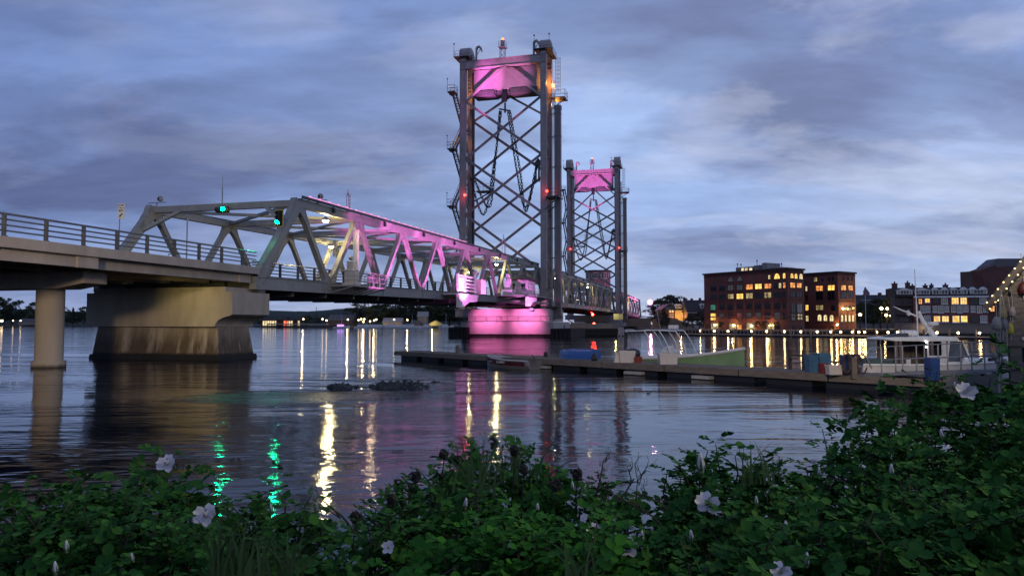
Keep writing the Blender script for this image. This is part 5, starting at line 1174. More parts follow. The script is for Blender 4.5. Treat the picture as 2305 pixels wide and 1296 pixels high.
# seawall rail behind the brick building promenade
lampg = lamp_mat('dock_lamp_glass', (1., .68, .30), 26)
xs = [1574, 1605, 1636, 1689, 1723, 1763, 1800, 1837, 1868, 1890, 1916, 1931, 1944, 1971, 1997, 2018, 2107, 2155, 2203]
first = None
for i, u in enumerate(xs):
    t = (u-1530)/(2240-1530); r_ = ray(u, 748); # intersect with dock line in plan
    tt, _ = onplane(u, 748, (DA.x, DA.y), (dd.x, dd.y)); p = DA+dd*tt+dn*.5; p.z = .4
    if first is None:
        first = thing('dock_lamp', 'x', 'lamp', p, 'low lamps along the quayside dock'); OFF[first.name] = p.copy()
        mb = MB(); mb.tube(p, p+Vector((0, 0, .42)), .06, 6); mb.box(p.x-.18, p.x+.18, p.y-.18, p.y+.18, p.z+.72, p.z+.78); mb.build('lamp_post', timber, first)
        mb = MB(); mb.ball(p+Vector((0, 0, .56)), .17, 8, 6); mb.build('lamp_glass', lampg, first, smooth=True); o = first
    else: o = copy_tree(first); o.location = p
    o['label'] = '%s low glowing dock lamp from the left along the far waterfront' % ORD[i]
    if i % 2 == 0 or i > 7: light('POINT', (p.x-.2, p.y-.7, 1.1), 26, (1., .62, .25), .1)
for i, (u, v, D, s) in enumerate(((1984, 694, 190, .38), (1997, 694.5, 188, .3), (1995, 709, 188, .32), (2006, 710.5, 186, .32), (1936, 708, 188, .34), (1908, 695, 187, .16))):
    q = at(u, v, D); r = thing('lamp_post', ['upper left', 'upper right', 'lower left', 'lower right', 'wall side', 'small'][i]+' globe street lamp in the gap right of the brick building', 'street lamp', (q.x, D, 1), 'globe lamps between the buildings')
    mb = MB(); mb.tube((q.x, D, 1), (q.x, D, q.z), .07, 6); mb.build('post', dark, r); mb = MB(); mb.ball(q, s, 10, 6); mb.build('globe', lamp_mat('globe_glass', (1, .68, .28), 24), r, smooth=True)
    light('POINT', (q.x, D-1.2, q.z+.2), 260, (1, .66, .2), .2)
# flagpole
q = at(1949, 727, 172); qt = at(1949, 645, 172); fp = thing('flagpole', 'white flagpole with a limp flag in the gap right of the brick building', 'flagpole', (q.x, 172, 1))
mb = MB(); mb.tube((q.x, 172, 1), (q.x, 172, qt.z), .09, 6, .05); mb.tube((q.x-1, 172, at(1949, 675, 172).z), (q.x+1.3, 172, at(1949, 675, 172).z), .05, 4); mb.build('pole', white, fp)
mb = MB(); pts = [(0, 0), (.3, -.5), (.7, -1.0), (1.1, -1.6), (.9, -1.9), (.4, -1.9), (-.2, -1.7), (-.5, -1.3), (-.2, -.6)]; mb.prism([(q.x+a, qt.z+b) for a, b in pts], 171.9, 172.1, 'y'); mb.build('flag', mat('dusky_flag', (.25, .18, .22), .8, 0, .5, 3), fp)
# ================================================================ MARINA ON THE FAR SHORE UNDER THE NEAR SPAN
ZD = lambda v, D: at(1152, v, D).z
house('boathouse', 'big plain grey boathouse on the shore, centre of the view under the near span', (at(737, 720, 390).x, 390), (1, 0), 13, 14, 1.2, ZD(720, 390), ZD(707, 390), mat('brown_boathouse_wall', (.1, .075, .07), .9), mat('boathouse_roof', (.11, .1, .1), .8, 0, .2, 1))
house('gabled_shed', 'pale gabled shed with a lamp on the marina shore', (at(862, 725, 384).x, 384), (1, 0), 9.6, 8, 1.2, ZD(724, 384), ZD(715, 384), pale_w, mat('pale_roof', (.3, .29, .29), .8))
house('tall_house', 'tall narrow pale house among trees on the marina shore', (at(940, 712, 388).x, 388), (1, 0), 5.2, 6, 1.2, ZD(711, 388), ZD(701, 388), grey_w, MATS['pale_roof'])
house('lit_shed', 'small shed glowing yellow at the right of the marina', (at(966, 730, 382).x, 382), (1, 0), 6.6, 5, 1.2, ZD(728, 382), ZD(721, 382), mat('yellow_shed', (.5, .42, .2), .8), MATS['brown_roof'], roof='gable')
house('small_cottage', 'low cottage roof behind the masts near the first tower pier', (at(925, 724, 386).x, 386), (1, 0), 4.5, 5, 1.2, ZD(727, 386), ZD(720, 386), grey_w, MATS['boathouse_roof'])
house('shore_cabin', 'dim cabin on the far left shore behind the round column', (at(75, 724, 712).x, 690), (1, 0), 16, 10, 1, ZD(722, 690), ZD(717, 690), grey_w, MATS['boathouse_roof'])
light('POINT', (at(973, 729, 380).x, 379.5, 2.6), 300, (1, .85, .35), .2)
# restaurant wharf with red lights
wf = thing('waterfront_restaurant', 'long low shed with red and orange lit openings at the left end of the marina', 'building', (-125, 470, 1))
x0, x1 = at(588, 720, 440).x, at(680, 720, 440).x; mb = MB(); mb.box(x0, x1, 440, 450, 1, ZD(720, 440)); mb.build('wall', brick_dk, wf); mb = MB(); mb.box(x0-.5, x1+.5, 439, 451, ZD(720, 440), ZD(717, 440)); mb.build('roof', MATS['boathouse_roof'], wf)
rr_ = random.Random(5); rw = lit_mat('red_lit_pane', (1, .16, .06), 2.2, (.3, .02, .01), .5)
for k in range(16):
    a = x0+1+k*(x1-x0-2)/16; mb = MB(); mb.box(a, a+(x1-x0)/24, 439.8, 439.95, 1.2, ZD(720, 440)-.5)
    if k not in (6, 7, 8, 13, 14): mb.build('window', rw if rr_.random() < .6 else L_WHT, wf)
# piled pier deck
pw = thing('timber_wharf', 'long piled timber wharf at the left of the marina', 'wharf', (-105, 372, 0))
xa, xb = at(602, 730, 372).x, at(733, 730, 372).x; mb = MB(); mb.box(xa, xb, 372, 378, ZD(730.5, 372), ZD(728, 372)); mb.build('deck', ql, pw)
for k in range(34): mb = MB(); x = xa+(xb-xa)*k/33.5; mb.tube((x, 372.2, -1), (x, 372.2, ZD(730.5, 372)), .16, 5); mb.build('pile', timber_dark, pw)
fd_ = thing('marina_float', 'low floating dock line in front of the marina boats', 'dock', (-60, 362, 0)); mb = MB(); mb.box(at(735, 738, 362).x, at(1050, 738, 362).x, 362, 364, -.2, .5); mb.build('deck', timber, fd_)
lam = None; shore_l = [(683, 718), (726, 718), (735, 721), (783, 719), (807, 720), (813, 718), (818, 724), (820, 718), (833, 723), (842, 721), (847, 719), (887, 719), (917, 720), (893, 736), (902, 736), (917, 736), (770, 741), (855, 736)]
for i, (u, v) in enumerate(shore_l):
    D = 376 if v < 730 else 361; q = at(u, v, D)
    if lam is None:
        lam = thing('shore_lamp', 'x', 'lamp', (q.x, D, q.z), 'lamps along the marina shore'); OFF[lam.name] = Vector((q.x, D, q.z))
        mb = MB(); mb.tube((q.x, D, q.z-3), (q.x, D, q.z-.3), .07, 5); mb.build('post', dark, lam)
        mb = MB(); mb.ball(q, .42, 8, 6); mb.build('lamp_glass', lamp_mat('shore_lamp_glass', (1, .72, .36), 8), lam, smooth=True); o = lam
    else: o = copy_tree(lam); o.location = (q.x, D, q.z)
    o['label'] = '%s lit lamp from the left along the marina shore under the bridge' % ORD[i]
    if i % 3 == 0: light('POINT', (q.x, D-1.5, q.z), 700, (1, .7, .3), .2)
for i, (u, v, D) in enumerate(((4, 722, 680), (29, 721.5, 680), (46, 721.5, 680))):
    q = at(u, v, D); r = thing('far_lamp', ['square bright', 'small left', 'small right'][i]+' light on the far left shore', 'lamp', (q.x, D, 1), 'lights on the far left shore')
    mb = MB(); s = .9 if i == 0 else .5; mb.box(q.x-s*(1.2 if i == 0 else 1), q.x+s, D, D+.4, q.z-s, q.z+s); mb.build('lamp_glass', lamp_mat('far_lamp_glass', (1, .7, .4), 7), r)
    mb = MB(); mb.tube((q.x, D+.6, 1), (q.x, D+.6, q.z), .15, 5); mb.build('post', dark, r)
# ---------------------------------------------------------------- boats
def hull(mb, L, beam, sheer, keel, n=14, fl=.72, thick=.05, stern=.85, m=0, inner=True, full=2.2):
    # x from -L/2 (stern) to L/2 (bow); sheer(t), keel(t) heights
    out, inn = [], []
    for i in range(n+1):
        t = i/n; x = -L/2+L*t; b = beam/2*(stern+(1-stern)*min(1, t*2.5))*max(0, 1-max(0, (t-.45)/.55)**full); zs, zk = sheer(t), keel(t)
        b = max(b, .012); h = zs-zk
        sec = [(-b, zs), (-b*.93, zk+h*.5), (-b*fl, zk+h*.16), (0, zk), (b*fl, zk+h*.16), (b*.93, zk+h*.5), (b, zs)]
        out.append([(x, y, z) for y, z in sec])
        k = max(0, 1-thick/b*1.2) if b > thick else 0.02
        inn.append([(x, y*k, max(z, zk+thick+.03)) for y, z in sec])
    def strip(a, flip):
        b0 = len(mb.v); vs = [p for s_ in a for p in s_]; w = 7
        fs = [(i*w+j, i*w+j+1, (i+1)*w+j+1, (i+1)*w+j) for i in range(len(a)-1) for j in range(w-1)]
        mb.add(vs, fs, m)
    strip(out, 0)
    mb.add(out[0], [tuple(range(7))], m)
    if inner:
        strip(inn, 1); mb.add(inn[0], [tuple(range(7))], m)
        for s_ in (0, 6):
            vs = [o_[s_] for o_ in out]+[o_[s_] for o_ in inn]; k = n+1
            mb.add(vs, [(i, i+1, k+i+1, k+i) for i in range(n)], m)
        mb.add([out[0][0], out[0][6], inn[0][6], inn[0][0]], [(0, 1, 2, 3)], m)
    return out, inn
alum = mat('aluminium_hull', (.42, .40, .38), .4, .3, .25, 3); maroon = mat('maroon_paint', (.10, .02, .025), .4, 0, .2, 3)
def side_strip(mb, out, z_lo, z_hi, side, t0=0, t1=1, off=.012):
    secs = out[int(t0*(len(out)-1)):int(t1*(len(out)-1))+1]; vs = []
    ia, ib, ic = (0, 1, 2) if side < 0 else (6, 5, 4)
    for s_ in secs:
        A_, B_, C_ = Vector(s_[ia]), Vector(s_[ib]), Vector(s_[ic])
        for f in (z_lo, z_hi):
            p = A_.lerp(B_, f*2) if f <= .5 else B_.lerp(C_, (f-.5)*2)
            vs.append(p+Vector((0, off*side, 0)))
    n = len(secs); mb.add(vs, [(2*i, 2*i+1, 2*i+3, 2*i+2) for i in range(n-1)])
# skiff moored at the front of the dock
pa, pb = onz(1130, 823), onz(1243, 826.5); c = (pa+pb)/2; L = 4.1; en_ = Vector((.7535, .6574, 0)); c = c-en_*1.15
sk = thing('skiff', 'small maroon and grey aluminium skiff moored at the front of the wooden dock', 'boat', (0, 0, 0))
mb = MB(); so, si = hull(mb, L, 1.5, lambda t: .43+.28*max(0, t-.3)**1.6, lambda t: -.1+.32*max(0, t-.75)**1.5*6*.3, 16); mb.build('hull', alum, sk, smooth=False)
mb = MB()
for sgn in (-1, 1): side_strip(mb, so, .1, .55, sgn, 0.1, 1)
mb.build('painted_band', maroon, sk, fix=False)
mb = MB(); 
for s_ in (0, 6): mb.path([Vector(o_[s_])+Vector((0, 0, .01)) for o_ in so], .025, 5)
mb.build('gunwale', white, sk)
for x in (-.9, .2, 1.1): mb = MB(); mb.box(x-.14, x+.14, -.6, .6, .28, .32); mb.build('bench', alum, sk)
mb = MB(); mb.tube((-L/2-.02, .1, .5), (-L/2+.1, .25, .75), .03, 5); mb.build('tiller', dark, sk)
sk.location = (c.x, c.y, 0); ang = math.atan2(.753, -.657); sk.rotation_euler = (0, 0, ang)
# port (camera) side: bow points left, so camera sees local +y side
text('lettering', 'LUND', .17, white, sk, Matrix.Translation((-.0, .775, .31)) @ Matrix.Rotation(PI, 4, 'Z') @ Matrix.Rotation(PI/2-.12, 4, 'X'), .006, sx=1.5)
# ================================================================ WOODEN DOCK
E0 = Vector((-8, 50.5, 0)); ed = Vector((.657, -.753, 0)).normalized(); en = Vector((-ed.y, ed.x, 0)); EL = 41.5; DZ = .52
dk = thing('wooden_dock', 'long weathered wooden floating dock running from mid river to the right bank', 'dock', E0)
def dp(t, o, z=0): q = E0+ed*t+en*o; return Vector((q.x, q.y, z))
mb = MB(); t = 0
while t < EL:
    wv = RND.uniform(-.012, .012); mb.bar(dp(t+.07, 0, DZ-.02+wv), dp(t+.07, 2.0, DZ-.02+wv+RND.uniform(-.008, .008)), .128, .04); t += .145
mb.build('plank_deck', timber, dk)
mb = MB()
for k in range(11):
    a, b = k*EL/11+.02, (k+1)*EL/11-.04
    for o in (-.03, 2.03): mb.bar(dp(a, o, DZ-.15), dp(b, o, DZ-.15+RND.uniform(-.015, .015)), .05, .24)
mb.build('edge_board', timber, dk)
k = 0; t = .6
while t < EL-1:
    mb = MB(); a = dp(t, .15); 
    mb.bar(dp(t, 1.0, .06), dp(t+1.9, 1.0, .06), 1.7, .46); mb.build('float_block', mat('black_float', (.015, .015, .02), .5, 0, .3, 3), dk); t += 2.45; k += 1
for t_, s_ in ((14.6, .5), (20.4, 1.0), (24.2, .9)):
    mb = MB(); mb.bar(dp(t_, -.0, .1), dp(t_+s_, -.0, .1), .4, .13); mb.build('white_float', mat('pale_foam_float', (.4, .38, .34), .8), dk)
def pile(u, v0, v1, D, rr, label, m=None, box=False):
    a = at(u, v0, D); b = at(u, v1, D)
    mb = MB()
    if box: mb.box(a.x-rr, a.x+rr, D-rr, D+rr, b.z, a.z); mb.box(a.x-rr*1.2, a.x+rr*1.2, D-rr*1.2, D+rr*1.2, a.z, a.z+.03)
    else: mb.lathe([(rr*1.05, b.z), (rr, (a.z+b.z)/2), (rr*.95, a.z-.03), (rr*.7, a.z)], (a.x, D, 0), 12)
    return solo(mb, 'dock_pile', m or timber, label, 'pile', (a.x, D, b.z), 'piles standing through the wooden dock')
pile(1030, 777, 810, 46.0, .13, 'short thick pile near the far left end of the wooden dock')
pile(1778, 788, 842, 30.6, .055, 'left one of two joined dark piles on the dock', mat('dark_pile', (.06, .045, .04), .9), True)
pile(1808, 789, 842, 30.0, .055, 'right one of two joined dark piles on the dock', MATS['dark_pile'], True)
pile(1921, 806, 852, 27.0, .09, 'brown square pile beside the coiled hoses on the dock', timber, True)
a, b = at(1778, 800, 30.0), at(1808, 800, 29.5); solo(MB().bar(a, b, .08, .08), 'cross_rail', MATS['dark_pile'], 'short rail joining the two dark piles', 'rail', tuple(a))
# things on the dock
def tote(u0, u1, v0, v1, D, m, name, label, cat, group=None, lip=True, dep=.55):
    a, b = at(u0, v1, D), at(u1, v0, D); w = (b.x-a.x)/2; cx = (a.x+b.x)/2; z0, z1 = DZ+.0, b.z
    r = thing(name, label, cat, (cx, D+dep/2, z0), group); mb = MB(); k = .88
    x0_, x1_, y0_, y1_ = cx-w, cx+w, D, D+dep
    def fr(s_, z): return [(cx+(x0_-cx)*s_, (y0_+dep/2)+(-dep/2)*s_, z), (cx+(x1_-cx)*s_, (y0_+dep/2)+(-dep/2)*s_, z), (cx+(x1_-cx)*s_, (y0_+dep/2)+(dep/2)*s_, z), (cx+(x0_-cx)*s_, (y0_+dep/2)+(dep/2)*s_, z)]
    q4 = [(0, 1, 5, 4), (1, 2, 6, 5), (2, 3, 7, 6), (3, 0, 4, 7)]
    mb.add(fr(k, z0)+fr(.97, z1), q4+[(3, 2, 1, 0)]); mb.add(fr(k*.94, z0+.03)+fr(.91, z1), q4+[(0, 1, 2, 3)]); mb.add(fr(.97, z1)+fr(.91, z1), q4)
    for zz in (.35, .65): mb.add(fr(k+.02+zz*.08, z0+(z1-z0)*zz)+fr(k+.035+zz*.08, z0+(z1-z0)*(zz+.04)), q4)
    mb.build('tub', m, r, bevel=.01)
    if lip: mb = MB(); mb.add(fr(1.0, z1-.05)+fr(1.0, z1+.01), q4); mb.add(fr(1.0, z1+.01)+fr(.9, z1+.01), q4); mb.add(fr(1.0, z1-.05)+fr(.96, z1-.05), q4); mb.build('rim', m, r)
    return r
totew = mat('white_tote_plastic', (.62, .55, .5), .5, 0, .15, 3, rust=((.35, .3, .26), 3, .66)); bluep = mat('blue_plastic', (.02, .06, .2), .4, 0, .25, 3); steelblue = mat('faded_blue_plastic', (.05, .14, .24), .5, 0, .3, 3); redp = mat('red_plastic', (.22, .02, .02), .5, 0, .25, 3)
tote(1394, 1431, 790, 815, 35.6, totew, 'fish_tote', 'left white fish tote on the dock before the green boat', 'tote', 'white fish totes on the dock')
tote(1484, 1527, 796, 819, 34.0, totew, 'fish_tote', 'right white fish tote on the dock before the green boat', 'tote', 'white fish totes on the dock')
tote(1428, 1446, 803, 816, 35.4, redp, 'red_crate', 'small red crate between the two white totes', 'crate', lip=False, dep=.4)
tote(1822, 1843, 800, 826, 28.6, steelblue, 'blue_bait_barrel', 'left upright blue tub beside the dark piles', 'tub', 'blue tubs on the dock')
tote(1845, 1872, 796, 819, 28.9, steelblue, 'blue_bait_barrel', 'right and taller blue tub beside the dark piles', 'tub', 'blue tubs on the dock')
tote(1850, 1866, 818, 828, 28.0, redp, 'red_crate', 'faded red crate in front of the blue tubs', 'crate', lip=False, dep=.35)
tote(1866, 1898, 822, 840, 27.2, totew, 'grey_cooler', 'grey white cooler between the blue tubs and the coiled hoses', 'cooler', dep=.4)
tote(1899, 1921, 800, 828, 27.4, bluep, 'blue_crate', 'dark blue crate leaning behind the brown square pile', 'crate', dep=.4)
tote(2096, 2117, 806, 850, 24.5, bluep, 'blue_barrel', 'tall deep blue drum standing before the lobster boat', 'drum', dep=.42, lip=False)
# upturned blue dinghy
dg = thing('upturned_dinghy', 'blue dinghy lying upside down on the dock', 'dinghy', (0, 0, 0))
mb = MB(); do, _ = hull(mb, 2.5, 1.15, lambda t: 0.0, lambda t: .52-.12*max(0, t-.6)*2, 14, fl=.8, stern=.8, inner=False); mb.build('hull', mat('blue_hull', (.03, .10, .33), .35, 0, .2, 2), dg, smooth=False)
mb = MB()
for s_ in (0, 6): mb.path([Vector(o_[s_]) for o_ in do], .03, 5)
mb.tube(do[0][0], do[0][6], .03, 5); mb.build('gunwale', galv, dg)
mb = MB(); mb.bar((-1.2, 0, .54), (.8, 0, .52), .05, .05); mb.build('keel_strip', steelblue, dg)
q = dp(16.2, 1.0, DZ+.03); dg.location = q; dg.rotation_euler = (0, 0, math.atan2(-ed.y, -ed.x)+.05)
solo(MB().lathe([(.12, 0), (.15, .05), (.1, .12), (.13, .2), (.05, .28)], dp(13.0, 1.8, DZ), 8), 'mooring_bollard', dark, 'small black bollard on the far edge of the dock behind the skiff', 'bollard', tuple(dp(13.0, 1.8, DZ)))
solo(MB().lathe([(.14, 0), (.17, .12), (.12, .3), (.05, .4)], dp(17.9, .5, DZ), 8), 'fuel_can', dark, 'dark can on the dock left of the first white tote', 'can', tuple(dp(17.9, .5, DZ)))
tb = thing('steering_pedestal', 'white pedestal box on the dock between the two white totes', 'pedestal', dp(19.6, .3, DZ)); p = dp(19.6, .35, DZ)
mb = MB(); frust(mb, p.x-.22, p.x+.22, p.y-.15, p.y+.15, DZ, p.x-.12, p.x+.12, p.y-.1, p.y+.1, DZ+.42); mb.box(p.x-.16, p.x+.16, p.y-.13, p.y+.13, DZ+.42, DZ+.5); mb.build('post', totew, tb)
# ropes along the dock
rope = mat('pale_rope', (.3, .28, .24), .9); hose = mat('dark_hose', (.05, .03, .03), .6)
solo(MB().path([dp(8+k*.8, 1.9-.04*math.sin(k), DZ+.06+.03*math.sin(k*2)) for k in range(14)], .025, 5), 'dock_line', rope, 'pale mooring line lying along the far edge of the dock', 'rope', tuple(dp(8, 1.9, DZ)))
mb = MB()
for j in range(7):
    u = 1905+j*6; c0_ = at(u, 822, 27.0); mb.path([(c0_.x+.22*math.cos(t)*(.6+.1*j % .4), c0_.y+.1*j % .3, c0_.z+.35*math.sin(t)+.05) for t in np.linspace(.2, 5.9, 14)], .03, 5)
solo(mb, 'hose_coils', hose, 'reddish black hoses hanging in coils by the square pile', 'hose', tuple(at(1920, 830, 27)))
# green boat with arched frame
gb = thing('green_boat', 'green open boat with white rail and tall curved frame behind the dock', 'boat', (0, 0, 0))
grn = mat('green_hull', (.20, .33, .15), .4, 0, .25, 1.5, rust=((.14, .23, .11), 1.0, .6)); whp = mat('white_gelcoat', (.72, .70, .66), .35, 0, .2, 3)
ga_, gb2 = at(1436, 800, 39.0), at(1652, 790, 35.8); Lg = 6.0
mb = MB(); go, gi = hull(mb, Lg, 2.0, lambda t: .62+.55*t**2.2, lambda t: -.25+.3*max(0, t-.8)*4*.5, 18, full=1.9); mb.build('hull', grn, gb)
mb = MB(); 
for s_ in (0, 6): mb.path([Vector(o_[s_])+Vector((0, 0, .02)) for o_ in go], .08, 6)
mb.build('white_rail', whp, gb)
mb = MB(); mb.box(-1.1, -.5, -.35, .35, .3, 1.05); mb.box(-.9, -.6, -.3, .3, 1.05, 1.25); mb.build('console', whp, gb, bevel=.03)
for j, y in enumerate((-.75, .75)):
    for xo in (-1.75, -.95, -.1):
        mb = MB(); mb.path([(xo+.45*(1-math.cos(t*1.3)), y, .6+1.55*t-.0*t*t) for t in np.linspace(0, 1, 8)] if False else [(xo+.5-.62*t*t, y*(1-.12*t), .55+1.5*t) for t in np.linspace(0, 1, 9)], .028, 6); mb.build('frame_hoop', white, gb)
mb = MB(); mb.path([(x, -.66, 2.07-.05*abs(x+1.3)) for x in np.linspace(-2.9, -.15, 8)], .03, 6); mb.path([(x, .66, 2.07-.05*abs(x+1.3)) for x in np.linspace(-2.9, -.15, 8)], .03, 6)
for x in (-2.9, -1.9, -.9, -.2): mb.path([(x, y, 2.05+.03*math.cos(y*2)) for y in np.linspace(-.66, .66, 6)], .025, 5)
mb.build('canopy_frame', white, gb)
mb = MB(); mb.box(-.75, -.3, -.22, .22, 2.1, 2.32); mb.build('radar_dome', whp, gb, bevel=.06)
mb = MB(); mb.lathe([(.26, .5), (.34, .8), (.3, 1.0), (.12, 1.1)], (-2.75, 0, 0), 12, sc_=(1.3, .8)); mb.box(-3.1, -2.95, -.15, .15, 0, .8); mb.build('outboard_motor', mat('black_cowling', (.03, .03, .04), .3), gb, smooth=True)
for sgn in (-1, 1):
    mb = MB(); mb.path([(1.0+.35*k, sgn*(.86-.11*k-.01*k*k), 1.05+.06*k) for k in range(5)], .018, 5); mb.tube((1.0, sgn*.86, .72), (1.0, sgn*.86, 1.05), .018, 5); mb.build('bow_rail', galv, gb)
c = (ga_+gb2)/2; gb.location = (c.x, c.y, 0); gb.rotation_euler = (0, 0, math.atan2(gb2.y-ga_.y, gb2.x-ga_.x)+.12)
# lobster boat
lb = thing('lobster_boat', 'white lobster boat with low wheelhouse, mast and boom behind the gangway', 'boat', (0, 0, 0))
grw = mat('off_white_gelcoat', (.62, .59, .57), .4, 0, .25, 1.5, rust=((.3, .28, .27), 1.6, .64)); DLB = 30.5
def LP(u, v, dy=0): q = at(u, v, DLB); return Vector((q.x-18.0, dy, q.z))
mb = MB(); lo, li = hull(mb, 7.6, 2.5, lambda t: .72+.42*max(0, t-.2)**1.4, lambda t: -.35, 18, full=2.6); mb.build('hull', grw, lb)
mb = MB(); 
for s_ in (0, 6): mb.path([Vector(o_[s_])+Vector((0, 0, .02)) for o_ in lo], .05, 6)
mb.build('rub_rail', whp, lb)
mb = MB(); vs = []
for i in range(9, 19): vs += [Vector(lo[i][0])*1+Vector((0, .06, .0)), Vector(lo[i][6])+Vector((0, -.06, .0)), Vector((lo[i][0][0], 0, lo[i][0][2]+.14))]
mb.add(vs, [f_ for i in range(9) for f_ in ((3*i, 3*i+2, 3*i+5, 3*i+3), (3*i+2, 3*i+1, 3*i+4, 3*i+5))]); mb.build('foredeck', grw, lb)
r0, r1 = LP(1995, 762), LP(2128, 762); zr0, zr1 = LP(0, 767).z, LP(0, 758).z
mb = MB(); mb.prism([(r0.x-.35, zr0+.06), (r0.x+.1, zr0), (r1.x-.1, zr0), (r1.x+.12, zr0+.03), (r1.x, zr1+.02), (r0.x+.2, zr1), (r0.x-.3, zr0+.12)], -1.0, 1.0, 'y'); mb.build('wheelhouse_roof', whp, lb, bevel=.03)
mb = MB()
for u in (2003, 2012, 2078): q = LP(u, 800); mb.box(q.x-.05, q.x+.05, -.95, -.85, .4, zr0); mb.box(q.x-.05, q.x+.05, .85, .95, .4, zr0)
mb.build('cabin_post', MATS['shaded_cabin_wall'] if 'shaded_cabin_wall' in MATS else mat('shaded_cabin_wall', (.12, .09, .08), .7), lb); mb = MB(); mb.box(LP(2003, 0).x, LP(2085, 0).x, .95, 1.0, .4, zr0-.0); mb.build('wheelhouse_wall', mat('shaded_cabin_wall', (.12, .09, .08), .7), lb)  # shade of the dark interior is put into the wall colour
mb = MB(); mb.box(LP(2046, 0).x, LP(2085, 0).x, -.96, -.9, .5, 1.12); mb.box(LP(2003, 0).x, LP(2012, 0).x, -.96, -.9, .5, 1.0); mb.box(LP(2076, 0).x, LP(2085, 0).x, -.96, -.9, 1.12, zr0); mb.box(LP(2046, 0).x, LP(2050, 0).x, -.95, -.91, 1.12, zr0); mb.build('cabin_side', grw, lb)
mb = MB(); x1_ = LP(2085, 0).x; xw = LP(2135, 0).x
mb.add([(x1_, -.95, .85), (xw+.05, -.8, .85), (LP(2122, 0).x, -.8, zr0), (x1_, -.95, zr0), (x1_, .95, .85), (xw+.05, .8, .85), (LP(2122, 0).x, .8, zr0), (x1_, .95, zr0)], [(0, 1, 2, 3), (7, 6, 5, 4), (1, 5, 6, 2), (0, 4, 5, 1), (0, 3, 7, 4)])
mb.build('windscreen', mat('smoky_plastic_window', (.07, .08, .1), .2, 0, .2, 2), lb)
mb = MB(); mb.bar((x1_, -.96, .84), (x1_+.1, -.96, zr0), .06, .06); mb.bar((xw+.06, -.82, .84), (LP(2122, 0).x, -.82, zr0), .06, .06); mb.bar((x1_, -.97, .84), (xw+.05, -.83, .84), .06, .08); mb.build('window_frame', whp, lb)
mb = MB(); mb.path([LP(2073, 700, .1), LP(2082, 722, .1), LP(2096, 742, .1), LP(2110, 762, .1)], [.055, .085, .11, .13], 8); mb.build('mast', whp, lb)
mb = MB(); mb.tube(LP(2062, 605), LP(2066, 680), .014, 5, .02); mb.tube(LP(2066, 680), LP(2070, 765), .03, 6); mb.build('antenna', white, lb)
mb = MB(); mb.path([LP(2013, 690, -.2), LP(2030, 697, -.1), LP(2052, 705), LP(2072, 714)], [.02, .03, .04, .04], 6); mb.tube(LP(2046, 700, .0), LP(2052, 709, 0), .08, 8); mb.build('boom', whp, lb)
mb = MB(); a = LP(2102, 729); mb.lathe([(.05, -.05), (.2, -.05), (.22, .02), (.16, .08), (.02, .09)], (a.x, 0, a.z), 14); mb.build('radar', whp, lb)
mb = MB(); mb.tube(LP(2083, 736), LP(2100, 736), .025, 5); mb.tube(LP(2098, 736), LP(2086, 752), .02, 5); mb.tube(LP(2100, 736), LP(2102, 731), .03, 5); mb.build('radar_bracket', white, lb)
mb = MB(); a, b = LP(2030, 750), LP(2063, 750); mb.tube((a.x, -.1, a.z), (b.x, -.1, a.z), .13, 14); mb.box(a.x+.1, a.x+.14, -.25, .05, a.z-.15, a.z+.14); mb.box(b.x-.2, b.x-.16, -.25, .05, a.z-.15, a.z+.14); mb.build('life_raft', white, lb, bevel=.02)
mb = MB(); a = LP(1998, 757); mb.prism([(a.x, zr1), (a.x+.75, zr1), (a.x+.72, zr1+.16), (a.x+.4, zr1+.12)], -.5, .4, 'y'); mb.build('folded_cover', mat('dark_tarp', (.04, .045, .06), .7), lb)
mb = MB(); a = LP(2063, 768); mb.ball((a.x, -1.02, a.z), .035, 6, 4); mb.ball((a.x, -1.02, a.z-.2), .035, 6, 4); mb.build('deck_light', lamp_mat('white_deck_light', (.9, .9, 1), 14), lb)
mb = MB(); mb.tube((LP(2187, 0).x-.28, -.93, .95), (LP(2187, 0).x+.0, -.88, .95), .1, 10); mb.build('porthole', dark, lb)
mb = MB(); mb.ball((LP(2122, 0).x, -1.0, .9), .14, 8, 6, sz=1.4); mb.build('fender', white, lb, smooth=True)
mb = MB(); a = LP(1990, 0).x; mb.box(a-1.2, a+.2, -.5, .5, .55, .95); mb.build('engine_box', mat('green_box', (.05, .09, .09), .6), lb)
lb.location = (18.0, DLB, 0); lb.rotation_euler = (0, 0, -.10)
# gangway to the right bank
gw = thing('gangway', 'aluminium gangway with pipe railings in front of the lobster boat', 'gangway', dp(31, 0, DZ))
alu = mat('dull_aluminium', (.32, .31, .31), .45, .5, .25, 4)
a0 = at(1985, 848, 26.2); a1 = at(2245, 834, 23.4); a0.z = .62; a1.z = at(2245, 836, 23.4).z
gd = (a1-a0).normalized(); gn = Vector((-gd.y, gd.x, 0)).normalized()
mb = MB(); mb.bar(a0, a1, .08, .1); mb.bar(a0+gn*1.1, a1+gn*1.1, .08, .1); mb.bar(a0+gn*.55+Vector((0, 0, -.05)), a1+gn*.55+Vector((0, 0, -.05)), 1.05, .05); mb.build('ramp_deck', alu, gw)
mb = MB()
for k in range(6):
    p = a0.lerp(a1, k/5)
    for o in (0, 1.1):
        mb.tube(p+gn*o, p+gn*o+Vector((0, 0, .95)), .025, 6)
for o in (0, 1.1):
    for h in (.5, .95): mb.tube(a0+gn*o+Vector((0, 0, h)), a1+gn*o+Vector((0, 0, h)), .018, 6)
mb.path([a0+Vector((0, 0, .95)), a0+Vector((-.35, .1, .9)), a0+Vector((-.5, .1, .6)), a0+Vector((-.3, .1, .2))], .025, 6)
mb.build('pipe_railing', alu, gw)
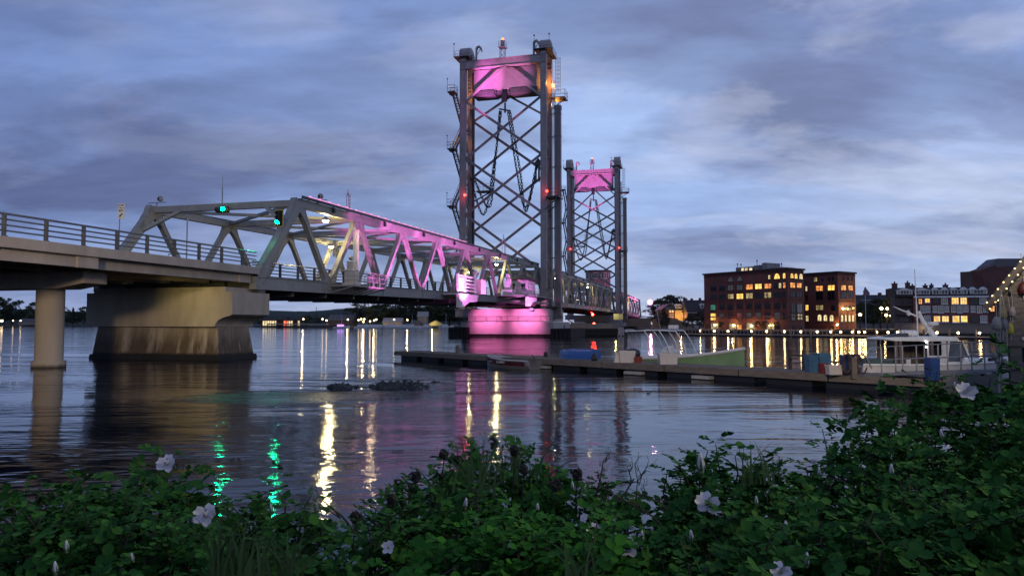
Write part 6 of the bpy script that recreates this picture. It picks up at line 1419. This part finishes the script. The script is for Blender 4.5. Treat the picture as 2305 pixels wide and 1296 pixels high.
solo(MB().box(a1.x-1.9, a1.x-.1, a1.y-.35, a1.y-.3, .25, a1.z-.05), 'grey_skirt_panel', mat('grey_panel', (.2, .19, .19), .7, 0, .2, 2), 'flat grey panel hanging below the gangway rail right of the blue drum', 'panel', (a1.x-1, a1.y-.3, .25))
pp = at(2195, 836, 23.9); solo(MB().prism([(pp.x-.09, .42), (pp.x+.09, .42), (pp.x+.07, pp.z), (pp.x-.06, pp.z)], 23.2, 23.24, 'y'), 'white_bucket', totew, 'small white tapered bucket hanging under the gangway rail', 'bucket', (pp.x, 23.2, .4))
# ================================================================ SHINGLED SHED WITH BUOYS
shin = mat('cedar_shingles', (.19, .165, .14), .9, 0, .45, 4, .5, (1, 1, 3))
sh = thing('shingled_shed', 'grey shingled wharf shed on posts at the right edge', 'shed', (11.22, 17, 0))
SX0, SX1, SY0, SY1 = 11.22, 14.6, 17.0, 22.0; apex = ((SX0+SX1)/2, 5.45); sh.rotation_euler = (0, 0, -.58); zf = 1.95; zev = 3.12
mb = MB(); mb.prism([(SX0, zf), (SX1, zf), (SX1, zev), apex, (SX0, zev)], SY0, SY1, 'y')
z = zf+.05
while z < 5.0:      # shingle courses
    if z < zev: xa_, xb_ = SX0, SX1
    else: f_ = (z-zev)/(apex[1]-zev); xa_, xb_ = SX0+(apex[0]-SX0)*f_, SX1+(apex[0]-SX1)*f_
    x = xa_
    while x < xb_-.02:
        w_ = RND.uniform(.09, .16); x2 = min(x+w_, xb_); mb.box(x+.004, x2-.004, SY0-.012-RND.uniform(0, .006), SY0, z, z+.115); x = x2
    z += .125
mb.build('wall', shin, sh)
mb = MB()
for s_, xe in ((-1, SX0), (1, SX1)):
    e = Vector((xe+s_*.28, 0, zev-.28*(apex[1]-zev)/(apex[0]-SX0))); a_ = Vector((apex[0], 0, apex[1]))
    mb.add([(e.x, SY0-.25, e.z), (a_.x, SY0-.25, a_.z), (a_.x, SY1+.2, a_.z), (e.x, SY1+.2, e.z), (e.x, SY0-.25, e.z+.1), (a_.x, SY0-.25, a_.z+.1), (a_.x, SY1+.2, a_.z+.1), (e.x, SY1+.2, e.z+.1)], [(0, 1, 2, 3), (7, 6, 5, 4), (0, 4, 5, 1), (1, 5, 6, 2), (2, 6, 7, 3), (3, 7, 4, 0)])
mb.build('roof', mat('shed_roof', (.06, .055, .06), .9, 0, .3, 4, .3), sh)
mb = MB()
e = Vector((SX0-.28, SY0-.27, zev-.28*(apex[1]-zev)/(apex[0]-SX0))); a_ = Vector((apex[0], SY0-.27, apex[1])); mb.bar(e, a_, .04, .16); mb.bar((SX1+.28, SY0-.27, e.z), a_, .04, .16); mb.build('rake_board', mat('rake_board', (.11, .095, .08), .8, 0, .3, 4), sh)
mb = MB(); mb.box(SX0-.02, SX0+.1, SY0-.05, SY0-.013, zf, zev); mb.box(SX0, SX1, SY0-.045, SY0-.015, zev-.07, zev-.0); mb.box(SX0, SX1, SY0-.06, SY0-.015, zf-.06, zf+.04); mb.build('trim', timber, sh)
for x in (11.5, 12.9, 14.3):
    for y in (17.1, 21.7): mb = MB(); mb.box(x-.11, x+.11, y-.11, y+.11, -.5, zf-.06); mb.build('post', timber, sh)
mb = MB(); mb.box(11.3, 14.6, 17.2, 17.3, 1.4, 1.5); mb.box(11.3, 14.6, 16.95, 17.0, 1.36, 1.52); mb.build('girt', timber, sh)
mb = MB(); mb.box(11.62, 14.5, 17.5, 17.6, .7, 1.35); mb.box(11.62, 14.5, 17.5, 17.6, 1.5, 1.85); mb.build('under_shade_sheet', mat('dark_green_shade', (.02, .035, .035), .7), sh)  # dark sheets stand in for the shade of the open underside
mb = MB(); mb.box(12.0, 12.5, SY0-.05, SY0-.02, 2.1, 2.95); mb.build('window', white, sh)
mb = MB(); mb.box(11.62, 11.78, SY0-.05, SY0-.02, 2.03, 2.1); mb.build('name_plate', totew, sh)
# string lights
sl = thing('string_lights', 'two strands of small warm bulbs along the shed roof edge', 'string lights', (SX0, SY0, 0)); sl.rotation_euler = (0, 0, -.58); bulbm = lamp_mat('bulb_glass', (1., .66, .28), 4)
mb = MB(); dirr = (a_-e); 
off1, off2 = Vector((0, -.03, .12)), Vector((0, -.03, -.10))
for off in (off1, off2): mb.path([e+dirr*(k/12)+off+Vector((0, 0, -.02*(k % 2))) for k in range(13)], .006, 4)
mb.build('cable', dark, sl)
for off, ph in ((off1, 0), (off2, .5)):
    for k in range(18):
        p = e+dirr*((k+ph+.3)/18)+off; mb = MB(); mb.ball(p+Vector((0, -.02, -.02)), .017, 8, 6); mb.build('bulb', bulbm, sl)
for p in (Vector((SX0-.12, SY0+.1, 3.0)), Vector((SX0-.03, SY0+.02, 2.94))): mb = MB(); mb.ball(p, .022, 8, 6); mb.build('bulb', bulbm, sl)
light('POINT', (11.9, 16.5, 3.6), 2, (1, .6, .25), .2)
# buoys hanging on the wall
def buoy(u, v0, v1, D, hw, c, label, i):
    a = at(u, v0, D); b = at(u, v1, D); h = a.z-b.z
    m = mat('buoy_%s' % c[1], c[0], .6, 0, .25, 6); r = thing('lobster_buoy', label, 'buoy', (a.x, D, b.z), 'lobster buoys hanging on the shed')
    mb = MB(); mb.lathe([(hw*.75, 0), (hw, h*.08), (hw*.98, h*.5), (hw*.7, h*.82), (hw*.35, h*.98), (.015, h)], (a.x, D, b.z), 14); mb.build('float', m, r, smooth=True)
    mb = MB(); mb.path([(a.x, D, a.z), (a.x+.01, D+.01, a.z+.18), (a.x+.0, D+.05, a.z+.4+.05*i)], .009, 4); mb.tube((a.x, D, b.z), (a.x, D, b.z-.14), .014, 5); mb.build('line', rope, r)
buoy(2257, 690, 716, 16.6, .085, ((.26, .22, .10), 'tan'), 'tan buoy hanging at the shed corner, upper left one', 0)
buoy(2279, 690, 712, 16.7, .07, ((.36, .29, .27), 'white'), 'pinkish white buoy hanging on the shed wall under a line', 1)
buoy(2243, 712, 742, 16.4, .095, ((.30, .28, .25), 'grey_white'), 'off white buoy hanging outermost left beyond the shed corner', 2)
buoy(2261, 717, 742, 16.5, .08, ((.17, .17, .2), 'grey'), 'grey buoy between the off white and the yellow one', 3)
buoy(2275, 727, 751, 16.7, .06, ((.48, .42, .04), 'yellow'), 'bright yellow buoy on the shed wall, lowest one', 4)
buoy(2303, 634, 662, 16.7, .11, ((.09, .012, .012), 'red'), 'big dark red buoy under the gable at the right edge', 5)
q = at(2277, 660, 16.8); solo(MB().ball((q.x, 16.85, q.z), .05, 8, 6), 'wall_hook', dark, 'round black hook on the shed wall above the pinkish white buoy', 'hook', (q.x, 16.85, q.z))
for i, (u, du, v0, v1) in enumerate(((2244, 6, 740, 880), (2252, -3, 660, 900), (2258, -4, 742, 850), (2266, 1, 740, 780))):
    a, b = at(u, v0, 16.4), at(u+du, v1, 16.4); solo(MB().tube(a, b, .02, 6), 'weathered_stick', rope, ['leftmost', 'longest', 'second thinnest', 'shortest'][i]+' weathered stick or line hanging below the shed corner', 'stick', tuple(b), 'sticks and lines below the shed corner')
for i, (u, v, s_) in enumerate(((2238, 800, .07), (2244, 812, .05), (2250, 790, .06), (2256, 797, .05), (2262, 815, .06))):
    p = at(u, v, 16.3); mb = MB(); mb.lathe([(.01, -s_*1.2), (s_*.8, -s_*.8), (s_, 0), (s_*.7, s_*.9), (.015, s_*1.3)], p, 10)
    solo(mb, 'knotted_float', mat('dirty_foam', (.24, .22, .20), .8), '%s small grey float from the left knotted on the lines below the shed corner' % ORD[i], 'float', tuple(p), 'small floats knotted on the hanging lines', smooth=True)
# ================================================================ SMALL BOATS OF THE MARINA
def far_boat(u, D, L, mastv, label, m, emis=None, ang=0.):
    q = at(u, 735, D); r = thing('moored_boat', label, 'boat', (q.x, D, 0), 'boats moored at the marina')
    OFF[r.name] = Vector((0, 0, 0)); mb = MB(); hull(mb, L, L*.3, lambda t: .9+.5*t*t, lambda t: -.2, 8); mb.build('hull', m, r)
    mb = MB(); mb.box(-L*.25, L*.12, -L*.1, L*.1, .8, 1.9); mb.build('cabin', m if emis is None else emis, r)
    if mastv: mb = MB(); z = at(u, mastv, D).z; mb.tube((0, 0, 1), (0, 0, z), .08, 5, .04); mb.tube((-L*.35, 0, 2.2), (0, 0, 2.2), .06, 4); mb.build('mast', white, r)
    r.rotation_euler = (0, 0, ang); return r
purp = lamp_mat('purple_glow_cabin', (.55, .25, 1), 2.2)  # cabin emits purple itself in place of light falling on it
far_boat(769, 358, 8, 706, 'sailboat lit purple and white at the marina, under the bridge', white, purp)
for i, (u, mv, a) in enumerate(((812, 0, .2), (826, 712, .5), (838, 0, 3.3), (856, 0, .1), (872, 0, 2.9), (885, 718, .4), (900, 0, 3.0), (912, 0, .2), (928, 706, .3), (957, 716, 3.2), (1004, 706, .1))):
    far_boat(u, 357-(i % 3)*2, 6.5+(i % 3), mv, '%s white boat from the left in the marina, right of the purple one' % ORD[i], white, None, a)
for i, (u, v) in enumerate(((712, 691), (696, 705), (783, 700), (959, 705))):
    q = at(u, v, 392); solo(MB().tube((q.x, 392, 1), (q.x, 392, q.z), .14, 5), 'utility_pole', timber_dark, '%s tall thin pole from the left on the marina shore' % ORD[i], 'pole', (q.x, 392, 1), 'tall poles on the marina shore')
q = at(1478, 695, 215); qb = at(1484, 748, 215); solo(MB().tube((q.x, 215, q.z), (qb.x, 213, .2), .07, 5), 'leaning_mast', white, 'thin leaning white mast right of the pink floodlight', 'mast', (qb.x, 213, .2))
# ================================================================ ROCK LEDGE WITH SEAWEED IN MID WATER
weed = mat('wet_rockweed', (.05, .045, .036), .4, 0, .6, 9, 1.0)
def rocks(u0, u1, D, h, seed, label, name='seaweed_rock'):
    a, b = at(u0, 870, D), at(u1, 870, D); cx = (a.x+b.x)/2; hw = (b.x-a.x)/2; r = random.Random(seed); o = Vector((r.uniform(0, 50), r.uniform(0, 50), 0))
    from mathutils import noise
    nx, ny = 90, 26; mb = MB(); vs = []
    for j in range(ny+1):
        for i in range(nx+1):
            x = -1+2*i/nx; y = -1+2*j/ny; e = max(0, 1-x*x)**.6*max(0, 1-y*y)**.6
            p = Vector((x*hw*3, y*2, 0))+o
            n = .55+.9*noise.noise(p*1.1)+.35*noise.noise(p*3.1)+.22*noise.noise(p*9)
            vs.append((cx+x*hw, D+y*.9, -.12+h*e*max(0, n)*1.25+.03*noise.noise(p*14)*e))
    mb.add(vs, [(j*(nx+1)+i, j*(nx+1)+i+1, (j+1)*(nx+1)+i+1, (j+1)*(nx+1)+i) for j in range(ny) for i in range(nx)])
    # hanging fronds
    for _ in range(220):
        x = r.uniform(-.95, .95); y = r.uniform(-.9, .9); i = int((x+1)/2*nx); j = int((y+1)/2*ny); z = vs[j*(nx+1)+i][2]
        if z > .0: p = Vector((cx+x*hw, D+y*.9, z)); q = p+Vector((r.uniform(-.12, .12), r.uniform(-.2, .02), r.uniform(-.06, .05))); s = Vector((r.uniform(-.02, .02), 0, r.uniform(.01, .03))); mb.add([p-s, p+s, q+s, q-s], [(0, 1, 2, 3)])
    return solo(mb, name, weed, label, 'rock', (cx, D, 0), 'seaweed covered rocks in mid water', fix=False)
rocks(724, 812, 27.9, .25, 4, 'smaller seaweed covered rock showing above the water, the left one')
rocks(822, 975, 28.2, .31, 8, 'larger seaweed covered rock ledge above the water, the right one')
rocks(958, 1010, 30.5, .14, 12, 'thin dark weed patch trailing right of the rock ledge')
rocks(1395, 1505, 25.6, .1, 15, 'floating dark weed strip in the water before the dock')
# ================================================================ ROSE BUSHES ON THE NEAR BANK
def leaf_mat(name, c, c2):
    m = bpy.data.materials.new(name); m.use_nodes = True; nt = m.node_tree; b = nt.nodes['Principled BSDF']
    ge = N(nt, 'ShaderNodeNewGeometry'); n = N(nt, 'ShaderNodeTexNoise', inp={0: ge.outputs['Position'], 2: 6.0, 3: 3.0})
    rn = math_(nt, 'ADD', math_(nt, 'MULTIPLY', ge.outputs['Random Per Island'], .6), math_(nt, 'MULTIPLY', n.outputs[0], .5))
    nt.links.new(ramp(nt, rn, [(.18, c2), (.62, tuple((a+b)/2 for a, b in zip(c, c2))), (.86, c), (.93, (c[1]*.75, c[1]*.9, c[2]))]), b.inputs['Base Color']); b.inputs['Roughness'].default_value = .8; b.inputs['Specular IOR Level'].default_value = .12
    try: b.inputs['Subsurface Weight'].default_value = 0
    except Exception: pass
    return m
roseleaf = leaf_mat('rose_leaf', (.055, .17, .026), (.014, .062, .012)); roseleaf2 = leaf_mat('rose_leaf_bright', (.055, .20, .018), (.02, .09, .013))
cane = mat('rose_cane', (.07, .05, .035), .8, 0, .4, 20); petal = mat('white_petal', (.62, .58, .60), .5, 0, .12, 8); stamen = mat('stamen', (.45, .35, .06), .6); sepal = mat('bud_green', (.09, .15, .04), .6, 0, .3, 10)
LV, LF = [], []
def leaflet_template():
    # one toothed, folded, slightly cupped leaflet along +x, length 1
    pts = [(0, 0, 0)]; k = 5
    for s in (1, -1):
        pass
    outl = [(.0, .03), (.15, .28), (.40, .42), (.68, .40), (.9, .2), (1.0, 0)]
    mid = [(.0, 0, 0), (.18, 0, -.03), (.42, 0, -.06), (.68, 0, -.05), (.9, 0, .0), (1.0, 0, .04)]
    v = list(mid)+[(x, y, .07*(y/.37)-.04*x) for x, y in outl[:-1]]+[(x, -y, .07*(y/.37)-.04*x) for x, y in outl[:-1]]
    f = []
    for i in range(5):
        a, b = i, i+1; c = 6+i; d = 6+i+1 if i < 4 else 5; f.append((a, b, d, c) if i < 4 else (a, b, c))
        c = 11+i; d = 11+i+1 if i < 4 else 5; f.append((b, a, c, d) if i < 4 else (b, a, c))
    return np.array(v), f
LT, LFc = leaflet_template()
def compound_leaf(seed):
    V = []; F = []; base = 0; r = random.Random(seed)
    spec = [(.22, 1), (.22, -1), (.47, 1), (.47, -1), (.72, 1), (.72, -1), (.88, 0)]
    for t, s in spec:
        L = .31*(1.15 if s == 0 else (.8+.35*math.sin(t*3)))*r.uniform(.85, 1.1)
        a = (0 if s == 0 else s*math.radians(66-t*14))+r.uniform(-.15, .15); roll = r.uniform(-.65, .65)+(s*.3); pit = r.uniform(-.15, .6)
        v = LT*L; y1 = v[:, 1]*math.cos(roll)-v[:, 2]*math.sin(roll); z1 = v[:, 1]*math.sin(roll)+v[:, 2]*math.cos(roll)
        x1 = v[:, 0]*math.cos(pit)+z1*math.sin(pit); z1 = -v[:, 0]*math.sin(pit)+z1*math.cos(pit)
        ca, sa = math.cos(a), math.sin(a); x = x1*ca-y1*sa+t; y = x1*sa+y1*ca; z = z1-.22*t*t
        V.append(np.stack([x, y, z], 1)); F += [tuple(base+i for i in f) for f in LFc]; base += len(LT)
    rr = np.array([(0, -.008, 0), (0, .008, 0), (.5, .006, -.05), (.5, -.006, -.05), (.9, .003, -.18), (.9, -.003, -.18)]); V.append(rr); F += [(base, base+1, base+2, base+3), (base+3, base+2, base+4, base+5)]
    return np.concatenate(V), F
CVS = [compound_leaf(k) for k in range(6)]; CV = CVS[0][0]; CF = CVS[0][1]
CLEN = [len(f) for f in CF]; CFLAT = np.array([i for f in CF for i in f])
def leaves_mesh(name, X, m, parent):      # X: list of (pos, forward dir, up hint, size)
    n = len(X); V = np.empty((n*len(CV), 3)); off = off_of(parent)
    for i, (p, d, u, s) in enumerate(X):
        d = d.normalized(); y = u.cross(d)
        if y.length < 1e-3: y = d.orthogonal()
        y.normalize(); z = d.cross(y); M = np.array([d, y, z])*s
        V[i*len(CV):(i+1)*len(CV)] = CVS[i % 6][0] @ M+np.array(p-off)
    me = bpy.data.meshes.new(name); me.vertices.add(len(V)); me.vertices.foreach_set('co', V.ravel())
    L = np.concatenate([CFLAT+i*len(CV) for i in range(n)]); me.loops.add(len(L)); me.loops.foreach_set('vertex_index', L.astype(np.int32))
    tot = np.tile(CLEN, n); st = np.concatenate([[0], np.cumsum(tot)[:-1]]); me.polygons.add(len(tot)); me.polygons.foreach_set('loop_start', st.astype(np.int32)); me.polygons.foreach_set('loop_total', tot.astype(np.int32))
    me.update(calc_edges=True); me.materials.append(m); o = bpy.data.objects.new(name, me); col.objects.link(o); o.parent = parent; return o
def flower(root, p, d, s, kind='open'):
    mb = MB(); r = random.Random(int(p.x*977+p.z*131)); d = d.normalized(); a = d.orthogonal().normalized(); b = d.cross(a)
    if kind == 'open':
        for k in range(8 if s > .02 else 5):
            t0 = 2*PI*k/5+r.uniform(-.25, .25)+(.5 if k > 4 else 0); open_ = .95 if k < 5 else .35; vs = []
            for i in range(5):
                q = i/4
                for j in range(5):
                    w = (j/4-.5)*2; ang = t0+w*.78*math.sin(PI*min(1, .25+q*.62)); rad = s*(.12+q*open_+.06*math.cos(w*3+k)*q); hh = s*((1-open_)*1.2*q+.35*q*q-(.25*q**4 if k % 2 else -.1*q**4)+.09*w*w*q+.05*math.sin(w*5+k)*q)
                    vs.append(p+(a*math.cos(ang)+b*math.sin(ang))*rad+d*hh)
            mb.add(vs, [(i*5+j, i*5+j+1, (i+1)*5+j+1, (i+1)*5+j) for i in range(4) for j in range(4)])
        f = mb.build('flower', petal, root, smooth=True, fix=False); c = MB(); c.ball(p+d*s*.12, s*.16, 7, 4)
        for k in range(10): an = k*.63; c.tube(p, p+(a*math.cos(an)+b*math.sin(an))*s*.25+d*s*.22, s*.015, 3)
        c.build('stamens', stamen, f)
    else:
        mb.lathe([(.002, 0), (s*.30, s*.25), (s*.34, s*.6), (s*.2, s*1.1), (.002, s*1.5)], (0, 0, 0), 8)
        M = Matrix((a, b, d)).transposed(); mb.v = [tuple(M @ Vector(v)+p) for v in mb.v]; f = mb.build('bud', petal, root, smooth=True)
        c = MB()
        for k in range(5): an = k*1.256; e = a*math.cos(an)+b*math.sin(an); g2 = d.cross(e); c.add([p-d*s*.15, p+e*s*.36+g2*s*.12+d*s*.3, p+e*s*.32+d*s*1.3, p+e*s*.36-g2*s*.12+d*s*.3], [(0, 1, 2, 3)])
        c.ball(p-d*s*.1, s*.24, 6, 4); c.build('sepals', sepal, f, fix=False)
def bush(label, blobs, seed, m=None, dens=1.0, flowers=(), buds=(), sprigs=10, leaf=.078, base=.85, name='rose_bush'):
    r = random.Random(seed); q0 = at(blobs[0][0], 1200, blobs[0][2]); root = thing(name, label, 'bush', (q0.x, q0.y, base), 'wild rose bushes on the near bank')
    X = []; st = MB(); tips = []
    for (u, vt, D, hw, hh) in blobs:      # image column, crown top row, distance, half width px, half height m
        t = at(u, vt, D); rx = hw/FPX*D; rz = hh; c = Vector((t.x, D, t.z-rz)); ry = min(rx, .55)
        area = 4*PI*((rx*rz+rx*ry+ry*rz)/3)
        n = int(dens*area*420)
        for _ in range(n):
            v = Vector((r.gauss(0, 1), r.gauss(0, 1), r.gauss(0, 1))).normalized()
            if v.y > .35 and r.random() < .7: v.y = -v.y
            rad = r.choice((1.03, .98, .93, .86, .76)); lump = 1+.14*math.sin(7*v.x+u)*math.cos(6*v.z+vt)+.08*math.sin(15*v.x+9*v.z)
            p = c+Vector((v.x*rx, v.y*ry, v.z*rz))*rad*lump
            if p.z < .75: continue
            d = Vector((v.x*.7+r.gauss(0, .55), v.y*.7+r.gauss(0, .5)-.25, v.z*.35+r.gauss(0, .3)-.12)); X.append((p, d, Vector((r.gauss(0, .35), r.gauss(0, .3)-.25, 1)), leaf*r.choice((.55, .75, .9, 1.0, 1.15, 1.35))*r.uniform(.9, 1.1)))
        for _ in range(int(sprigs*hw/150)):
            a_ = r.uniform(-.95, .95); b0 = c+Vector((a_*rx*.8, r.uniform(-.3, .5)*ry, rz*.5*(1-a_*a_))); top = c+Vector((a_*rx*1.05+r.gauss(0, .03), r.uniform(-.4, .4)*ry, rz*math.sqrt(max(.05, 1-a_*a_))+r.uniform(.0, .075)))
            st.path([b0, b0.lerp(top, .6)+Vector((r.gauss(0, .02), 0, .02)), top], [.004, .003, .0018], 5); tips.append(top)
            for k in range(7):
                f = .45+.55*k/6; p = b0.lerp(top, f); an = k*2.4+r.random(); X.append((p, Vector((math.cos(an), math.sin(an)*.8, .25+.3*f)), Vector((0, 0, 1)), leaf*r.uniform(.5, .9)))
        for _ in range(int(hw/14)):
            a_ = r.uniform(-.9, .9); g0 = Vector((c.x+a_*rx*.5, D+r.uniform(-.1, .25), base-.1)); e_ = c+Vector((a_*rx, r.uniform(-.9, .6)*ry*.9, r.uniform(-.5, .85)*rz))
            st.path([g0, g0.lerp(e_, .5)+Vector((r.gauss(0, .06), r.gauss(0, .05), .08)), e_, e_+Vector((r.gauss(0, .07), -.05, r.uniform(-.04, .1)))], [.009, .007, .005, .003], 5)
    leaves_mesh('leaves', X, m or roseleaf, root)
    st.build('canes', cane, root)
    for u, v, D, s in flowers: flower(root, at(u, v, D), Vector((r.uniform(-.3, .3), -1, .6)), s*.74)
    for u, v, D, s in buds: flower(root, at(u, v, D), Vector((r.uniform(-.2, .2), -.15, 1)), s, 'bud')
    return root
bush('dark rose bush in the bottom left corner with a drooping flower', [(60, 1130, 2.7, 210, .34), (200, 1110, 2.8, 150, .34), (365, 1050, 3.0, 140, .40), (300, 1120, 2.6, 190, .36), (90, 1200, 2.2, 260, .3), (430, 1120, 2.7, 90, .36), (330, 1200, 2.2, 220, .3)], 1, dens=.95, flowers=((378, 1044, 2.75, .045), (465, 1160, 2.3, .045)), buds=((150, 1240, 2.0, .02), (125, 1290, 1.95, .022), (300, 1262, 2, .015)))
bush('low thin rose bush just right of the green water reflections', [(640, 1110, 2.7, 105, .36), (590, 1170, 2.5, 110, .3), (700, 1170, 2.5, 95, .3), (560, 1250, 2.1, 170, .22)], 2, dens=.72, sprigs=8, buds=((612, 1150, 2.35, .016),))
bush('broad rose bush at the bottom centre with curled dead tips and grass', [(1100, 1035, 2.9, 175, .42), (960, 1100, 2.8, 130, .38), (1240, 1080, 2.9, 150, .40), (1360, 1110, 2.7, 85, .36), (900, 1160, 2.5, 120, .3), (1060, 1130, 2.5, 180, .34), (1320, 1190, 2.4, 130, .3), (840, 1220, 2.2, 120, .24)], 3, dens=.95, flowers=((1335, 1195, 2.3, .032), (875, 1232, 2.1, .024), (1062, 1292, 2, .03)), buds=((1047, 1142, 2.4, .022), (1075, 1180, 2.3, .022), (1210, 1150, 2.4, .018), (1290, 1100, 2.6, .018)), sprigs=12)
bush('brighter green rose bush in front at the bottom centre', [(1130, 1190, 2.0, 170, .26), (1280, 1215, 2.0, 150, .24), (1220, 1250, 1.8, 230, .2), (1040, 1260, 1.8, 160, .2)], 4, m=roseleaf2, dens=1.0, buds=((1147, 1245, 1.8, .022), (1365, 1262, 1.8, .022)), leaf=.085)
bush('rounded rose bush right of centre carrying the large open white flower', [(1640, 1040, 2.9, 150, .42), (1560, 1080, 2.8, 95, .38), (1740, 1065, 2.9, 120, .4), (1600, 1130, 2.6, 140, .36), (1470, 1215, 2.3, 110, .28), (1760, 1150, 2.5, 150, .34), (1620, 1210, 2.2, 200, .3)], 5, dens=1.0, flowers=((1592, 1133, 2.3, .046), (1415, 1232, 2.1, .036)), buds=((1578, 1060, 2.6, .045), (1445, 1216, 2.15, .02), (1770, 1200, 2.1, .025), (1557, 1215, 2.1, .02), (1703, 1135, 2.3, .018), (1843, 1068, 2.5, .018)), sprigs=12)
bush('tall rose bush filling the right edge below the shed, yellowish on top', [(2110, 868, 3.5, 160, .64), (2270, 842, 3.5, 170, .68), (1985, 940, 3.4, 150, .58), (1890, 1005, 3.2, 130, .52), (2080, 1010, 3.0, 230, .6), (2240, 990, 2.9, 220, .6), (1900, 1110, 2.8, 150, .44), (2340, 900, 3.1, 160, .6), (2060, 1130, 2.5, 240, .42)], 6, dens=1.0, flowers=((2172, 882, 3.05, .052),), buds=((2006, 1068, 2.5, .025), (2148, 875, 3.1, .02), (2120, 985, 2.6, .02)), sprigs=10)
bush('dark rose bush in the bottom right corner', [(2180, 1170, 2.0, 260, .3), (1960, 1220, 1.9, 220, .26), (1800, 1250, 1.9, 170, .22), (2280, 1130, 2.1, 180, .34), (1680, 1270, 1.8, 150, .2)], 7, dens=1.05, flowers=((1755, 1288, 1.75, .032),), buds=((1815, 1272, 1.8, .022),), leaf=.085)
# bare twigs, grass blades and curled dead heads
tw_ = MB(); r = random.Random(3)
def twig(p, d, L, w, depth):
    q = p+d*L; tw_.path([p, p.lerp(q, .5)+Vector((r.gauss(0, .01), 0, r.gauss(0, .01))), q], [w, w*.8, w*.6], 5)
    if depth:
        for _ in range(2): twig(p.lerp(q, r.uniform(.45, 1)), (d+Vector((r.gauss(0, .45), r.gauss(0, .2), r.gauss(.1, .3)))).normalized(), L*.6, w*.65, depth-1)
for u, v, D, dx, dz, L in ((1520, 1215, 2.5, -.75, .65, .2), (1545, 1170, 2.6, -.8, .5, .14), (1330, 1140, 2.7, .3, .9, .12), (800, 1200, 2.4, -.5, .5, .13), (1390, 1130, 2.6, .5, .7, .1)):
    tw_ = MB(); twig(at(u, v, D), Vector((dx, 0, dz)).normalized(), L, .0042, 3)
    solo(tw_, 'bare_twig', cane, {1520: 'largest dark leafless twig reaching left over the water beside the right of centre bush', 1545: 'shorter leafless twig just above the largest one', 1330: 'leafless upright twig on the right of the central bush', 800: 'leafless twig leaning left at the left foot of the central bush', 1390: 'leafless twig at the right end of the central bush'}[u], 'twig', tuple(at(u, v, D)), 'bare twigs over the bushes')
grs = leaf_mat('grass_blade', (.07, .12, .04), (.04, .075, .03))
mb = MB(); r = random.Random(9)
def blade(p, h, lean, w):
    pts = [p+Vector((lean.x*t*t, lean.y*t*t, h*t)) for t in np.linspace(0, 1, 6)]; vs = []
    for i, q in enumerate(pts): k = w*(1-(i/5)**1.5)+.0004; vs += [q-Vector((k, 0, 0)), q+Vector((k, .3*k, 0))]
    mb.add(vs, [(2*i, 2*i+1, 2*i+3, 2*i+2) for i in range(5)])
for u, vb, vt, D, n in ((1080, 1120, 985, 2.6, 26), (1140, 1110, 960, 2.75, 6), (1190, 1090, 1000, 2.7, 7), (500, 1296, 1160, 1.9, 26), (560, 1296, 1200, 1.85, 24), (1700, 1090, 1000, 2.7, 14), (640, 1296, 1190, 2.0, 20), (1300, 1296, 1200, 1.7, 14), (1010, 1130, 1040, 2.6, 10)):
    for _ in range(n):
        q = at(u+r.gauss(0, 26), vb, D+r.uniform(-.1, .1)); h = (vb-vt)/FPX*D*r.uniform(.6, 1.1); blade(q, h, Vector((r.gauss(0, .07), r.gauss(0, .03), 0)), r.uniform(.002, .005))
tag(mb.build('grass', grs, None, fix=False), kind='stuff')
dh = MB(); r = random.Random(21)
for di, (u, v, D) in enumerate(((1000, 1030, 2.7), (1030, 1045, 2.7), (1110, 1005, 2.75), (1160, 1020, 2.7), (935, 1080, 2.6), (1300, 1075, 2.7), (1180, 1065, 2.6), (880, 1135, 2.5), (800, 1170, 2.4), (1250, 1100, 2.6))):
    p = at(u, v, D); dh = MB()
    for _ in range(9):
        a = r.uniform(0, 6.28); rr = r.uniform(.008, .02); dh.path([p+Vector((rr*math.cos(a+t)*(.4+t/5), r.uniform(-.01, .01), rr*math.sin(a+t)*(.4+t/5)+.004*t)) for t in np.linspace(0, 4, 7)], [.0035, .005, .006, .006, .005, .004, .002], 4)
    dh.path([p-Vector((.01, 0, .12)), p-Vector((.005, 0, .05)), p], [.003, .003, .002], 4)
    us = sorted((1000, 1030, 1110, 1160, 935, 1300, 1180, 880, 800, 1250)); solo(dh, 'withered_flower', mat('withered_brown', (.03, .025, .02), .9), '%s withered curled brown flower head from the left on the central bush' % ORD[us.index(u)], 'dead flower', tuple(p-Vector((.01, 0, .12))), 'withered flower heads on the central bush')
# ================================================================ shore lamp light behind the viewer, warm from the right and left, plus one added lamp
def street(loc, target, p, c, a=120): light('SPOT', loc, p, c, 1.2, target, a, .8)
street((-16, 6, 9), (-25, 46, 1.0), 17000, (1, .74, .48), 50)
street((3, 6, 9), (7, 35, .4), 9000, (1, .80, .58), 46)
street((8, 8, 8), (17, 29, .8), 6500, (1, .86, .7), 26)  # extra unseen lamp added to whiten the lobster boat
street((9, 2, 6), (2.3, 3.3, 1.7), 900, (1, .82, .34), 50)
light('POINT', tuple(B(-4.5, 3.5, 3.9)), 0.1, (1, .8, .3), .1)
blight('SPOT', (-9, 1.5, 4.9), 380, (1, .8, .3), .15, (-2.6, 2.6, 2.9), 70, .9)
